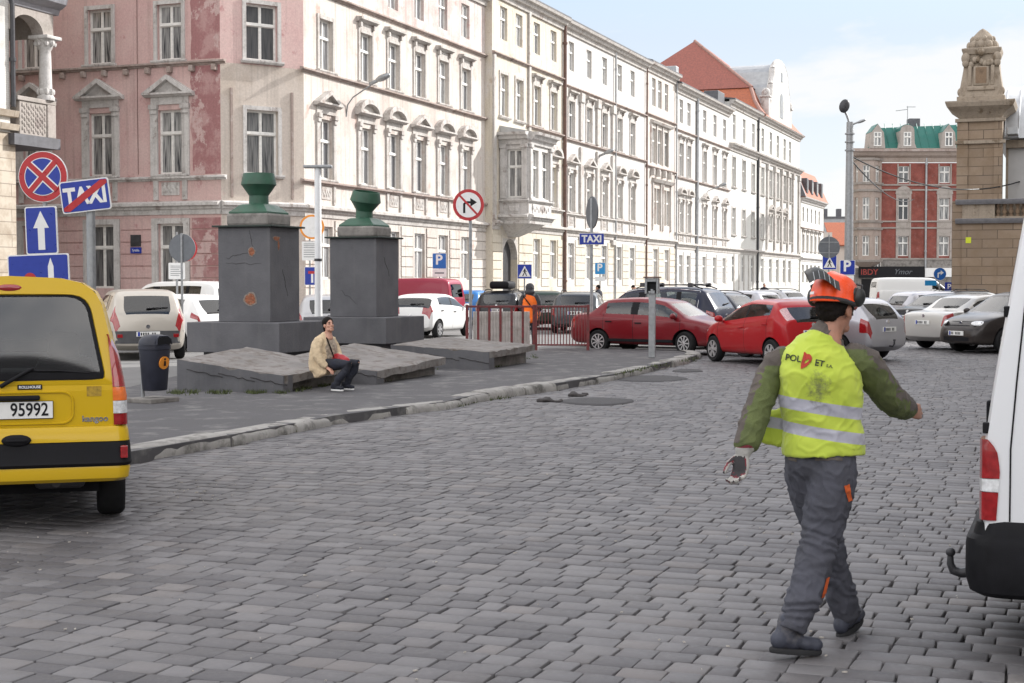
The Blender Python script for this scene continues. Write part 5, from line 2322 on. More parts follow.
def plate(root, cx, cz, y, T, layers, name='sign_plate'):
    """layers: (poly, material) stacked outwards from the backing; T local transform"""
    TT = Matrix.Translation((cx, y, cz)) @ (T or Matrix.Identity(4))
    p0, m0 = layers[0]
    b = MB()
    b.prism(p0, -.012, .012, 0, TT)
    o = b.build(name, m0, root)
    b = MB()
    b.prism([(x * .97, z * .97) for x, z in p0], .0125, .016, 0, TT)
    b.build('plate_back', M['signback'], o)
    d = .0125
    for poly, mt in layers[1:]:
        b = MB()
        b.prism(poly, -d - .0035, -d + .002, 0, TT)
        b.build('sign_face', mt, o)
        d += .003
    return o, TT, d


def rect(w, h, r=.03):
    return roundrect(-w / 2, w / 2, -h / 2, h / 2, r, 4)


SW, SB, SR, SK, SP_ = M['signwhite'], M['signblue'], M['signred'], M['signblack'], M['pblue']


def sign_text(o, TT, d, s, size, mt, x=0, z=0, bold=.006, sx=1.0):
    t = text('sign_lettering', s, size, mt, o, (0, 0, 0), bold=bold, thick=.0015, sx=1.0)
    t.matrix_local = TT @ Matrix.Translation((x, -d - .001, z)) @ Matrix.Rotation(PI / 2, 4, 'X') @ Matrix.Diagonal((sx, 1, 1, 1))
    return t


def symbol(o, TT, d, polys, mt, name='sign_symbol'):
    b = MB()
    for p in polys:
        b.prism(p, -d - .002, -d + .002, 0, TT)
    return b.build(name, mt, o)


def arrow_up(h, w, hw, hh, cx=0, cz=0):
    return [(cx - w / 2, cz - h / 2), (cx + w / 2, cz - h / 2), (cx + w / 2, cz + h / 2 - hh), (cx + hw / 2, cz + h / 2 - hh), (cx, cz + h / 2), (cx - hw / 2, cz + h / 2 - hh), (cx - w / 2, cz + h / 2 - hh)]


def zat(py, Y):
    return AT(512, py, Y).z


def place(px, Y):
    return AT(px, 283, Y)


YS = 19.4
q = place(46, YS)
s1 = thing('road_sign', 'no-stopping sign above a one-way arrow plate, on the post behind the yellow car', 'road sign', (q.x, q.y, .11), R2(-6))
z = zat(177, YS) - .11
post(s1, z + .3, .03)
d_ = .655
o, TT, dd = plate(s1, 0, z, -.045, Matrix.Rotation(R2(0), 4, 'Y'), [(disc_pts(d_ / 2), SW), (disc_pts(d_ * .487), SR), (disc_pts(d_ * .372), SW), (disc_pts(d_ * .357), SB)])
symbol(o, TT, dd, [clipbar(d_ * .37, .098, R2(48))], SW)
symbol(o, TT, dd + .002, [clipbar(d_ * .37, .098, R2(-42))], SW)
symbol(o, TT, dd + .004, [clipbar(d_ * .385, .066, R2(48))], SR)
symbol(o, TT, dd + .005, [clipbar(d_ * .385, .066, R2(-42))], SR)
z2 = zat(230.5, YS) - .11
o, TT, dd = plate(s1, -.03, z2, -.045, Matrix.Rotation(R2(-2), 4, 'Y'), [(rect(.425, .615), SW), (rect(.395, .585, .025), SB)])
symbol(o, TT, dd, [arrow_up(.50, .09, .21, .22)], SW)
z3 = zat(276, YS) - .11
o, TT, dd = plate(s1, -.07, z3, -.05, Matrix.Rotation(R2(-2), 4, 'Y'), [(rect(.82, .56), SW), (rect(.79, .53, .025), SB)])
symbol(o, TT, dd, [[(.13, -.25), (.205, -.25), (.205, .12), (.168, .23), (.13, .12)]], SW)
symbol(o, TT, dd, [disc_pts(.085, 28, -.115, -.04)], SR)

YT = 18.2
q = place(91.5, YT)
s2 = thing('taxi_sign', 'tilted end-of-taxi-rank plate with a red stripe, on a thick grey post', 'road sign', (q.x, q.y, .11), R2(4))
z = zat(196, YT) - .11
post(s2, z + .03, .053)
o, TT, dd = plate(s2, -.045, z, -.07, Matrix.Rotation(R2(-7), 4, 'Y'), [(rect(.585, .385), SW), (rect(.557, .357, .025), SB)])
sign_text(o, TT, dd, 'TAXI', .285, SW, 0, -.008, .011, .80)
pw = .035
symbol(o, TT, dd + .003, [[(-.27, -.165), (-.20, -.172), (.272, .125), (.272, .168), (.20, .172), (-.272, -.125)]], SR)

# round sign seen from behind, left of the near pillar
YB = 36.8
q = place(182.5, YB)
s3 = thing('road_sign', 'grey back of a round sign over a white plate, before the white cars', 'road sign', (q.x, q.y, 0), R2(180 - 12))
z = zat(248, YB)
post(s3, z + .36, .03, y=.03)
plate(s3, 0, z, -.0, None, [(disc_pts(.345), M['signback']), (disc_pts(.33), SW)])
YB2 = 42
q = place(177, YB2)
s3b = thing('road_sign', 'red-edged blue sign peeping out behind the grey sign back', 'road sign', (q.x, q.y, 0), R2(8))
post(s3b, zat(232, YB2), .03)
z = zat(248.5, YB2)
plate(s3b, .20, z, -.045, None, [(disc_pts(.37), SR), (disc_pts(.27), SB)])
z = zat(271, YB2)
o, TT, dd = plate(s3b, 0, z, -.045, None, [(rect(.45, .46), SW)])
symbol(o, TT, dd, [[(-.17, a), (.17 - .05 * (k % 3), a), (.17 - .05 * (k % 3), a + .014), (-.17, a + .014)] for k, a in enumerate((.13, .08, .03, -.02, -.08, -.13))], M['signback'])

# no entry ring + dead-end sign between the pillars
YO = 49
q = place(310, YO)
s4 = thing('road_sign', 'white round sign with a faded orange ring over a white plate, between the pillars', 'road sign', (q.x, q.y, 0), R2(0))
post(s4, zat(216, YO), .03)
z = zat(227, YO)
plate(s4, .08, z, -.045, None, [(disc_pts(.40), M['signorange']), (disc_pts(.335), SW)])
z = zat(251, YO)
o, TT, dd = plate(s4, .06, z, -.045, None, [(rect(.62, .62), SW)])
symbol(o, TT, dd, [[(-.25, a), (.25 - .07 * (k % 3), a), (.25 - .07 * (k % 3), a + .018), (-.25, a + .018)] for k, a in enumerate((.22, .16, .10, .02, -.05, -.12, -.2))], M['signback'])
z = zat(276, YO)
o, TT, dd = plate(s4, .08, z, -.045, None, [(rect(.50, .60), SW), (rect(.47, .57, .02), SB)])
symbol(o, TT, dd, [[(-.035, -.22), (.035, -.22), (.035, .07), (-.035, .07)]], SW)
symbol(o, TT, dd, [[(-.13, .07), (.13, .07), (.13, .16), (-.13, .16)]], SR)

# no right turn
YN = 36.9
q = place(470.5, YN)
s5 = thing('road_sign', 'no-right-turn sign high on a grey pole at the end of the railing', 'road sign', (q.x, q.y, .1), R2(-8))
z = zat(205, YN) - .1
post(s5, z + .36, .04)
r_ = .385
o, TT, dd = plate(s5, -.04, z, -.055, None, [(disc_pts(r_), SR), (disc_pts(r_ * .80), SW)])
arr = [(-.13, -.20), (-.075, -.20), (-.075, .01), (-.05, .035), (.05, .035), (.05, -.045), (.215, .062), (.05, .17), (.05, .09), (-.07, .09), (-.13, .03)]
symbol(o, TT, dd, [arr], SK)
symbol(o, TT, dd + .003, [clipbar(r_ * .82, .05, R2(-47))], SR)


def p_sign(root, cx, z, w, mt=SP_, plate_below=True, h=None):
    h = h or w * 1.12
    o, TT, dd = plate(root, cx, z, -.045, None, [(rect(w, h, .02), SW), (rect(w * .94, h * .95, .02), mt)])
    sign_text(o, TT, dd, 'P', w * .98, SW, -.02, w * .06, .014 * w / .5, 1.0)
    return o


YP = 58
q = place(439.5, YP)
s6 = thing('parking_sign', 'blue parking sign over a white plate on the pavement by the patched corner house', 'parking sign', (q.x, q.y, 0), 0)
post(s6, zat(252, YP), .03)
p_sign(s6, 0, zat(261, YP), .54)
plate(s6, 0, zat(273, YP), -.045, None, [(rect(.54, .3), SW), (rect(.36, .05, .01), M['signback'])])


def ped_sign(root, cx, z, w):
    o, TT, dd = plate(root, cx, z, -.045, None, [(rect(w, w, .02), SW), (rect(w * .95, w * .95, .02), SB)])
    k = w / .6
    symbol(o, TT, dd, [[(-.25 * k, -.22 * k), (.25 * k, -.22 * k), (0, .24 * k)]], SW)
    fig = [[(-.02 * k, .1 * k), (.02 * k, .13 * k), (.045 * k, .1 * k), (.02 * k, .075 * k), (-.01 * k, .075 * k)],
           [(-.03 * k, .075 * k), (.03 * k, .075 * k), (.035 * k, -.03 * k), (-.02 * k, -.03 * k)],
           [(.0, -.03 * k), (.035 * k, -.03 * k), (.10 * k, -.18 * k), (.06 * k, -.19 * k)],
           [(-.02 * k, -.03 * k), (.015 * k, -.03 * k), (-.055 * k, -.19 * k), (-.10 * k, -.18 * k)],
           [(.03 * k, .06 * k), (.09 * k, .0), (.075 * k, -.02 * k), (.02 * k, .03 * k)],
           [(-.03 * k, .06 * k), (-.08 * k, .0), (-.065 * k, -.02 * k), (-.01 * k, .03 * k)]]
    symbol(o, TT, dd + .003, fig, SK)
    return o


q = place(524.5, YP)
s7 = thing('crossing_sign', 'blue pedestrian crossing sign above the orange-vested workman', 'road sign', (q.x, q.y, 0), R2(4))
post(s7, zat(262, YP), .03)
ped_sign(s7, 0, zat(271.5, YP), .56)

YX = 38.0
q = place(591.5, YX)
s8 = thing('taxi_sign', 'blue TAXI sign under a sideways round sign, on a pole at the railing end', 'road sign', (q.x, q.y, .1), R2(0))
z = zat(239, YX) - .1
post(s8, zat(198, YX) - .1, .038)
o, TT, dd = plate(s8, 0, z, -.055, None, [(rect(.63, .29, .015), SW), (rect(.61, .27, .015), SB)])
sign_text(o, TT, dd, 'TAXI', .245, SW, 0, -.005, .010, .92)
z = zat(212.5, YX) - .1
plate(s8, -.03, z, .0, Matrix.Rotation(R2(180 - 72), 4, 'Z') @ Matrix.Translation((0, -.045, 0)), [(disc_pts(.41), M['signback']), (disc_pts(.40), SW)])

q = place(600, 66)
s9 = thing('parking_sign', 'light blue parking sign on the far pavement just behind the TAXI pole', 'parking sign', (q.x, q.y, 0), 0)
post(s9, zat(262, 66), .03)
M['pblue2'] = mat('light_parking_blue', (.02, .25, .55), .35, .08, 14)
p_sign(s9, 0, zat(268.5, 66), .46, M['pblue2'])
plate(s9, 0, zat(279, 66), -.045, None, [(rect(.44, .2), SW)])

YR = 57
q = place(828.5, YR)
s10 = thing('crossing_sign', 'round grey sign back above a blue crossing sign, over the hard-hat worker', 'road sign', (q.x, q.y, 0), 0)
post(s10, zat(235, YR), .03)
plate(s10, 0, zat(247.5, YR), -.05, None, [(disc_pts(.41), M['signback'])])
b = MB()
b.box(-.02, .02, -.075, -.06, zat(247.5, YR) - .4, zat(235, YR))
for zz in (-.2, .2):
    b.box(-.38, .38, -.07, -.0625, zat(247.5, YR) + zz - .015, zat(247.5, YR) + zz + .015)
b.build('bracket', M['galv'], s10)
ped_sign(s10, .02, zat(262.5, YR), .54)

q = place(848.5, YR + 1.2)
lp = thing('street_lamp', 'tall grey lamp post with a dark round head and a small arm lamp', 'street lamp', (q.x, q.y, 0), 0)
zt = zat(122, YR + 1.2)
b = MB()
b.cyl((0, 0, 0), (0, 0, zt * .5), .19, .165, 16)
b.cyl((0, 0, zt * .5), (0, 0, zt), .165, .13, 16)
for zz in (.86, .90, .94):
    b.cyl((0, 0, zt * zz), (0, 0, zt * zz + .05), .19, n=16)
b.build('pole', M['galv'], lp, 50)
b = MB()
b.tube([(0, 0, zt - .1), (-.12, 0, zt + .25), (-.22, 0, zt + .45)], .045, 8)
b.build('arm', M['galv'], lp, 60)
b = MB()
b.ell((-.24, -.1, zt + .32 + .28), (.20, .10, .27), 20, 12, T=Matrix.Rotation(.3, 3, 'Y'))
b.build('lamp_head', M['darkmetal'], lp, 180)
b = MB()
b.tube([(0, 0, zt - .15), (.2, 0, zt - .05), (.34, 0, zt)], .035, 8)
b.build('arm', M['galv'], lp, 60)
b = MB()
b.ell((.44, 0, zt + .03), (.20, .11, .06), 16, 10, T=Matrix.Rotation(-.35, 3, 'Y'))
b.build('lamp_head', M['galv'], lp, 180)
q = place(847, YR)
s11 = thing('parking_sign', 'dark blue parking sign mounted before the tall grey lamp post', 'parking sign', (q.x, q.y, 0), 0)
post(s11, zat(264, YR), .03)
p_sign(s11, 0, zat(267.5, YR), .58, SB, h=.56)
plate(s11, 0, zat(278, YR), -.045, None, [(rect(.5, .2), SW)])

YA = 80
q = place(939.5, YA)
s12 = thing('road_sign', 'round blue sign with a white turn arrow beside the stone building corner', 'road sign', (q.x, q.y, 0), 0)
post(s12, zat(269, YA), .035)
o, TT, dd = plate(s12, 0, zat(274, YA), -.05, None, [(disc_pts(.34), SW), (disc_pts(.325), M['pblue'])])
symbol(o, TT, dd, [[(-.13, -.2), (-.06, -.2), (-.06, 0), (.04, .03), (.04, -.06), (.2, .07), (.04, .2), (.04, .11), (-.13, .06)]], SW)
o, TT, dd = plate(s12, -.48, zat(283, YA), -.05, None, [(rect(.62, .28, .01), M['pblue2'])])
o, TT, dd = plate(s12, .5, zat(287, YA), -.05, None, [(rect(.46, .5, .02), SB)])
sign_text(o, TT, dd, 'P', .42, SW, 0, 0, .008)

# white lamp between the pillars
YL = 34.6
q = place(318.3, YL)
wl = thing('street_lamp', 'slim white lamp column with a flat T-shaped top between the two pillars', 'street lamp', (q.x, q.y, .1), 0)
zt = zat(166, YL) - .1
b = MB()
b.cyl((0, 0, 0), (0, 0, 1.4), .10, .085, 18)
b.cyl((0, 0, 1.4), (0, 0, zt - .05), .085, .075, 18)
b.build('pole', M['galv_white'], wl, 50)
b = MB()
b.cyl((0, 0, zat(265.5, YL)), (0, 0, zat(263, YL)), .09, n=18)
b.build('band', M['darkmetal'], wl, 50)
b = MB()
b.bbox(-.32, .33, -.12, .12, zt - .05, zt + .02, .02)
b.build('lamp_head', M['galv'], wl)


# lamps on the house fronts
def wall_lamp(px0, py0, px1, py1, label):
    # wall point on the street front, arm out over the road
    u = (px0 - 512) / F
    t_ = (57 * u + 7.87) / (SV.x - SV.y * u)
    w = Vector((-7.87, 57, 0)) + Vector((SV.x, SV.y, 0)) * t_
    z0 = AT(px0, py0, w.y).z
    best = min((abs((w.x + RV.x * k) / (w.y + RV.y * k) * F + 512 - px1), k) for k in [x * .05 for x in range(5, 90)])[1]
    e = Vector((w.x + RV.x * best, w.y + RV.y * best, 0))
    z1 = AT(px1, py1, e.y).z
    t = thing('wall_lamp', label, 'street lamp', (w.x, w.y, 0), GRID, 'lamps on arms on the house fronts')
    b = MB()
    L = best
    b.tube([(.0, 0, z0 - .5), (.06, 0, z0 - .05), (.3, 0, z0 + .25), (L * .65, 0, z0 + (z1 - z0) * .72), (L - .35, 0, z1 - .08)], .03, 8)
    b.build('arm', M['galv'], t, 60)
    b = MB()
    T = Matrix.Translation((L - .1, 0, z1)) @ Matrix.Rotation(-.33, 4, 'Y')
    b.ell((L - .02, 0, z1 + .02), (.34, .16, .13), 16, 10, T=Matrix.Rotation(-.33, 3, 'Y'))
    b.bbox(-.55, -.2, -.07, .07, -.10, .03, .03, T=T)
    b.build('lamp_head', M['galv'], t, 60)


wall_lamp(347, 104, 384, 78, 'arm lamp on the patched corner house above the crooked urn')
wall_lamp(597, 158, 609, 152, 'arm lamp on the yellowed house above the blue TAXI sign')
wall_lamp(704, 194, 722, 185, 'small arm lamp on the white house above the navy off-roader')

# cables slung from the lamp post
def cable(label, a, b_, sag):
    bq = MB()
    pts = [a.lerp(b_, k / 16) - Vector((0, 0, sag * 4 * (k / 16) * (1 - k / 16))) for k in range(17)]
    bq.tube([p - a for p in pts], .03, 6)
    o = bq.build('overhead_cable', M['signblack'], None, 60, loc=a)
    tag(o, label, 'cable', 'cables slung from the tall lamp post')


a = AT(849, 155, YR + 1.2)
cable('upper overhead cable from the tall lamp post to the stone building', a, AT(1030, 178, 72), .9)
cable('lower overhead cable from the tall lamp post to the brick house', a - Vector((0, 0, .1)), AT(914, 199, 138.2), .8)
# ------------------------------------------------------------------ buildings
def add_T(mb, T):
    if T is not None:
        mb.v = [tuple(T @ Vector(p)) for p in mb.v]
    return mb


def wall(root, T, x0, x1, z0, z1, ops, m, depth=.24, y=0.0, name='wall', arches=()):
    b = MB()
    xs = sorted({x0, x1} | {v for o in ops for v in o[:2] if x0 < v < x1})
    zs = sorted({z0, z1} | {v for o in ops for v in o[2:4] if z0 < v < z1})
    for i in range(len(xs) - 1):
        for j in range(len(zs) - 1):
            cx, cz = (xs[i] + xs[i + 1]) / 2, (zs[j] + zs[j + 1]) / 2
            if any(o[0] < cx < o[1] and o[2] < cz < o[3] for o in ops):
                continue
            b.quad((xs[i], y, zs[j]), (xs[i + 1], y, zs[j]), (xs[i + 1], y, zs[j + 1]), (xs[i], y, zs[j + 1]))
    d = y + depth
    for a, c, e, f in [o[:4] for o in ops]:
        b.quad((a, y, e), (a, y, f), (a, d, f), (a, d, e))
        b.quad((c, y, f), (c, y, e), (c, d, e), (c, d, f))
        b.quad((a, y, f), (c, y, f), (c, d, f), (a, d, f))
        b.quad((c, y, e), (a, y, e), (a, d, e), (c, d, e))
    add_T(b, T)
    return b.build(name, m, root, recalc=False)


_cache = {}
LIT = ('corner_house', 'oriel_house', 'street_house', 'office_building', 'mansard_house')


def win_mesh(w, h, style='cross', pane='pane'):
    k = ('win', round(w, 2), round(h, 2), style, pane)
    if k in _cache:
        return _cache[k]
    b = MB()
    f = .055
    y0, y1 = .14, .20
    b.box(-w / 2, -w / 2 + f, y0, y1, 0, h)
    b.box(w / 2 - f, w / 2, y0, y1, 0, h)
    b.box(-w / 2 + f, w / 2 - f, y0, y1, 0, f)
    b.box(-w / 2 + f, w / 2 - f, y0, y1, h - f, h)
    if style != 'single':
        b.bbox(-.032, .032, y0 - .012, y1 - .002, f, h - f, .006)
        zt = h * .64
        b.bbox(-w / 2 + f, w / 2 - f, y0 - .05, y1 - .004, zt - .05, zt + .05, .01)
        for s in (-1, 1):
            for za, zb in ((f, zt - .05), (zt + .05, h - f)):
                xa, xb = sorted((s * .032, s * (w / 2 - f)))
                b.box(xa, xa + .026, y0 + .012, y1 - .012, za, zb)
                b.box(xb - .026, xb, y0 + .012, y1 - .012, za, zb)
                b.box(xa + .026, xb - .026, y0 + .012, y1 - .012, za, za + .026)
                b.box(xa + .026, xb - .026, y0 + .012, y1 - .012, zb - .026, zb)
    me = b.mesh('window', M['frame'])
    p = MB()
    p.quad((-w / 2, .175, 0), (w / 2, .175, 0), (w / 2, .175, h), (-w / 2, .175, h))
    pm_ = p.mesh('pane', M[pane])
    _cache[k] = (me, pm_)
    return _cache[k]


def window(root, T, xc, zb, w, h, y=0.0, style='cross'):
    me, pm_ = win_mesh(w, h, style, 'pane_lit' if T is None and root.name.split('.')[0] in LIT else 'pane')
    L = Matrix.Translation((xc, y, zb))
    if T is not None:
        L = T @ L
    o = link('window', me, root)
    o.matrix_local = L
    link('pane', pm_, o)
    return o


def ornament(w, h, style, m, k=1.0):
    key = ('orn', round(w, 2), round(h, 2), style, m, k)
    if key in _cache:
        return _cache[key]
    b = MB()
    q = MB()
    a = .15
    hw = w / 2
    if style in ('tri', 'arch'):
        a = .26 * k
        b.box(-hw - .02 - a, -hw - .0, -.07, .0, -.05, h + .1)
        b.box(hw + .0, hw + .02 + a, -.07, .0, -.05, h + .1)
        for s in (-1, 1):
            x = s * (hw + .01 + a / 2)
            b.box(x - a * .62, x + a * .62, -.16, -.0, h + .03, h + .2)
            b.box(x - a * .5, x + a * .5, -.12, -.0, h - .14, h + .03)
        b.box(-hw - a, hw + a, -.055, .0, h + .2, h + .48)
        ph = hw + a + .22 * k
        zb = h + .48
        b.profx([(0, zb), (-.14, zb), (-.24, zb + .06), (-.30, zb + .07), (-.30, zb + .14), (0, zb + .14)], -ph, ph)
        zb += .14
        rise = .62 * k * (ph / 1.15)
        th = .17
        if style == 'tri':
            q.prism([(-ph, zb), (-ph + .34, zb), (0, zb + rise - th), (0, zb + rise)], -.29, 0)
            q.prism([(ph - .34, zb), (ph, zb), (0, zb + rise), (0, zb + rise - th)], -.29, 0)
            q.prism([(-ph + .30, zb), (ph - .30, zb), (0, zb + rise - th + .02)], -.07, 0)
        else:
            n = 10
            rx, rz = ph, rise * 1.12
            o_ = [(rx * math.cos(PI - PI * i / n), zb + rz * math.sin(PI * i / n)) for i in range(n + 1)]
            i_ = [((rx - .24) * math.cos(PI - PI * i / n), zb + (rz - .2) * math.sin(PI * i / n)) for i in range(n + 1)]
            for i in range(n):
                q.prism([i_[i], i_[i + 1], o_[i + 1], o_[i]], -.29, 0)
            q.prism(i_, -.07, 0)
    elif style in ('hood', 'plain', 'wide'):
        b.box(-hw - a, -hw, -.05, 0, -.02, h + a)
        b.box(hw, hw + a, -.05, 0, -.02, h + a)
        b.box(-hw, hw, -.05, 0, h, h + a)
        if style == 'hood':
            zb = h + a
            b.box(-hw - a + .02, hw + a - .02, -.035, 0, zb, zb + .26)
            zb += .26
            ph = hw + a + .14
            b.profx([(0, zb), (-.10, zb), (-.2, zb + .07), (-.27, zb + .08), (-.27, zb + .17), (0, zb + .2)], -ph, ph)
            for s in (-1, 1):
                b.box(s * (hw + .06) - .07, s * (hw + .06) + .07, -.15, -.036, zb - .2, zb)
    elif style == 'apron':
        b.box(-hw - .2, -hw, -.06, 0, -.95, -.12)
        b.box(hw, hw + .2, -.06, 0, -.95, -.12)
        b.box(-hw + .14, hw - .14, -.03, 0, -.78, -.3)
        for i in range(7):
            q.ell((-hw + .26 + (w - .52) * i / 6, -.03, -.54 + .06 * (-1) ** i), (.07, .03, .09), 8, 6)
    z = {'plain': .14}.get(style, 0)
    if style != 'apron':
        b.profx([(0, -.13), (-.12, -.13), (-.17, -.06), (-.17, -.005), (0, .0)], -hw - .22, hw + .22)
    me = b.mesh('surround', M[m])
    qm = q.mesh('pediment', M[m]) if q.v else None
    _cache[key] = (me, qm)
    return _cache[key]


def surround(root, T, xc, zb, w, h, style, m='trimlit', y=0.0, k=1.0):
    me, qm = ornament(w, h, style, m, k)
    L = Matrix.Translation((xc, y, zb))
    if T is not None:
        L = T @ L
    o = link('window_surround' if style != 'apron' else 'apron_panel', me, root)
    o.matrix_local = L
    if qm:
        link('pediment' if style != 'apron' else 'carving', qm, o)


def course_(root, T, x0, x1, z, prof, m, name='string_course', y=0.0):
    b = MB()
    b.profx([(y + p[0], z + p[1]) for p in prof], x0, x1)
    add_T(b, T)
    b.build(name, M[m], root)


STR = [(0, -.09), (-.05, -.09), (-.09, -.02), (-.17, -.01), (-.17, .05), (0, .09)]
COR = [(0, -.42), (-.1, -.42), (-.14, -.2), (-.3, -.16), (-.34, .0), (-.5, .03), (-.55, .16), (0, .2)]
BELT = [(0, -.34), (-.05, -.34), (-.07, -.16), (-.14, -.14), (-.14, -.05), (-.28, -.02), (-.28, .08), (0, .16)]


def rustic(root, T, x0, x1, z0, z1, ops, m, y=0.0, row=.46):
    b = MB()
    n = max(1, round((z1 - z0) / row))
    hgt = (z1 - z0) / n
    for k in range(n):
        za, zb = z0 + k * hgt, z0 + (k + 1) * hgt - .045
        cuts = sorted((o[0] - .16, o[1] + .16) for o in ops if o[2] - .05 < zb and o[3] + .2 > za)
        x = x0
        for a, c in cuts + [(x1, x1)]:
            if a - x > .06:
                b.box(x, a, y - .045, y + .01, za, zb)
            x = max(x, c)
    add_T(b, T)
    b.build('rustication', M[m], root, recalc=False)


def downpipe(root, T, x, z0, z1, m='pipe', y=0.0, r=.06):
    b = MB()
    b.tube([(x, y - .12, z0), (x, y - .12, (z0 + z1) / 2), (x, y - .12, z1)], r, 8)
    for z in (z0 + 1.5, (z0 + z1) / 2, z1 - 1.2):
        b.cyl((x, y - .12, z), (x, y - .12, z + .12), r * 1.35, n=10)
    add_T(b, T)
    b.build('downpipe', M[m], root, 50)


TS = lambda px: (57 * (px - 512) / F + 7.87) / (SV.x - SV.y * (px - 512) / F)
C2 = Vector((-7.87, 57, 0))
C1 = Vector((-10.63, 55, 0))
RZ = R2(69.3)


def street_root(name, label, t0, rz=RZ):
    return thing(name, label, 'house', (C2.x + SV.x * t0, C2.y + SV.y * t0, 0), rz, 'houses in the long street front')


def floors(root, T, cols, fl, y=0.0, ops=None):
    """fl: rows of (zb, zt, w, style, material, scale); returns openings"""
    out = [] if ops is None else ops
    for zb, zt, w, style, m, k in fl:
        for i, x in enumerate(cols):
            st = style[i % len(style)] if isinstance(style, (list, tuple)) else style
            if st == 'skip':
                continue
            out.append((x - w / 2, x + w / 2, zb, zt))
            window(root, T, x, zb, w, zt - zb, y)
            if st:
                surround(root, T, x, zb, w, zt - zb, st, m, y, k)
    return out


def back_box(root, L, depth, top, m, y=0.0):
    b = MB()
    b.add([(0, y, 0), (0, y, top), (0, depth, top), (0, depth, 0), (L, y, 0), (L, y, top), (L, depth, top), (L, depth, 0)],
          [(0, 1, 2, 3), (4, 7, 6, 5), (3, 2, 6, 7)])
    b.build('side_walls', M[m], root, recalc=False)


def lean_roof(root, L, depth, top, m='slate', y=0.0, pitch=.28, x0=0.0):
    b = MB()
    b.profx([(y - .5, top + .2), (y - .5, top + .27), (depth / 2, top + .27 + pitch * (depth / 2 - y + .5)), (depth, top + .27), (depth, top + .2)], x0 - .05, L + .05)
    b.build('roof', M[m], root)


# --- the corner house: pink side, cut corner, long street front
b1 = street_root('corner_house', 'pink and cream corner house with a cut corner and pedimented windows', 0)
Winv = (Matrix.Translation(C2) @ Matrix.Rotation(RZ, 4, 'Z')).inverted()
LP = 12.0
P0 = C1 - Vector((RV.x, RV.y, 0)) * LP
TP = Winv @ Matrix.Translation(P0) @ Matrix.Rotation(GRID, 4, 'Z')
cd = (C2 - C1)
CL = cd.length
TC = Winv @ Matrix.Translation(C1) @ Matrix.Rotation(math.atan2(cd.y, cd.x), 4, 'Z')
top1 = 15.75
GF, F1, F2, F3 = (1.55, 3.95), (5.78, 8.1), (9.98, 11.95), (13.4, 15.0)
# pink side
colsP = [LP - 8.27, LP - 5.21, LP - 2.15]
ops = floors(b1, TP, colsP, [(GF[0], GF[1], 1.12, None, 'trim', 1), (F1[0], F1[1] + .05, 1.05, 'tri', 'trim', 1.12), (F2[0], F2[1] + .08, 1.05, 'plain', 'trim', 1), (F3[0], F3[1], 1.0, 'plain', 'trim', 1)])
wall(b1, TP, 0, LP, 0, top1, ops, M['pink'])
for x in colsP:
    surround(b1, TP, x, F1[0], 1.05, 2.3, 'apron', 'trim')
    g = MB()
    g.box(x - .56 - .26, x - .56, -.075, 0, 1.2, 4.15)
    g.box(x + .56, x + .56 + .26, -.075, 0, 1.2, 4.15)
    g.box(x - .56, x + .56, -.075, 0, 3.95, 4.15)
    add_T(g, TP)
    g.build('window_surround', M['trim'], b1)
rustic(b1, TP, 0, LP, .6, 4.2, [(o[0] - .12, o[1] + .12, 0, 9) for o in ops if o[2] < 3], 'pink')
course_(b1, TP, 0, LP, 4.62, BELT, 'trim')
course_(b1, TP, 0, LP + .25, 5.62, STR, 'trim')
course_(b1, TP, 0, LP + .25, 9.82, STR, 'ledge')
course_(b1, TP, 0, LP, top1, COR, 'trim', 'cornice')
# flaking dark paint beside the corner
for z0, z1 in ((5.75, 9.7), (9.95, 13.6)):
    g = MB()
    pts = [(LP - 1.22 + .16 * noise.noise(Vector((k * .7, z0, 0))), z0 + (z1 - z0) * k / 14) for k in range(15)]
    poly = pts + [(LP - .01, z1), (LP - .01, z0)]
    g.prism(poly, -.006, .0)
    add_T(g, TP)
    g.build('flaking_paint', M['pinkdark'], b1)
g = MB()
for k in range(8):
    za = .6 + k * .45
    g.box(LP - 1.22, LP - .01, -.052, -.046, za, za + .40)
add_T(g, TP)
g.build('flaking_paint', M['pinkdark'], b1)
# brackets under the ledge, cable down the wall, street name plate
g = MB()
for k in range(13):
    g = MB()
    x = .4 + k * .95
    g.bbox(x - .09, x + .09, -.2, 0, 9.5, 9.72, .02)
    add_T(g, TP)
    g.build('bracket', M['ledge'], b1)
g = MB()
g.tube([(LP - 3.55, -.02, 5.8), (LP - 3.56, -.02, 8.5), (LP - 3.54, -.02, 13.5)], .012, 5)
add_T(g, TP)
g.build('wall_cable', M['pipe'], b1)
g = MB()
xs_ = LP - 3.6
g.box(xs_ - .28, xs_ + .18, -.10, -.05, 2.86, 3.08)
add_T(g, TP)
np_ = g.build('name_plate', M['signblue'], b1)
t_ = text('plate_lettering', 'Tyrolska', .13, SW, np_, (0, 0, 0), bold=.001, thick=.001)
t_.matrix_local = TP @ Matrix.Translation((xs_ - .05, -.103, 2.97)) @ Matrix.Rotation(PI / 2, 4, 'X') @ Matrix.Diagonal((.72, 1, 1, 1))
g = MB()
g.box(xs_ - .28, xs_ + .16, -.09, -.05, 3.12, 3.55)
add_T(g, TP)
g.build('old_plate', M['darkmetal'], b1)
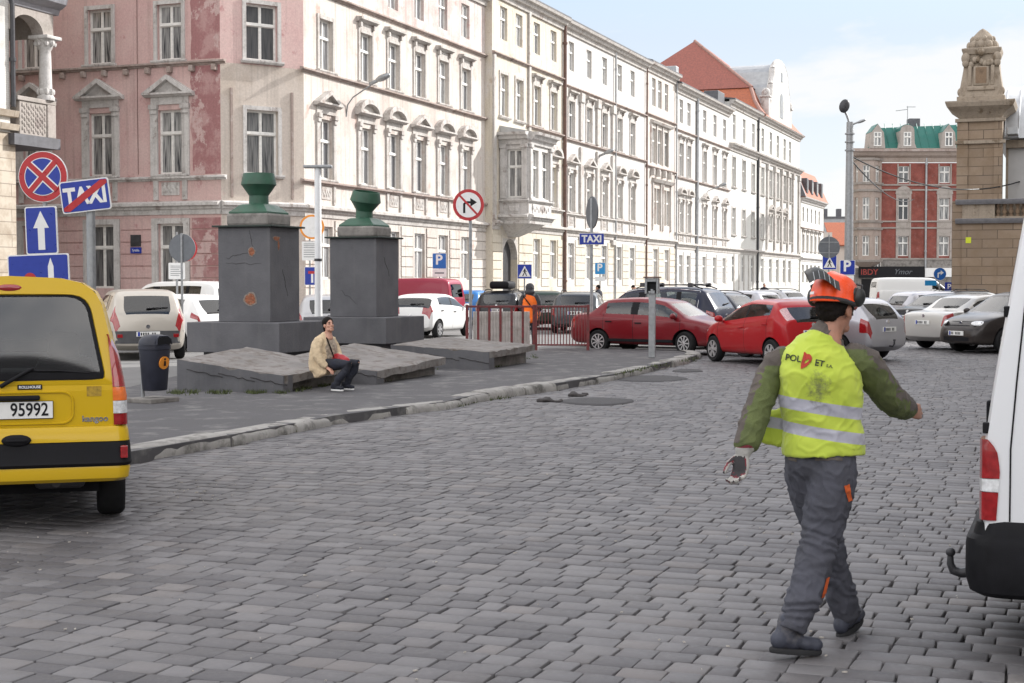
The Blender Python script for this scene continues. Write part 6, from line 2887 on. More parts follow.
# cut corner
xc = 1.67
opsC = []
for (zb, zt), st in ((GF, None), ((F1[0], F1[1] + .05), 'plain'), ((F2[0], F2[1] + .1), 'plain'), (F3, 'plain')):
    opsC.append((xc - .64, xc + .64, zb, zt))
    window(b1, TC, xc, zb, 1.28, zt - zb)
    if st:
        surround(b1, TC, xc, zb, 1.28, zt - zb, st, 'trim')
wall(b1, TC, 0, CL, 0, 9.8, [o for o in opsC if o[3] < 9.8], M['chamfer'])
wall(b1, TC, 0, CL, 9.8, top1, [o for o in opsC if o[3] > 9.8], M['pink'])
course_(b1, TC, 0, CL, 4.62, BELT, 'trim')
course_(b1, TC, 0, CL, top1, COR, 'trim', 'cornice')
g = MB()
for x in (.42, 2.9):
    g = MB()
    g.bbox(x - .05, x + .05, -.06, 0, 4.9, 8.9, .01)
    add_T(g, TC)
    g.build('wall_strip', M['ledge'], b1)
# long front
L1 = 18.5
cols1 = [1.76, 5.27, 7.94, 10.64, 13.3, 16.0]
pedi = ['tri', 'arch', 'arch', 'tri', 'arch', 'arch']
ops = floors(b1, None, cols1, [(1.9, 3.95, 1.1, None, 'trimlit', 1), (F1[0], F1[1], 1.1, pedi, 'trimlit', .92), (F2[0], F2[1], 1.1, ['plain', 'hood', 'hood', 'hood', 'hood', 'hood'], 'trimlit', 1), (F3[0], F3[1], 1.0, None, 'trimlit', 1)])
wall(b1, None, 0, L1, 0, 12.9, [o for o in ops if o[3] < 12.9], M['cream'])
wall(b1, None, 0, L1, 12.9, top1, [o for o in ops if o[3] > 12.9], M['pinkwhite'])
for x in cols1:
    surround(b1, None, x, F1[0], 1.1, 2.3, 'apron', 'trimlit')
rustic(b1, None, 0, L1, .7, 4.25, [o for o in ops if o[2] < 3], 'cream')
course_(b1, None, -.05, L1, 4.62, BELT, 'trimlit')
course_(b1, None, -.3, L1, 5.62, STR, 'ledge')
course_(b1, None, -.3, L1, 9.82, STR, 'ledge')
course_(b1, None, 0, L1, 12.9, STR, 'ledge')
course_(b1, None, 0, L1, top1, COR, 'trimlit', 'cornice')
g = MB()
foot = [Winv @ p for p in (P0, C1, C2, C2 + Vector((SV.x, SV.y, 0)) * L1, C2 + Vector((SV.x, SV.y, 0)) * L1 - Vector((RV.x, RV.y, 0)) * 13, P0 + Vector((SV.x, SV.y, 0)) * 13)]
g.polyz([(p.x, p.y) for p in foot], top1 - .05, top1 + .12)
g.build('roof', M['slate'], b1)
back_box(b1, L1, 12, top1 - .1, 'cream')
g = MB()
g.bbox(.6, 1.25, -.07, -.03, 2.6, 3.25, .01)
g.build('wall_box', M['frame'], b1)

# --- second house with the stone oriel
b2 = street_root('oriel_house', 'yellowish cream house with a stone oriel window over an arched doorway', 18.5)
Y2 = -.38
L2 = 10.8
top2 = 16.25
F3b, F2b, F1b, GFb = (13.9, 15.55), (10.1, 12.2), (5.9, 8.1), (2.0, 4.1)
c2 = [1.6, 3.8, 6.5, 9.2]
ops = floors(b2, None, c2, [(F3b[0], F3b[1], 1.0, None, 'trimlit', 1), (F2b[0], F2b[1], 1.05, ['plain', 'plain', 'hood', 'hood'], 'trimlit', 1), (F1b[0], F1b[1], 1.05, ['skip', 'skip', 'arch', 'arch'], 'trimlit', .9), (GFb[0], GFb[1], 1.05, ['skip', 'skip', None, None], 'trimlit', 1)], Y2)
ops.append((1.45, 3.55, 0, 4.0))
wall(b2, None, 0, L2, 0, top2, ops, M['yellow'], y=Y2, depth=.4)
g = MB()       # arched door head and leaves
n = 14
arc = [(2.5 + 1.05 * math.cos(PI * i / n), 2.95 + 1.05 * math.sin(PI * i / n)) for i in range(n + 1)]
for i in range(n):
    (xa, za), (xb, zb) = arc[i], arc[i + 1]
    g.quad((xa, Y2 + .003, za), (xa, Y2 + .003, 4.01), (xb, Y2 + .003, 4.01), (xb, Y2 + .003, zb))
    g.quad((xa, Y2, za), (xb, Y2, zb), (xb, Y2 + .4, zb), (xa, Y2 + .4, za))
g.build('door_arch', M['trimlit'], b2, recalc=False)
g = MB()
g.box(1.5, 3.5, Y2 + .36, Y2 + .42, 0, 4)
g.build('door', M['darkmetal'], b2)
rustic(b2, None, 0, L2, .7, 4.2, [(o[0], o[1], o[2], o[3]) for o in ops if o[2] < 3], 'yellow', Y2)
course_(b2, None, 4.9, L2, 4.75, BELT, 'trimlit', y=Y2)
course_(b2, None, 0, .9, 4.75, BELT, 'trimlit', y=Y2)
course_(b2, None, 5.0, L2, 5.75, STR, 'trimlit', y=Y2)
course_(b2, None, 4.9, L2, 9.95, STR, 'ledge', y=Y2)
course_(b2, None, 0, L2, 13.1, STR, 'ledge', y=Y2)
course_(b2, None, -.05, L2, top2, COR, 'trimlit', 'cornice', y=Y2)
g = MB()
g.box(5.05, 5.35, Y2 - .12, Y2, 9.7, 16.0)
g.box(.05, .35, Y2 - .1, Y2, 4.9, 13)
g.build('pilaster', M['trimlit'], b2)
back_box(b2, L2, 12, top2, 'yellow', Y2)
lean_roof(b2, L2, 12, top2, y=Y2)
downpipe(b2, None, L2 + .02, .3, top2, y=Y2, r=.11)
# oriel
xa, xb, dp = 1.0, 4.4, 1.55
yf = Y2 - dp
TSd = Matrix.Translation((xa, Y2, 0)) @ Matrix.Rotation(-PI / 2, 4, 'Z')
TF = Matrix.Translation((xa, yf, 0))
g = MB()
g.box(xa, xb, yf, Y2, 4.85, 9.2)
orl = MB()
o1 = [(.42, 1.22, 6.0, 8.4)]
wall(b2, TSd, 0, dp, 5.0, 9.1, o1, M['trim'], name='oriel')
o2 = [(.45, 1.45, 6.0, 8.4), (1.95, 2.95, 6.0, 8.4)]
wall(b2, TF, 0, xb - xa, 5.0, 9.1, o2, M['white'], name='oriel')
TS2 = Matrix.Translation((xb, yf, 0)) @ Matrix.Rotation(PI / 2, 4, 'Z')
wall(b2, TS2, 0, dp, 5.0, 9.1, [], M['white'], name='oriel')
window(b2, TSd, .82, 6.0, .8, 2.4)
window(b2, TF, .95, 6.0, 1.0, 2.4)
window(b2, TF, 2.45, 6.0, 1.0, 2.4)
for T_, L_ in ((TSd, dp), (TF, xb - xa)):
    course_(b2, T_, -.02, L_ + .02, 9.05, COR, 'trim', 'cornice')
    course_(b2, T_, -.02, L_ + .02, 5.85, STR, 'trim')
    course_(b2, T_, -.02, L_ + .02, 5.05, BELT, 'trim')
    g = MB()
    for x in (.06, L_ - .36):
        g.bbox(x, x + .3, -.09, 0, 5.95, 8.62, .02)
        g.bbox(x - .04, x + .34, -.16, 0, 8.45, 8.66, .03)
    g.bbox(.5, L_ - .5, -.04, 0, 5.2, 5.7, .02)
    for i in range(9):
        g.ell((.25 + (L_ - .5) * i / 8, -.04, 8.9 + .05 * (-1) ** i), (.1, .05, .1), 8, 6)
        g.ell((.55 + (L_ - 1.1) * i / 8, -.05, 5.45 + .06 * (-1) ** i), (.09, .04, .11), 8, 6)
    add_T(g, T_)
    g.build('carving', M['trim'], b2)
g = MB()
g.add([(xa, Y2, 9.25), (xa, yf - .4, 9.2), (xb, yf - .4, 9.2), (xb, Y2, 9.25), (xa, Y2, 9.6), (xb, Y2, 9.6)], [(0, 1, 4), (1, 2, 5, 4), (2, 3, 5)])
g.build('oriel_roof', M['grey_metal'], b2)
g = MB()
g.rings([[(xa + i * .3, Y2, z), (xa + i * .3, yf + i * .33, z), (xb - i * .3, yf + i * .33, z), (xb - i * .3, Y2, z)] for i, z in ((0, 5.0), (.4, 4.85), (1.3, 4.6), (2.6, 4.35), (4.0, 4.1))])
g.build('corbel', M['trim'], b2)

# --- third house
b3 = street_root('street_house', 'cream house with three triangular and two round window heads, right of the brown downpipe', 29.3)
L3 = 18.5
c3 = [TS(p) - 29.3 for p in (571, 588.6, 604, 619, 631.8)]
p3 = ['tri', 'tri', 'tri', 'arch', 'arch']
ops = floors(b3, None, c3, [(13.95, 15.6, 1.0, None, 'trimlit', 1), (10.1, 12.2, 1.05, 'hood', 'trimlit', 1), (5.85, 8.1, 1.05, p3, 'trimlit', .9), (1.95, 4.05, 1.1, None, 'trimlit', 1)])
wall(b3, None, 0, L3, 0, 16.4, ops, M['white'])
rustic(b3, None, 0, L3, .7, 4.3, [o for o in ops if o[2] < 3], 'yellow')
for z, pr, m_ in ((4.8, BELT, 'trimlit'), (5.7, STR, 'trimlit'), (9.95, STR, 'ledge'), (13.0, STR, 'ledge')):
    course_(b3, None, 0, L3, z, pr, m_)
course_(b3, None, 0, L3, 16.4, COR, 'trimlit', 'cornice')
for x in c3:
    surround(b3, None, x, 5.85, 1.05, 2.2, 'apron', 'trimlit')
g = MB()
for x in ((c3[0] - 1.55), (c3[0] + c3[1]) / 2, (c3[1] + c3[2]) / 2, (c3[2] + c3[3]) / 2):
    g = MB()
    g.bbox(x - .25, x + .25, -.14, 0, 5.8, 9.7, .02)
    g.bbox(x - .25, x + .25, -.14, 0, 10.1, 12.6, .02)
    g.bbox(x - .33, x + .33, -.22, 0, 12.3, 12.85, .03)
    g.bbox(x - .33, x + .33, -.22, 0, 4.1, 4.45, .05)
    g.build('pilaster', M['trimlit'], b3)
back_box(b3, L3, 12, 16.4, 'white')
lean_roof(b3, L3, 12, 16.4)
downpipe(b3, None, TS(613.5) - 29.3, .3, 16.3, 'grey_metal')
downpipe(b3, None, L3 - .1, .3, 16.3)

# --- house with triple windows
b4 = street_root('street_house', 'narrow cream house with triple windows under one shared hood', 47.8)
L4 = 7.9
c4 = [TS(p) - 47.8 for p in (653, 659, 665.6)]
ops = floors(b4, None, c4, [(13.9, 15.8, 1.0, None, 'trimlit', 1), (10.0, 12.4, 1.1, None, 'trimlit', 1)])
c4b = [2.3, 3.3, 5.0, 6.0]
floors(b4, None, c4b, [(5.8, 8.3, .9, None, 'trimlit', 1)], ops=ops)
floors(b4, None, [2.6, 5.6], [(1.9, 4.1, 1.2, None, 'trimlit', 1)], ops=ops)
wall(b4, None, 0, L4, 0, 16.5, ops, M['cream'], y=-.0)
rustic(b4, None, 0, L4, .7, 4.3, [o for o in ops if o[2] < 3], 'yellow')
for z, pr, m_ in ((4.75, BELT, 'trimlit'), (9.7, STR, 'ledge'), (13.2, STR, 'ledge')):
    course_(b4, None, 0, L4, z, pr, m_)
course_(b4, None, 0, L4, 16.5, COR, 'trimlit', 'cornice')
g = MB()
g.profx([(0, 12.7), (-.2, 12.7), (-.3, 12.85), (0, 12.95)], 1.2, 6.6)
for x0 in (1.6, 4.3):
    g.profx([(0, 8.7), (-.2, 8.7), (-.35, 8.9), (0, 9.0)], x0, x0 + 2.4)
    g.box(x0 + .02, x0 + .25, -.1, 0, 5.4, 8.7)
    g.box(x0 + 2.15, x0 + 2.38, -.1, 0, 5.4, 8.7)
for x in (1.3, 2.75, 4.35, 5.9):
    g.bbox(x - .12, x + .12, -.3, 0, 9.1, 9.6, .05)
    g.box(x - .1, x + .1, -.08, 0, 10.0, 12.7)
g.build('window_surround', M['trimlit'], b4)
back_box(b4, L4, 12, 16.5, 'cream')
lean_roof(b4, L4, 12, 16.5)
g = MB()
g.bbox(6.9, 7.7, -.3, .6, 16.6, 17.3, .05)
g.build('chimney', M['grey_metal'], b4)
downpipe(b4, None, L4, .3, 16.3, 'grey_metal')

# --- white house, two and three windows
b5 = street_root('street_house', 'white house with a pair and a trio of round-headed windows, before the red-roofed building', 55.7)
L5 = 17.9
c5 = [TS(p) - 55.7 for p in (680.4, 688, 703.8, 714, 723.6)]
p5 = ['arch', 'arch', 'tri', 'tri', 'tri']
ops = floors(b5, None, c5, [(13.5, 15.2, 1.1, None, 'trimlit', 1), (9.6, 12.0, 1.15, 'hood', 'trimlit', 1), (5.5, 7.7, 1.1, p5, 'trimlit', .85), (1.7, 3.8, 1.1, None, 'trimlit', 1)])
wall(b5, None, 0, L5, 0, 16.0, ops, M['white'])
rustic(b5, None, 0, L5, .7, 4.1, [o for o in ops if o[2] < 3], 'white')
for z, pr, m_ in ((4.6, BELT, 'trimlit'), (5.35, STR, 'trimlit'), (9.45, STR, 'ledge'), (12.9, STR, 'ledge')):
    course_(b5, None, 0, L5, z, pr, m_)
course_(b5, None, 0, L5, 16.0, COR, 'trimlit', 'cornice')
for x in c5:
    surround(b5, None, x, 5.5, 1.1, 2.2, 'apron', 'trimlit')
back_box(b5, L5, 12, 16, 'white')
lean_roof(b5, L5, 12, 16.0)
downpipe(b5, None, 62.0 - 55.7, .3, 16, 'grey_metal', r=.12)
g = MB()
g.bbox(15.0, 17.4, .3, 1.5, 16.2, 17.5, .05)
g.build('roof_hatch', M['slate'], b5)

# --- red-roofed office building with a gable
b6 = street_root('office_building', 'pale office building with a big red hipped roof and a curved gable', 73.6)
L6 = 33.4
c6 = [TS(p) - 73.6 for p in (733, 743, 752.3, 761.7, 769.8, 776.7, 783.5, 788.9)]
ops = floors(b6, None, c6, [(13.9, 16.0, 1.25, None, 'trim', 1), (9.9, 12.4, 1.3, 'plain', 'trimlit', 1), (5.85, 8.1, 1.3, ['plain', 'plain', 'plain', 'plain', 'tri', 'tri', 'tri', 'plain'], 'trimlit', .8), (1.8, 4.0, 1.3, None, 'trimlit', 1)])
wall(b6, None, 0, L6, 0, 16.9, ops, M['office'])
for z, pr, m_ in ((4.6, BELT, 'trimlit'), (13.3, COR, 'trimlit')):
    course_(b6, None, 0, L6 + .3, z, pr, m_)
course_(b6, None, 0, L6 + .4, 16.9, COR, 'trimlit', 'cornice')
rustic(b6, None, 12.4, L6, .6, 4.2, [o for o in ops if o[2] < 3], 'office')
g = MB()
e = 85.8 - 73.6
for x in [e - .2] + [(a + b_) / 2 for a, b_ in zip(c6[3:], c6[4:])] + [c6[-1] + 1.5, L6 - .4]:
    g = MB()
    g.bbox(x - .3, x + .3, -.18, 0, 4.9, 12.6, .03)
    g.bbox(x - .38, x + .38, -.26, 0, 12.3, 12.9, .05)
    g.build('pilaster', M['trimlit'], b6)
for x in (2.0, 4.0, 6.0, 8.0, 10.0):
    g = MB()
    g.bbox(x - .1, x + .1, -.08, 0, .6, 4.2, .02)
    g.build('pilaster', M['trimlit'], b6)
back_box(b6, L6, 16.6, 16.9, 'office')
downpipe(b6, None, e - .6, .3, 16.8, 'darkmetal', r=.1)
lean_roof(b6, e, 14, 16.9, 'slate', pitch=.1)
# mansard: flared lower slope, upper hip
D = 16.6
lo = [(e, -.55, 17.0), (e + .8, .0, 17.5), (e + 2.2, .8, 18.6), (e + 4.2, 1.6, 20.1)]
def ringr(x, y, z):
    return [(x, y, z), (L6 + .5 - (x - e), y, z), (L6 + .5 - (x - e), D - y, z), (x, D - y, z)]
g = MB()
g.rings([ringr(*q) for q in lo], cap=False)
g.build('roof', M['orangeroof'], b6)
g = MB()
x, y, z = lo[-1]
r = ringr(x, y - .15, z)
r[0] = (x - .2, y - .15, z)
r[3] = (x - .2, D - y + .15, z)
ap1, ap2 = (x + 5.2, D / 2, 25.6), (L6 - 5.5, D / 2, 25.6)
g.add(r + [ap1, ap2], [(0, 1, 5, 4), (1, 2, 5), (2, 3, 4, 5), (3, 0, 4), (3, 2, 1, 0)])
g.build('roof', M['redroof'], b6)
g = MB()
for a, c in ((lo[0], lo[1]), (lo[1], lo[2]), (lo[2], lo[3])):
    g.cyl(a, c, .18, n=8)
g.cyl(r[0], ap1, .16, n=8)
g.build('hip_tiles', M['oldtile'], b6)
# curved gable on the front
gx = TS(777.5) - 73.6
gp = []
for k in range(25):
    u = k / 24
    a = PI * u
    hw = 6.4
    x_ = -hw * math.cos(a)
    pro = [(0, 17.0), (.06, 18.6), (.13, 19.2), (.16, 20.4), (.24, 21.0), (.3, 22.2), (.4, 22.9), (.5, 23.1)]
    uu = u if u <= .5 else 1 - u
    xx = [(0, 5.6), (.06, 5.2), (.13, 4.5), (.16, 4.3), (.24, 3.6), (.3, 3.2), (.4, 1.8), (.5, 0)]
    zz_ = lerp(pro, uu)
    xw = lerp(xx, uu) * (-1 if u <= .5 else 1)
    gp.append((gx + xw, zz_))
g = MB()
g.prism(gp, -.25, .35)
gb = g.build('gable', M['office'], b6)
g = MB()
for (xa_, za_), (xb_, zb_) in zip(gp, gp[1:]):
    if abs(xa_ - xb_) + abs(za_ - zb_) > .01:
        g.cyl((xa_, 0, za_), (xb_, 0, zb_), .28, n=8)
g.build('gable_coping', M['trim'], gb)
g = MB()
aw = [(gx + .9 * math.cos(PI * i / 10), 19.2 + .9 * math.sin(PI * i / 10)) for i in range(11)] + [(gx - .9, 17.7), (gx + .9, 17.7)]
g.prism(aw, -.29, -.24)
g.prism([(gx - .4, 21.2), (gx + .4, 21.2), (gx + .4, 22.1), (gx - .4, 22.1)], -.29, -.24)
g.build('gable_window', M['pane'], gb)
g = MB()
g.prism([(x_, z_ - .2) for x_, z_ in gp], .36, 7.5)
g.build('gable_roof', M['grey_metal'], gb)
for sx in (-1, 1):
    g = MB()
    g.bbox(gx + sx * 5.7 - .32, gx + sx * 5.7 + .32, -.2, .6, 17.0, 19.3, .08)
    g.ell((gx + sx * 5.7, .15, 19.5), (.42, .42, .5), 12, 8)
    g.bbox(gx + sx * 5.7 - .45, gx + sx * 5.7 + .45, -.32, .7, 19.1, 19.28, .05)
    g.build('turret', M['trim'], gb, 40)

# --- far mansard house, then two more beyond
b7 = street_root('mansard_house', 'white house with a dark and orange mansard roof past the office building', 108.2)
L7 = 15
c7 = [1.6, 4.2, 6.8, 9.4, 12.0]
ops = floors(b7, None, c7, [(8.3, 9.8, 1.0, None, 'trim', 1), (5.2, 6.9, 1.0, 'hood', 'trimlit', 1), (1.8, 3.7, 1.2, None, 'trimlit', 1)])
wall(b7, None, 0, L7, 0, 10.7, ops, M['office'])
course_(b7, None, 0, L7, 4.4, BELT, 'trim')
course_(b7, None, 0, L7, 7.6, STR, 'ledge')
course_(b7, None, 0, L7 + .3, 10.7, COR, 'trim', 'cornice')
back_box(b7, L7, 11, 10.7, 'office')
g = MB()
g.rings([[(x, y, z), (L7 + .3 - x, y, z), (L7 + .3 - x, 11 - y, z), (x, 11 - y, z)] for x, y, z in ((-.1, -.5, 10.8), (.5, .3, 12.6), (.9, .9, 13.9))])
g.build('roof', M['orangeroof'], b7)
g = MB()
g.rings([[(x, y, z), (.35 + x, y - .03, z), (.35 + x, 11 - y, z), (x, 11 - y, z)] for x, y, z in ((-.16, -.54, 10.85), (.44, .25, 12.65), (.84, .85, 13.95))])
g.build('roof_verge', M['slate'], b7)
for x in (2.2, 5.4, 8.6, 11.8):
    g = MB()
    g.bbox(x - .5, x + .5, -.35, 1.2, 11.3, 12.9, .05)
    dmr = g.build('dormer', M['slate'], b7)
    g = MB()
    g.box(x - .35, x + .35, -.37, -.352, 11.5, 12.6)
    g.build('pane', M['pane'], dmr)

b8 = thing('low_house', 'low beige house with a faded red roof at the end of the street', 'house', tuple(XG(818, 186)), 0)
wall(b8, None, 0, 9, 0, 6.3, [(5.3, 6.1, 3.2, 4.9), (7, 7.8, 3.2, 4.9)], M['chamfer'])
for x in (5.7, 7.4):
    window(b8, None, x, 3.2, .8, 1.7)
back_box(b8, 9, 10, 6.3, 'chamfer')
g = MB()
g.box(-1.5, 1.6, -.4, 6, 0, 8.0)
g.build('bay', M['cream'], b8)
g = MB()
g.profx([(-.4, 6.3), (4, 9.2), (4, 9.4), (-.5, 6.45)], 1.5, 9.4)
g.build('roof', M['orangeroof'], b8)
g = MB()
g.bbox(5.6, 7.2, -.1, 2.5, 6.7, 8.1, .08)
g.build('dormer', M['slate'], b8)
b9 = thing('grey_block', 'plain grey block rising behind the low beige house', 'building', tuple(XG(817, 215)), 0)
wall(b9, None, 0, 16, 0, 11.0, [(2 + 2.6 * k, 3.2 + 2.6 * k, 7.2, 8.9) for k in range(5)], M['grey_metal'])
for k in range(5):
    window(b9, None, 2.6 + 2.6 * k, 7.2, 1.2, 1.7)
back_box(b9, 16, 12, 11, 'grey_metal')
g = MB()
g.box(-.2, 16.2, -.2, 12, 11.0, 11.25)
for x in (1, 3, 6):
    g.box(x, x + .6, 1, 2, 11.25, 12.4)
g.build('roof', M['slate'], b9)

# --- red brick house with a green roof across the end of the square
def brickmat(name, c1, c2, mortar, scale=4.2):
    m, t, b = nt(name)
    br = N(t, 'ShaderNodeTexBrick', Scale=scale)
    br.inputs['Color1'].default_value = rgba(c1)
    br.inputs['Color2'].default_value = rgba(c2)
    br.inputs['Mortar'].default_value = rgba(mortar)
    br.inputs['Mortar Size'].default_value = .012
    mp = t.nodes.new('ShaderNodeMapping')
    mp.inputs['Rotation'].default_value = (PI / 2, 0, 0)
    tc = t.nodes.new('ShaderNodeTexCoord')
    t.links.new(tc.outputs['Object'], mp.inputs[0])
    t.links.new(mp.outputs[0], br.inputs['Vector'])
    v = coords(t)
    n1 = noi(t, v, .9, 8, .65)
    n2 = noi(t, v, 9, 6, .7)
    c = mixc(t, ramp(t, n1, .45, .65), br.outputs['Color'], tuple(x * .55 for x in c1))
    n3 = noi(t, v, 3.1, 10, .75)
    c = mixc(t, math2(t, 'MULTIPLY', ramp(t, n3, .54, .66), .6), c, tuple(min(1, x * .5 + .13) for x in c1))
    c = mixc(t, ramp(t, n2, .64, .8), c, tuple(min(1, x * .4 + .25) for x in c1))
    t.links.new(c, b.inputs['Base Color'])
    b.inputs['Roughness'].default_value = .9
    bump(t, b, br.outputs['Fac'], -.4, .01)
    return m


M['brick'] = brickmat('red_facing_brick', (.27, .07, .05), (.21, .055, .045), (.20, .12, .1))
M['greenroof'] = mat('green_sheet_roof', (.010, .115, .092), .55, .08, 1.5, .1, 9)
M['bay'] = stucco('beige_bay_render', (.40, .33, .29), (.36, .29, .25), (.33, .26, .22), sscale=.5, streaks=.3)
M['baytrim'] = stucco('grey_beige_surround', (.40, .36, .33), (.34, .31, .28), (.3, .26, .24), sscale=1.5, streaks=.3)
YG = 140.0
kz = YG / F
gz = lambda py: AT(512, py, YG).z
gxp = lambda px: (px - 850) * kz
gb_ = thing('brick_house', 'red brick house with a green mansard roof and a beige corner bay', 'house', tuple(XG(850, YG)), 0)
xw0, xw1 = gxp(880), gxp(985)
cg = [gxp(902.5), gxp(943.3), gxp(975)]
rows = [(gz(256), gz(236)), (gz(220), gz(198)), (gz(183), gz(166))]
ops = []
for zb, zt in rows:
    for x in cg:
        ops.append((x - .5, x + .5, zb, zt))
        window(gb_, None, x, zb, 1.0, zt - zb)
zt = gz(163)
wall(gb_, None, xw0, xw1, gz(258), zt, ops, M['brick'])
g = MB()
for x in cg:
    for x0, x1 in ((x - .70, x - .5), (x + .5, x + .70)):
        g.box(x0, x1, -.06, 0, gz(258), gz(190))
        g.box(x0 + (.08 if x0 < x else 0), x1 - (.08 if x0 > x else 0), -.06, 0, gz(183) - .1, gz(164))
    for (zb, zt_), zn in zip(rows, (rows[1][0], gz(191))):
        g.box(x - .5, x + .5, -.06, 0, zt_, zn)
    hd2 = [(x + .78 * math.cos(PI * i / 10), gz(194) + .75 * math.sin(PI * i / 10)) for i in range(11)]
    g.prism(hd2, -.09, 0)
g.build('window_surround', M['baytrim'], gb_)
for py in (259, 228, 221.5, 190, 185):
    course_(gb_, None, xw0, xw1, gz(py), [(0, -.06), (-.1, -.06), (-.12, .06), (0, .08)], 'baytrim')
course_(gb_, None, -.2, xw1, gz(157), [(0, -.5), (-.1, -.5), (-.2, -.1), (-.5, .1), (-.7, .5), (-.7, .75), (0, .8)], 'bay', 'cornice')
course_(gb_, None, -.2, xw1, gz(152), [(0, 0), (-.85, .0), (-.85, .2), (0, .2)], 'ledge', 'gutter')
g = MB()
g.box(xw0 + .1, xw1, -.03, .2, gz(268), gz(258))
g.box(0, xw1, -.02, .2, 0, gz(268))
g.build('ground_floor', M['slab'], gb_)
downpipe(gb_, None, gxp(924.5), gz(268), gz(152), 'grey_metal', r=.1)
g = MB()
g.box(gxp(858), gxp(923), -.35, -.05, gz(277.5), gz(266.5))
sh = g.build('shop_sign', M['signblack'], gb_)
M['neonred'] = mat('dull_red_letters', (.30, .03, .02), .4, .1, 20)
text('sign_lettering', 'IBDY', .75, M['neonred'], sh, (gxp(868), -.37, gz(272.3)), bold=.01)
text('sign_lettering', 'Ymor', .72, M['signback'], sh, (gxp(901), -.37, gz(272)), bold=.0, shear=.35)
g = MB()
g.box(gxp(861), gxp(871), -.03, -.025, 0, gz(279))
g.build('shop_door', M['signblack'], gb_)
g = MB()
g.box(gxp(924), gxp(951), -.2, -.03, gz(277), gz(268))
g.build('white_panel', M['signwhite'], gb_)
# bay
bayp = [(gxp(852), 0), (gxp(855), -1.3), (gxp(869), -1.3), (gxp(880.5), 0)]
zb0, zb1 = gz(262), gz(160)
for a, c in zip(bayp, bayp[1:]):
    L_ = math.hypot(c[0] - a[0], c[1] - a[1])
    T_ = Matrix.Translation((a[0], a[1], 0)) @ Matrix.Rotation(math.atan2(c[1] - a[1], c[0] - a[0]), 4, 'Z')
    ww = min(1.0, L_ * .5)
    oo = [(L_ / 2 - ww / 2, L_ / 2 + ww / 2, zb, zt_) for zb, zt_ in rows]
    for zb, zt_ in rows:
        window(gb_, T_, L_ / 2, zb, ww, zt_ - zb)
    wall(gb_, T_, 0, L_, zb0, zb1, oo, M['bay'], name='bay_wall')
    for py in (261, 229, 222, 191, 184, 160):
        course_(gb_, T_, -.05, L_ + .05, gz(py), [(0, -.1), (-.12, -.1), (-.2, .1), (0, .12)], 'baytrim')
g = MB()
g.rings([[(x * q + (1 - q) * 1.4, y * q, z) for x, y in bayp] for q, z in ((1, zb0), (.85, gz(264)), (.5, gz(267)))])
g.build('bay_base', M['bay'], gb_)
# roof and dormers
zr0, zr1 = gz(150), gz(122)
g = MB()
g.add([(1.3, -.5, zr0), (xw1, -.5, zr0), (xw1, 1.5, zr1), (3.0, 1.5, zr1 - .4), (3.0, 8, zr0), (4.6, 8, zr1 - .4), (xw1, 9, zr1 + .2)], [(0, 1, 2, 3), (4, 0, 3, 5), (3, 2, 6, 5)])
g.build('roof', M['greenroof'], gb_)
g = MB()
k = 0
x = 1.9
while x < xw1:
    g.cyl((x, -.5, zr0), (max(x, 3.0), 1.5, zr1 - (.4 if x < 3 else .0)), .035, n=5)
    x += .75
g.build('roof_seams', M['greenroof'], gb_)
for px, kind in ((874, 'gable'), (903.5, 'round'), (944.5, 'gable')):
    x = gxp(px)
    w_ = .72
    z0_, z1_ = gz(149), gz(131)
    g = MB()
    if kind == 'gable':
        pl_ = [(x - w_, z0_), (x + w_, z0_), (x + w_ * .8, z1_ - .2), (x, z1_ + .55), (x - w_ * .8, z1_ - .2)]
    else:
        pl_ = [(x - w_ * 1.2, z0_), (x + w_ * 1.2, z0_), (x + w_ * .95, z0_ + .5), (x + w_ * .9, z1_ - .1)] + [(x + w_ * .9 * math.cos(a), z1_ + .5 * math.sin(a)) for a in [PI * i / 8 for i in range(1, 8)]] + [(x - w_ * .9, z1_ - .1), (x - w_ * .95, z0_ + .5)]
    g.prism(pl_, -.75, 1.5)
    d_o = g.build('dormer', M['baytrim'], gb_)
    g = MB()
    g.prism([(a, c + .06) for a, c in pl_[2:]] if kind == 'gable' else [(a, c + .06) for a, c in pl_[3:-1]], -.7, 1.6)
    g.build('dormer_roof', M['greenroof'], d_o)
    me_, pm_ = win_mesh(.7, 1.3)
    o = link('window', me_, d_o, (x, -.93, z0_ + .2))
    link('pane', pm_, o)
g = MB()
g.bbox(gxp(913), gxp(924), 2, 3, zr1 - .5, gz(116), .03)
ch_ = g.build('chimney', M['slate'], gb_)
g = MB()
zc_ = gz(116)
g.cyl((gxp(912), 2.3, zr1), (gxp(912), 2.3, gz(103)), .035, n=6)
g.cyl((gxp(900), 2.3, gz(108)), (gxp(912), 2.3, gz(106.5)), .03, n=6)
g.cyl((gxp(911), 2.3, gz(104)), (gxp(920), 2.3, gz(104)), .03, n=6)
g.build('aerial', M['galv'], gb_)

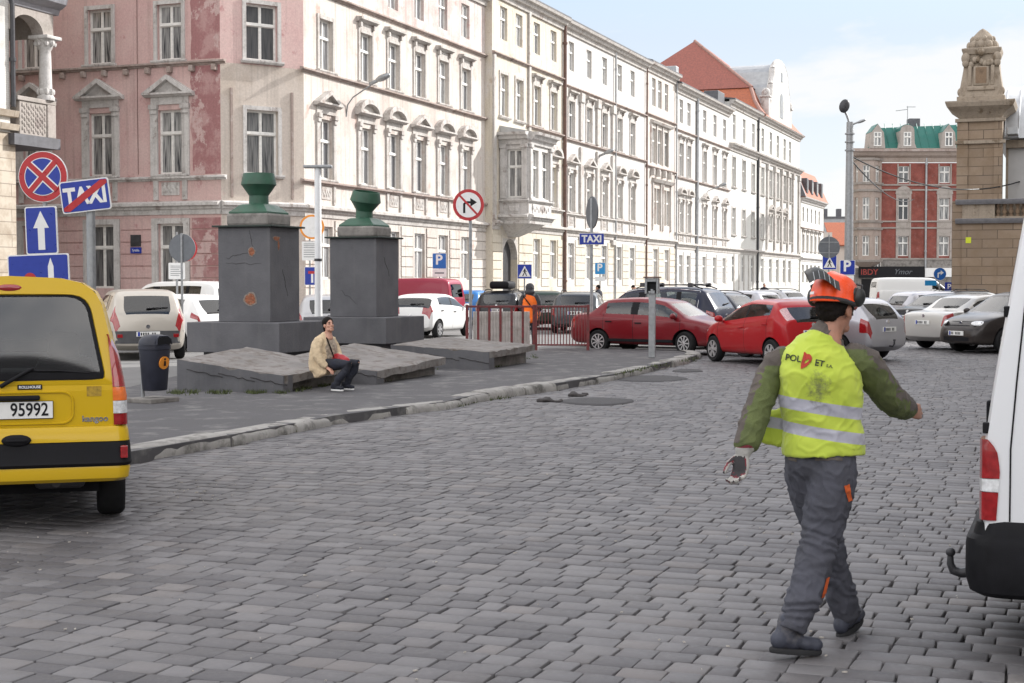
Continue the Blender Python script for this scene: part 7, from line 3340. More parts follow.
# --- sandstone building with the ornamental pier
def ashlar(name, c1, c2, mortar):
    m, t, b = nt(name)
    br = N(t, 'ShaderNodeTexBrick', Scale=1.0)
    br.offset = .5
    br.inputs['Color1'].default_value = rgba(c1)
    br.inputs['Color2'].default_value = rgba(c2)
    br.inputs['Mortar'].default_value = rgba(mortar)
    br.inputs['Mortar Size'].default_value = .017
    br.inputs['Brick Width'].default_value = 1.35
    br.inputs['Row Height'].default_value = .42
    br.inputs['Mortar Smooth'].default_value = .1
    mp = t.nodes.new('ShaderNodeMapping')
    mp.inputs['Rotation'].default_value = (PI / 2, 0, 0)
    tc = t.nodes.new('ShaderNodeTexCoord')
    t.links.new(tc.outputs['Object'], mp.inputs[0])
    t.links.new(mp.outputs[0], br.inputs['Vector'])
    v = coords(t)
    n1 = noi(t, v, 1.1, 8, .65)
    n2 = noi(t, v, 14, 6, .7)
    c = mixc(t, ramp(t, n1, .42, .72), br.outputs['Color'], (.22, .155, .10))
    c = mixc(t, .3, c, mixc(t, n2, (.4, .4, .4), (1, 1, 1)), 'MULTIPLY')
    t.links.new(c, b.inputs['Base Color'])
    b.inputs['Roughness'].default_value = .9
    bump(t, b, br.outputs['Fac'], -.6, .02)
    return m


M['sandstone'] = ashlar('sandstone_ashlar', (.31, .235, .17), (.245, .185, .135), (.10, .075, .058))
M['sandcarved'] = stucco('carved_sandstone', (.35, .295, .235), (.29, .24, .19), (.2, .155, .11), sscale=1.6, streaks=.4)
M['leadledge'] = mat('lead_covered_ledge', (.25, .25, .27), .5, .15, 6, metal=.3)
M['balusterdark'] = stucco('old_baluster_stone', (.24, .17, .115), (.2, .14, .1), (.14, .1, .07), sscale=2)
YH = 70.0
hz = lambda py: AT(512, py, YH).z
hs = 22.2
hx = lambda px: (px - 951) / hs
hb = thing('sandstone_building', 'brown sandstone building with a tall ornamental pier and a balustrade', 'building', tuple(XG(951, YH)), GRID)
g = MB()
g.box(0, .46, .06, 9, 0, hz(201))
g.build('corner_strip', M['sandstone'], hb)
wall(hb, None, .45, 30, 0, hz(220), [], M['sandstone'])
g = MB()
g.add([(.45, 0, 0), (.45, 0, 5.5), (.45, 9, 5.5), (.45, 9, 0)], [(0, 1, 2, 3)])
g.build('side_wall', M['sandstone'], hb, recalc=False)
g = MB()
g.box(.45, 30, .0, .4, hz(219.5), hz(205))
g.v = [p for p in g.v]
g2 = MB()
g2.box(.45, hx(993), 0, .5, hz(219.5), hz(204))
g2.box(hx(993), 30, .05, .5, hz(219.5), hz(217))
g2.box(hx(993), 30, .35, .5, hz(217), hz(204))
g2.build('parapet', M['sandcarved'], hb)
for py, o_ in ((222, .22), (203, .2)):
    course_(hb, None, .15, 30, hz(py), [(0.1, -.08), (-o_ * .6, -.08), (-o_, .03), (-o_ - .04, .12), (0.1, .16)], 'leadledge', 'ledge')
x = hx(996)
while x < 16:
    g = MB()
    g.lathe([(.10, hz(217)), (.10, hz(216)), (.05, hz(215.2)), (.115, hz(212)), (.05, hz(208.5)), (.075, hz(207)), (.10, hz(206)), (.10, hz(204.8))], 10, (x, .18, 0))
    g.build('baluster', M['balusterdark'], hb, 50)
    x += .285
pw0, pw1 = hx(957.5), hx(998)
g = MB()
g.box(pw0, pw1, .08, 2.1, hz(203), hz(104))
pr_ = g.build('pier', M['sandstone'], hb)
g = MB()
g.box(pw0 - .12, pw0 + .38, .03, 1, hz(203), hz(120))
g.box(pw1 - .30, pw1 + .06, .03, 1, hz(203), hz(120))
g.build('pier_strip', M['sandstone'], pr_)
for py, o_ in ((143, .08), (121, .08)):
    course_(hb, None, pw0 - .2, pw1 + .2, hz(py), [(0.1, -.08), (-o_, -.06), (-o_, .08), (0.1, .1)], 'sandcarved', 'moulding')
g = MB()
c_ = (pw0 + pw1) / 2
hw = (pw1 - pw0) / 2
g.rings([[(c_ + sx * (hw + o_), 1.1 + sy * (1.05 + o_), z) for sx, sy in ((-1, -1), (1, -1), (1, 1), (-1, 1))] for o_, z in ((.02, hz(119)), (.12, hz(116)), (.25, hz(113)), (.55, hz(108)), (.62, hz(104)), (.62, hz(102.5)))])
g.build('pier_cornice', M['sandcarved'], pr_)
g = MB()
def sq(o_, z):
    return [(c_ + sx * o_, 1.1 + sy * o_, z) for sx, sy in ((-1, -1), (1, -1), (1, 1), (-1, 1))]
g.rings([sq(1.06, hz(103)), sq(1.06, hz(97)), sq(.98, hz(96.5)), sq(.93, hz(88)), sq(.80, hz(70)), sq(.74, hz(55)), sq(.82, hz(54)), sq(.88, hz(50)), sq(.88, hz(48.5)), sq(.62, hz(47))])
fin = g.build('finial', M['sandcarved'], hb)
g = MB()
for k in range(5):
    g.lathe([(.60 - .03 * k, hz(47) + .0), (.62, hz(45)), (.55, hz(40)), (.42, hz(34)), (.2, hz(29)), (.03, hz(26.5))], 16, (c_, 1.1, 0)) if k == 0 else None
for k in range(10):
    a = 2 * PI * k / 10
    for z_, rr_, s_ in ((hz(44), .58, .16), (hz(38), .46, .13)):
        g.ell((c_ + rr_ * math.cos(a + z_), 1.1 + rr_ * math.sin(a + z_), z_), (s_, s_, s_ * 1.3), 8, 6)
g.build('dome', M['sandcarved'], fin, 60)
g = MB()
for sx in (-1, 1):
    for py, r1 in ((58, .2), (63, .16), (92, .16)):
        g.ell((c_ + sx * (.70 if py < 80 else .9), .28, hz(py)), (r1, .14, r1 * 1.3), 10, 8)
    g.bbox(c_ + sx * .5 - .08, c_ + sx * .5 + .08, .16, .5, hz(86), hz(66), .03)
g.bbox(c_ - .62, c_ + .62, .08, .4, hz(91), hz(87), .03)
g.bbox(c_ - .34, c_ + .34, .13, .4, hz(86), hz(67), .04)
for q_ in range(7):
    g.ell((c_ - .45 + .15 * q_, .26, hz(61) + .12 * math.sin(q_ * 1.2) - .02 * (q_ - 3) ** 2), (.13, .12, .16), 8, 6)
g.ell((c_, .2, hz(53)), (.16, .16, .18), 10, 8)
g.build('carving', M['sandcarved'], fin, 60)
g = MB()
g.box(c_ - .24, c_ + .24, .115, .2, hz(84), hz(68))
g.build('panel', M['balusterdark'], fin)
# hall roof and glazed wall behind
M['hallwall'] = mat('grey_hall_panels', (.42, .42, .42), .5, .08, 1.5)
g = MB()
g.box(hx(1003), 30, 2.2, 14, hz(204), hz(146))
g.build('hall_wall', M['hallwall'], hb)
g = MB()
g.box(hx(1001), hx(1003.5), 2.1, 2.3, hz(203), hz(143))
g.box(hx(1001), 30, 1.9, 2.3, hz(146), hz(138))
g.build('fascia', M['sandcarved'], hb)
g = MB()
prof = [(1.6, hz(137)), (1.9, hz(128)), (2.6, hz(110)), (3.8, hz(92)), (5.5, hz(78)), (7.5, hz(70)), (10, hz(67)), (14, hz(70)), (14, hz(137))]
g.profx(prof, hx(990), 30)
rf_ = g.build('hall_roof', M['zinc'], hb, 30)
g = MB()
xx = hx(1000)
while xx < 20:
    g.tube([(xx, y_ - .02, z_ + .02) for y_, z_ in prof[:8]], .03, 5)
    xx += .62
g.build('roof_seams', M['zinc'], rf_)
g = MB()
g.bbox(hx(1003), hx(1014), .6, 1.6, hz(135), hz(128), .03)
g.build('roof_box', M['grey_metal'], hb)
g = MB()
g.box(.62, .86, -.012, .0, hz(240) - .15, hz(240) + .12)
M['sticker'] = mat('yellow_sticker', (.55, .62, .02), .5, .1, 20)
g.build('notice', M['sticker'], hb)

# --- house with the columned loggia at the edge
M['whitebrick'] = brickmat('white_glazed_brick', (.68, .66, .62), (.62, .60, .56), (.42, .40, .37), 3.4)
M['beigestone'] = ashlar('beige_stone_courses', (.56, .49, .40), (.50, .44, .36), (.28, .24, .2))
M['loggia'] = stucco('ochre_loggia_wall', (.27, .17, .085), (.22, .14, .08), (.2, .16, .13), sscale=.8)
lg = thing('loggia_house', 'white brick and beige stone house with a columned loggia, beside the pink house', 'house', (-15.95, 52, 0), RZ)
x0 = -14.0
xe = -2.05
wall(lg, None, x0, xe + .25, 0, 6.75, [], M['beigestone'])
wall(lg, None, x0, xe, 6.75, 17, [], M['whitebrick'])
g = MB()
for z in (6.9, 7.35):
    g.profx([(0.05, z - .1), (-.14, z - .08), (-.2, z + .12), (0.05, z + .16)], x0, xe + .25)
g.build('ledge', M['beigestone'], lg)
g = MB()
g.add([(xe, 0, 6.75), (xe, 2.2, 6.75), (xe, 2.2, 17), (xe, 0, 17), (xe + .25, 0, 0), (xe + .25, 2.2, 0), (xe + .25, 2.2, 6.75), (xe + .25, 0, 6.75)], [(0, 1, 2, 3), (4, 5, 6, 7)])
g.build('loggia_side', M['whitebrick'], lg, recalc=False)
opsL = [(-1.7, -.55, 7.6, 10.3), (-1.7, -.5, 1.5, 4.6), (-1.7, -.55, 12.9, 14.6)]
wall(lg, None, xe, .2, 0, 17, opsL, M['loggia'], y=2.0)
for o_ in opsL:
    window(lg, None, (o_[0] + o_[1]) / 2, o_[2], o_[1] - o_[0], o_[3] - o_[2], 2.0)
g = MB()
g.add([(.2, 2.0, 0), (.2, 10, 0), (.2, 10, 17), (.2, 2.0, 17)], [(0, 3, 2, 1)])
g.build('end_wall', M['loggia'], lg, recalc=False)
g = MB()
g.box(xe - .1, .25, -.25, 2.0, 6.35, 6.72)
g.build('balcony_slab', M['slate'], lg)
g = MB()
g.bbox(-1.75, .05, -.15, .03, 6.72, 7.85, .02)
g.bbox(-1.9, .12, -.2, .08, 7.85, 8.0, .02)
g.bbox(-.35, .1, -.2, .1, 6.72, 7.85, .03)
g.bbox(.0, .1, .1, 2.0, 6.72, 7.9, .02)
for i in range(11):
    for j in range(5):
        g.ell((-1.6 + 1.15 * i / 10, -.15, 6.9 + .78 * j / 4 + .04 * (-1) ** i), (.07, .04, .08), 6, 5)
g.build('balustrade', M['baytrim'], lg)
g = MB()
g.lathe([(.30, 8.0), (.30, 8.12), (.24, 8.2), (.27, 8.32), (.22, 8.42), (.215, 8.6), (.20, 9.5), (.19, 9.7), (.23, 9.75), (.25, 9.81), (.34, 10.0), (.36, 10.07)], 20, (-.22, -.02, 0))
for i in range(8):
    a = 2 * PI * i / 8
    g.ell((-.22 + .24 * math.cos(a), -.02 + .24 * math.sin(a), 8.3), (.08, .08, .12), 6, 5)
    g.ell((-.22 + .3 * math.cos(a), -.02 + .3 * math.sin(a), 9.93), (.09, .09, .10), 6, 5)
g.bbox(-.62, .18, -.42, .38, 10.07, 10.19, .02)
g.build('column', M['trim'], lg, 50)
g = MB()      # arch over the opening
n = 14
cx_, rx_ = -1.25, .82
arc = [(cx_ + rx_ * math.cos(PI - PI * i / n), 10.17 + .58 * math.sin(PI * i / n)) for i in range(n + 1)]
ztop_ = 11.0
for i in range(n):
    (xa_, za_), (xb_, zb_) = arc[i], arc[i + 1]
    g.prism([(xa_, za_), (xb_, zb_), (xb_, ztop_), (xa_, ztop_)], -.12, .35)
g.box(-.43, .1, -.12, .35, 10.19, ztop_)
g.box(.0, .1, .35, 2.0, 10.19, ztop_)
g.build('arch', M['baytrim'], lg)
course_(lg, None, xe, .35, 11.2, [(0.4, -.22), (-.16, -.22), (-.22, -.05), (-.34, .0), (-.5, .12), (-.55, .3), (.4, .34)], 'leadledge', 'cornice')
g = MB()
g.box(xe, .1, -.05, 2.0, 11.55, 12.6)
g.box(-1.2, .1, -.05, 2.0, 12.6, 17)
g.build('upper_bay', M['trim'], lg)
downpipe(lg, None, xe + .05, 7.6, 17, 'darkmetal', r=.085, y=.02)

# --- unseen buildings added for a reflection and for shade over the near square
M['blockstone'] = stucco('grey_block_render', (.50, .47, .43), (.46, .43, .39), (.38, .35, .32), sscale=.3)
bh = thing('added_mirror_hall', 'made-up low hall behind the viewpoint, added to mirror in the yellow car window', 'building', (14, -26, 0), R2(180))  # invented hall, out of view, there for the car window reflection
wall(bh, None, 0, 40, 0, 8.0, [(2 + 4 * k, 4 + 4 * k, 1, 6) for k in range(9)], M['blockstone'])
g = MB()
g.box(0, 40, .3, 14, 0, 8)
g.build('core', M['blockstone'], bh)
g = MB()
g.profx([(-.6, 8), (7, 10.5), (14.6, 8)], -.5, 40.5)
g.build('roof', M['slate'], bh)
g = MB()
gc = 14 - 6.4  # gable curve shaped for its edge in the mirrored window
g.prism([(gc - 5.5, 7.5), (gc + 5.5, 7.5), (gc + 5.5, 9.5)] + [(gc + 4.2 * math.cos(PI * i / 16), 9.5 + 2.9 * math.sin(PI * i / 16)) for i in range(17)] + [(gc - 5.5, 9.5)], -.5, 1.0)
g.build('gable', M['slate'], bh)
so = thing('added_shade_block', 'unseen tall plain block added to shade the near side of the square', 'building', (20.5, 46.5, 0), R2(-90 - 4))  # invented caster out of view, throws the foreground shade
opsS = []
for k in range(11):
    for f_ in range(5):
        opsS.append((2 + 4.2 * k, 3.6 + 4.2 * k, 1.6 + 4 * f_, 3.9 + 4 * f_))
wall(so, None, 0, 50, 0, 21.6, opsS, M['blockstone'])
for o_ in opsS[:48]:
    window(so, None, (o_[0] + o_[1]) / 2, o_[2], 1.6, 2.3)
g = MB()
g.box(0, 50, .3, 14, 0, 21.7)
g.build('core', M['blockstone'], so)
course_(so, None, 0, 50, 21.6, COR, 'trim', 'cornice')
# ------------------------------------------------------------------ ground
def sheet(name, pts, z, m, kind='structure'):
    b = MB()
    b.add([(p[0], p[1], z) for p in pts], [tuple(range(len(pts)))])
    o = b.build(name, m, recalc=False)
    if o.data.polygons[0].normal.z < 0:
        o.data.flip_normals()
    return struct(o, kind)


sheet('ground', [(-900, -60), (900, -60), (900, 1500), (-900, 1500)], -.05, M['ground'])
# outline of the traffic island (top edge of the kerb)
kerb_px = [(-160, 497), (-60, 481), (40, 465), (124, 451.5), (180, 442), (235, 433), (290, 423), (334, 414.5), (390, 407.5), (444, 401), (475, 394), (499, 390.5), (560, 382), (623, 372), (655, 364.5), (684, 358.5)]
kerb_pts = [G(x, y, .12) for x, y in kerb_px]
tip = [G(697, 354.5, .12), G(700, 352, .12), G(690, 349.8, .12)]
back_px = [(640, 348.5), (600, 347.5), (535, 348), (466, 346), (400, 350), (330, 354), (240, 364), (190, 372), (130, 386), (60, 393), (0, 399), (-160, 414)]
back_pts = [G(x, y, .12) for x, y in back_px]
island = kerb_pts + tip + back_pts
isl2 = [(p.x, p.y) for p in island]


def inside(pt, poly):
    x, y = pt
    c = False
    n = len(poly)
    for i in range(n):
        x1, y1 = poly[i]
        x2, y2 = poly[i - 1]
        if (y1 > y) != (y2 > y) and x < (x2 - x1) * (y - y1) / (y2 - y1) + x1:
            c = not c
    return c


# pavement surface
b = MB()
b.polyz(isl2, -.04, .108)
struct(b.build('pavement', M['asphalt']))
# asphalt yard behind the island
yard = [(p.x, p.y) for p in back_pts] + [(-40, 24), (-40, 56), (-14, 58.5), (-9.5, 53), (-5.6, 56.5), (10, 98), (34, 160), (60, 150), (60, 62), (22, 62), (9.5, 47), (5.2, 39.3)]
sheet('parking_yard', yard, .0, M['lot'])
# pavement under the long house front
w0 = Vector((-7.87, 57)) + RV * .0
fp = [C1.xy + Vector((.3, -.42)) * 6, C1.xy, C2.xy, C2.xy + SV * 125, C2.xy + SV * 125 + RV * 3, C2.xy + RV * 3.2 - SV * 1.4]
b = MB()
b.polyz([(p.x, p.y) for p in fp], -.04, .12)
struct(b.build('house_pavement', M['kerb']))


# kerb stones along the front edge
def kerb_stones():
    b = MB()
    pts = [Vector((p.x, p.y)) for p in kerb_pts + tip]
    segs = []
    tot = 0
    for a, c in zip(pts, pts[1:]):
        segs.append((tot, a, c))
        tot += (c - a).length

    def at(d):
        for s0, a, c in reversed(segs):
            if d >= s0:
                L = (c - a).length
                return a + (c - a) * min(1, (d - s0) / max(L, 1e-6)), (c - a).normalized()
    d = 0
    rnd = random.Random(5)
    while d < tot - .3:
        L = rnd.uniform(.9, 2.0)
        e = min(tot - .02, d + L)
        z0 = .12 + rnd.uniform(-.018, .014)
        tilt = rnd.uniform(-.02, .02)
        off = rnd.uniform(-.03, .03)
        NS = 10
        rows = []
        for k in range(NS + 1):
            p, t = at(d + .015 + (e - d - .03) * k / NS)
            nrm = Vector((t.y, -t.x))      # towards the road
            row = []
            for o_, zz in ((-.30, 0), (-.15, .006), (-.03, .0), (.0, -.018), (.022, -.05), (.03, -.11), (.035, -.2)):
                q = p + nrm * (o_ + off)
                nz = noise.noise(Vector((q.x * 4, q.y * 4, zz * 9)))
                chip = max(0, noise.noise(Vector((q.x * 2.3, q.y * 2.3, 5.0))) - .22) * (.16 if o_ > -.1 else .05)
                ed = .012 if k in (0, NS) else 0
                row.append((q.x + nz * .012 - nrm.x * chip * .7, q.y + nz * .012 - nrm.y * chip * .7, z0 + tilt * (k / NS - .5) + zz + nz * .008 - chip * .5 - ed))
            rows.append(row)
        b.rings(rows, cap=True, closed=True)
        d = e
    return struct(b.build('kerb', M['kerb'], None, 45))


kerb_stones()


# grass and moss in the gutter and along the blocks
def tufts():
    M['weed'] = mat('gutter_weeds', (.06, .075, .025), .9, .5, 12)
    b = MB()
    rnd = random.Random(9)
    spots = []
    for (x0, y0), (x1, y1), n in (((172, 393), (284, 393), 260), ((286, 392), (335, 384), 90), ((375, 384), (444, 366), 110), ((487, 369), (536, 357), 60), ((600, 378), (700, 358), 90), ((225, 442), (300, 431), 40), ((430, 410), (520, 396), 40)):
        for _ in range(n):
            t = rnd.random()
            if noise.noise(Vector((t * 6, x0, 0))) < -.05:
                continue
            spots.append(G(x0 + (x1 - x0) * t + rnd.gauss(0, 1.2), y0 + (y1 - y0) * t + rnd.gauss(0, .8), .11 if y0 < 400 else .0))
    for p in spots:
        for _ in range(4):
            a = rnd.uniform(0, 2 * PI)
            h = rnd.uniform(.02, .07)
            w = .008
            q = p + Vector((rnd.gauss(0, .03), rnd.gauss(0, .03), 0))
            dx, dy = math.cos(a), math.sin(a)
            b.add([q + Vector((-dy * w, dx * w, 0)), q + Vector((dy * w, -dx * w, 0)), q + Vector((dx * h * .5, dy * h * .5, h))], [(0, 1, 2)])
    return struct(b.build('grass', M['weed'], recalc=False), 'stuff')


tufts()


# setts: one sheet of separate stones laid in rows across the street
def sett_material():
    m, t, b = nt('granite_setts')
    g = t.nodes.new('ShaderNodeNewGeometry')
    r = g.outputs['Random Per Island']
    v = coords(t, world=True)
    n1 = noi(t, v, 28, 8, .7)
    n2 = noi(t, v, .35, 6, .6)
    n3 = noi(t, v, 3.2, 6, .65)
    c = mixc(t, r, (.082, .078, .084), (.166, .160, .165))
    wh = N(t, 'ShaderNodeTexWhiteNoise', noise_dimensions='1D')
    t.links.new(r, wh.inputs['W'])
    c = mixc(t, math2(t, 'MULTIPLY', ramp(t, wh.outputs['Value'], .84, 1.0), .55), c, (.20, .18, .172))
    c = mixc(t, math2(t, 'MULTIPLY', ramp(t, wh.outputs['Value'], .10, .0), .6), c, (.095, .09, .098))
    c = mixc(t, .55, c, mixc(t, ramp(t, n1, .3, .7), (.55, .55, .55), (1, 1, 1)), 'MULTIPLY')
    c = mixc(t, math2(t, 'MULTIPLY', ramp(t, n3, .5, .72), .6), c, (.085, .080, .080))
    c = mixc(t, math2(t, 'MULTIPLY', ramp(t, n2, .5, .72), .3), c, (.20, .19, .185))
    sp = noi(t, v, 11, 3, .5)
    c = mixc(t, ramp(t, sp, .76, .79), c, (.42, .40, .37))
    t.links.new(c, b.inputs['Base Color'])
    t.links.new(ramp(t, n1, .3, .7, .5, .78), b.inputs['Roughness'])
    b.inputs['Specular IOR Level'].default_value = .45
    bump(t, b, mixc(t, .4, n1, n3), .35, .008)
    return m


M['sett'] = sett_material()
M['bed'] = mat('gritty_joint_bed', (.028, .026, .025), .95, .35, 9, .6, 70, dirt=(.12, .098, .072), dscale=.9, world=True)


def setts():
    rng = np.random.default_rng(3)
    row = .176
    s_lo, s_hi = 1.0, 56.0
    V, Fc = [], []
    off = 0
    ysr = yard + []
    base_oct = None
    allv, allf = [], []
    nrows = int((s_hi - s_lo) / row)
    holes = [SRp(*p).xy for p in ()]
    sunk = Vector((4.15, 7.2))
    for i in range(nrows):
        s = s_lo + i * row
        wob = .03 * noise.noise(Vector((i * .13, 0, 0)))
        r = -26.0 + rng.uniform(0, .2)
        while r < 26:
            L = float(np.clip(rng.normal(.198, .034), .125, .30))
            rc = r + L / 2
            bend = .10 * noise.noise(Vector((rc * .12, s * .05, 2))) + .02 * noise.noise(Vector((rc * .9, s * .3, 7)))
            x = (s + bend) * SV.x + rc * RV.x
            y = (s + bend) * SV.y + rc * RV.y
            r += L
            if y < 4.6 or abs(x) > .3413 * y * 1.06 + 2.2 or y > 50:
                continue
            if inside((x, y), isl2) or (y > 20 and inside((x, y), yard)):
                continue
            near = y < 17
            dz = rng.normal(0, .0017) + .012 * noise.noise(Vector((x * .45, y * .45, 1)))
            dd = math.hypot(x - sunk.x, (y - sunk.y) * 1.0)
            if dd < .75:
                dz -= .035 * (1 - dd / .75) + abs(rng.normal(0, .012))
                if rng.random() < .10:
                    continue
            tx, ty = rng.normal(0, .0055, 2)
            hl, hw = L / 2 - .0032 - abs(rng.normal(0, .0026)), row / 2 - .0018 - abs(rng.normal(0, .0012))
            if min(abs(s - 16.3), abs(s - 14.4), abs(s - 18.9)) < .1 and noise.noise(Vector((rc * .5, s, 3))) > -.15:
                hw -= .013
            c = min(.012, hl * .3)
            ch = .0028
            j = rng.normal(0, .0035, (4, 2))
            cor = [(hl, hw), (-hl, hw), (-hl, -hw), (hl, -hw)]
            top, mid, low = [], [], []
            for k, (a, e) in enumerate(cor):
                a += j[k, 0]
                e += j[k, 1]
                sa, se = (1 if a > 0 else -1), (1 if e > 0 else -1)
                prs = ((a, e - se * c), (a - sa * c, e)) if sa * se > 0 else ((a - sa * c, e), (a, e - se * c))
                for pa, pe in prs:
                    top.append((pa - math.copysign(ch, pa), pe - math.copysign(ch, pe), 0))
                    mid.append((pa, pe, -.0026))
                    low.append((pa * 1.0, pe * 1.0, -.05))
            ring = []
            th = rng.normal(0, .009)
            for q in (top, mid, low):
                for pa, pe, pz in q:
                    rr, ss = rc + pa - pe * th, s + bend + pe + pa * th
                    z = dz + pz + (tx * pa + ty * pe)
                    ring.append((ss * SV.x + rr * RV.x, ss * SV.y + rr * RV.y, z))
            allv.extend(ring)
            f = [tuple(off + k for k in range(8))]
            for a in (0, 8):
                for k in range(8):
                    k2 = (k + 1) % 8
                    f.append((off + a + k2, off + a + k, off + a + 8 + k, off + a + 8 + k2))
            allf.extend(f)
            off += 24
    me = bpy.data.meshes.new('cobblestone_road')
    nv, nf = len(allv), len(allf)
    me.vertices.add(nv)
    me.vertices.foreach_set('co', np.array(allv, dtype=np.float32).ravel())
    lens = np.array([len(f) for f in allf], dtype=np.int32)
    me.loops.add(int(lens.sum()))
    me.loops.foreach_set('vertex_index', np.array([i for f in allf for i in f], dtype=np.int32))
    me.polygons.add(nf)
    st = np.zeros(nf, dtype=np.int32)
    st[1:] = np.cumsum(lens)[:-1]
    me.polygons.foreach_set('loop_start', st)
    me.materials.append(M['sett'])
    me.update(calc_edges=True)
    me.validate()
    print('setts', nv, nf)
    return struct(link('cobblestone_road', me))


setts()
bed = [(-45, 2), (45, 2), (60, 62), (22, 62), (9.5, 47), (5.2, 39.3)] + [(p.x, p.y) for p in reversed(tip)] + [(p.x, p.y) for p in reversed(kerb_pts)] + [(-45, 10)]
sheet('road_bed', [(-60, 0), (60, 0), (60, 63), (-60, 63)], -.024, M['bed'])
# asphalt repairs
def repair(px, py, rx, ry, seed):
    c = G(px, py, 0)
    o = []
    for k in range(26):
        a = 2 * PI * k / 26
        q = 1 + .28 * noise.noise(Vector((math.cos(a) * 1.3 + seed, math.sin(a) * 1.3, seed)))
        p = G(px + rx * q * math.cos(a), py + ry * q * math.sin(a), 0)
        o.append((p.x, p.y))
    b = MB()
    cen = Vector((sum(p[0] for p in o) / 26, sum(p[1] for p in o) / 26))
    rs = []
    for q, z in ((1.0, -.015), (.97, .010), (.8, .018), (.4, .022)):
        rs.append([(cen.x + (p[0] - cen.x) * q, cen.y + (p[1] - cen.y) * q, z) for p in o])
    b.rings(rs)
    struct(b.build('asphalt_patch', M['patch'], None, 60))


M['patch'] = mat('dark_patch_asphalt', (.055, .053, .056), .9, .25, 3, .6, 80, world=True)
repair(598, 401.5, 38, 3.6, 1)
repair(652, 379, 34, 3.2, 2)
repair(688, 371, 16, 1.6, 3)
# scraps and grit lying on the stones
M['scrap'] = mat('pale_scraps', (.40, .37, .33), .9, .3, 20)
b = MB()
rl = random.Random(21)
for k in range(110):
    px, py = (rl.gauss(195, 22), rl.gauss(491, 6)) if k < 22 else (rl.uniform(0, 1024), rl.uniform(395, 683))
    p = G(px, py, .006)
    if p.y > 26 or inside((p.x, p.y), isl2):
        continue
    s_ = rl.uniform(.004, .013)
    a = rl.uniform(0, PI)
    dx, dy = math.cos(a) * s_, math.sin(a) * s_
    b.polyz([(p.x - dx, p.y - dy), (p.x + dy * .4, p.y - dx * .4), (p.x + dx, p.y + dy), (p.x - dy * .5, p.y + dx * .5)], .006, .012)
struct(b.build('litter', M['scrap']), 'stuff')
# lumps of broken asphalt in the gutter
rnd = random.Random(4)
for k, (px, py, s_) in enumerate(((550, 402, .15), (577, 396.5, .15), (586, 395, .09))):
    p = G(px, py, 0)
    b = MB()
    for q in range(5):
        b.ell((rnd.gauss(0, s_ * .5), rnd.gauss(0, s_ * .3), s_ * .12), (s_ * rnd.uniform(.3, .6), s_ * rnd.uniform(.3, .5), s_ * rnd.uniform(.2, .36)), 10, 6)
    o = skinmesh('asphalt_lump', b, .03, [M['rubble']], None, 1, disp=lambda p_, n_: .03 * noise.noise(p_ * 12))
    o.location = p
    tag(o, ['broken black asphalt lump lying by the long dark road patch', 'pointed black asphalt lump nearest the kerb', 'small black asphalt crumb beside the pointed lump'][k], 'rubble', 'broken asphalt in the gutter')

# ------------------------------------------------------------------ light
SUN_AZ = Vector((.88, .475)).normalized()
SUN_EL = R2(31)
sd_ = Vector((SUN_AZ.x * math.cos(SUN_EL), SUN_AZ.y * math.cos(SUN_EL), math.sin(SUN_EL)))
sun = bpy.data.lights.new('Sun', 'SUN')
sun.energy = 2.85
sun.angle = R2(.55)
sun.color = (1, .975, .94)
so_ = bpy.data.objects.new('Sun', sun)
COL.objects.link(so_)
so_.rotation_euler = sd_.to_track_quat('Z', 'Y').to_euler()
so_.location = (0, 0, 60)
wd = bpy.data.worlds.new('World')
SC.world = wd
wd.use_nodes = True
t = wd.node_tree
bg = t.nodes['Background']
sky = t.nodes.new('ShaderNodeTexSky')
sky.sky_type = 'NISHITA'
sky.sun_disc = False
sky.sun_elevation = SUN_EL
sky.sun_rotation = math.atan2(SUN_AZ.x, SUN_AZ.y)
sky.air_density = 1.0
sky.dust_density = 1.0
sky.ozone_density = 1.4
tc = t.nodes.new('ShaderNodeTexCoord')
sep = t.nodes.new('ShaderNodeSeparateXYZ')
t.links.new(tc.outputs['Generated'], sep.inputs[0])
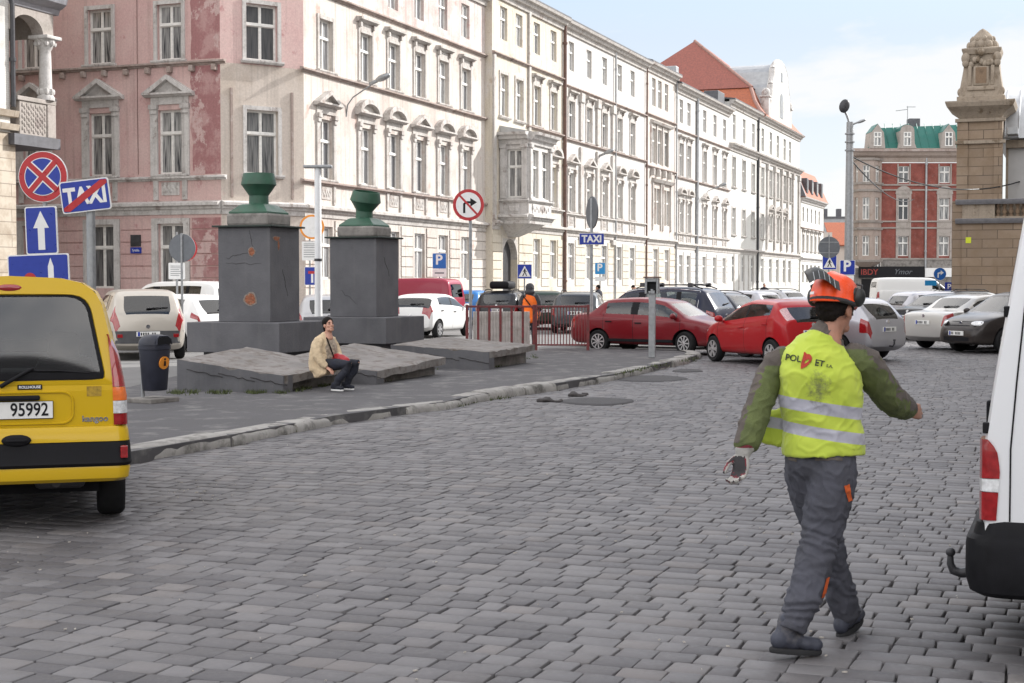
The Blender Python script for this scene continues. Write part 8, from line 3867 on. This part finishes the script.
# cloud sheet seen in perspective: divide by height
den = math2(t, 'ADD', math2(t, 'MAXIMUM', sep.outputs[2], 0.0), .10)
cx = math2(t, 'DIVIDE', sep.outputs[0], den)
cy = math2(t, 'DIVIDE', sep.outputs[1], den)
cmb = t.nodes.new('ShaderNodeCombineXYZ')
t.links.new(cx, cmb.inputs[0])
t.links.new(cy, cmb.inputs[1])
mp = t.nodes.new('ShaderNodeMapping')
mp.inputs['Location'].default_value = (3.1, 1.7, 0)
mp.inputs['Scale'].default_value = (1.0, .62, 1)
t.links.new(cmb.outputs[0], mp.inputs[0])
cl = noi(t, mp.outputs[0], 1.25, 9, .56)
z_ = sep.outputs[2]
# pale air low down; bright cloud above the view added to lift the shade
low = ramp(t, z_, .34, .16)
air = mixc(t, ramp(t, z_, .02, .20), (3.95, 3.98, 4.05), (2.9, 3.35, 4.0))
base = mixc(t, math2(t, 'MULTIPLY', low, .85), sky.outputs[0], air)
puff = math2(t, 'MULTIPLY', ramp(t, cl, .50, .60), ramp(t, z_, .30, .20))
base = mixc(t, math2(t, 'MULTIPLY', puff, .85), base, (4.35, 4.35, 4.35))
behind = math2(t, 'MULTIPLY', ramp(t, sep.outputs[1], .45, -.1), ramp(t, z_, .10, .22))  # unseen cloud bank behind the camera, added as fill light
high = math2(t, 'MULTIPLY', ramp(t, cl, .34, .52), math2(t, 'MAXIMUM', ramp(t, z_, .24, .40), behind))
col = mixc(t, math2(t, 'MULTIPLY', high, .92), base, mixc(t, ramp(t, z_, .35, .75), (13.5, 13.0, 12.6), (8.8, 8.6, 8.5)))
t.links.new(col, bg.inputs[0])
bg.inputs[1].default_value = .10

SC.view_settings.view_transform = 'Standard'
SC.view_settings.look = 'None'
SC.view_settings.gamma = 1
SC.view_settings.exposure = 1.2
SC.view_settings.use_curve_mapping = False
SC.render.engine = 'CYCLES'
SC.cycles.use_denoising = True
SC.cycles.max_bounces = 6
SC.cycles.transparent_max_bounces = 16
SC.cycles.sample_clamp_indirect = 8
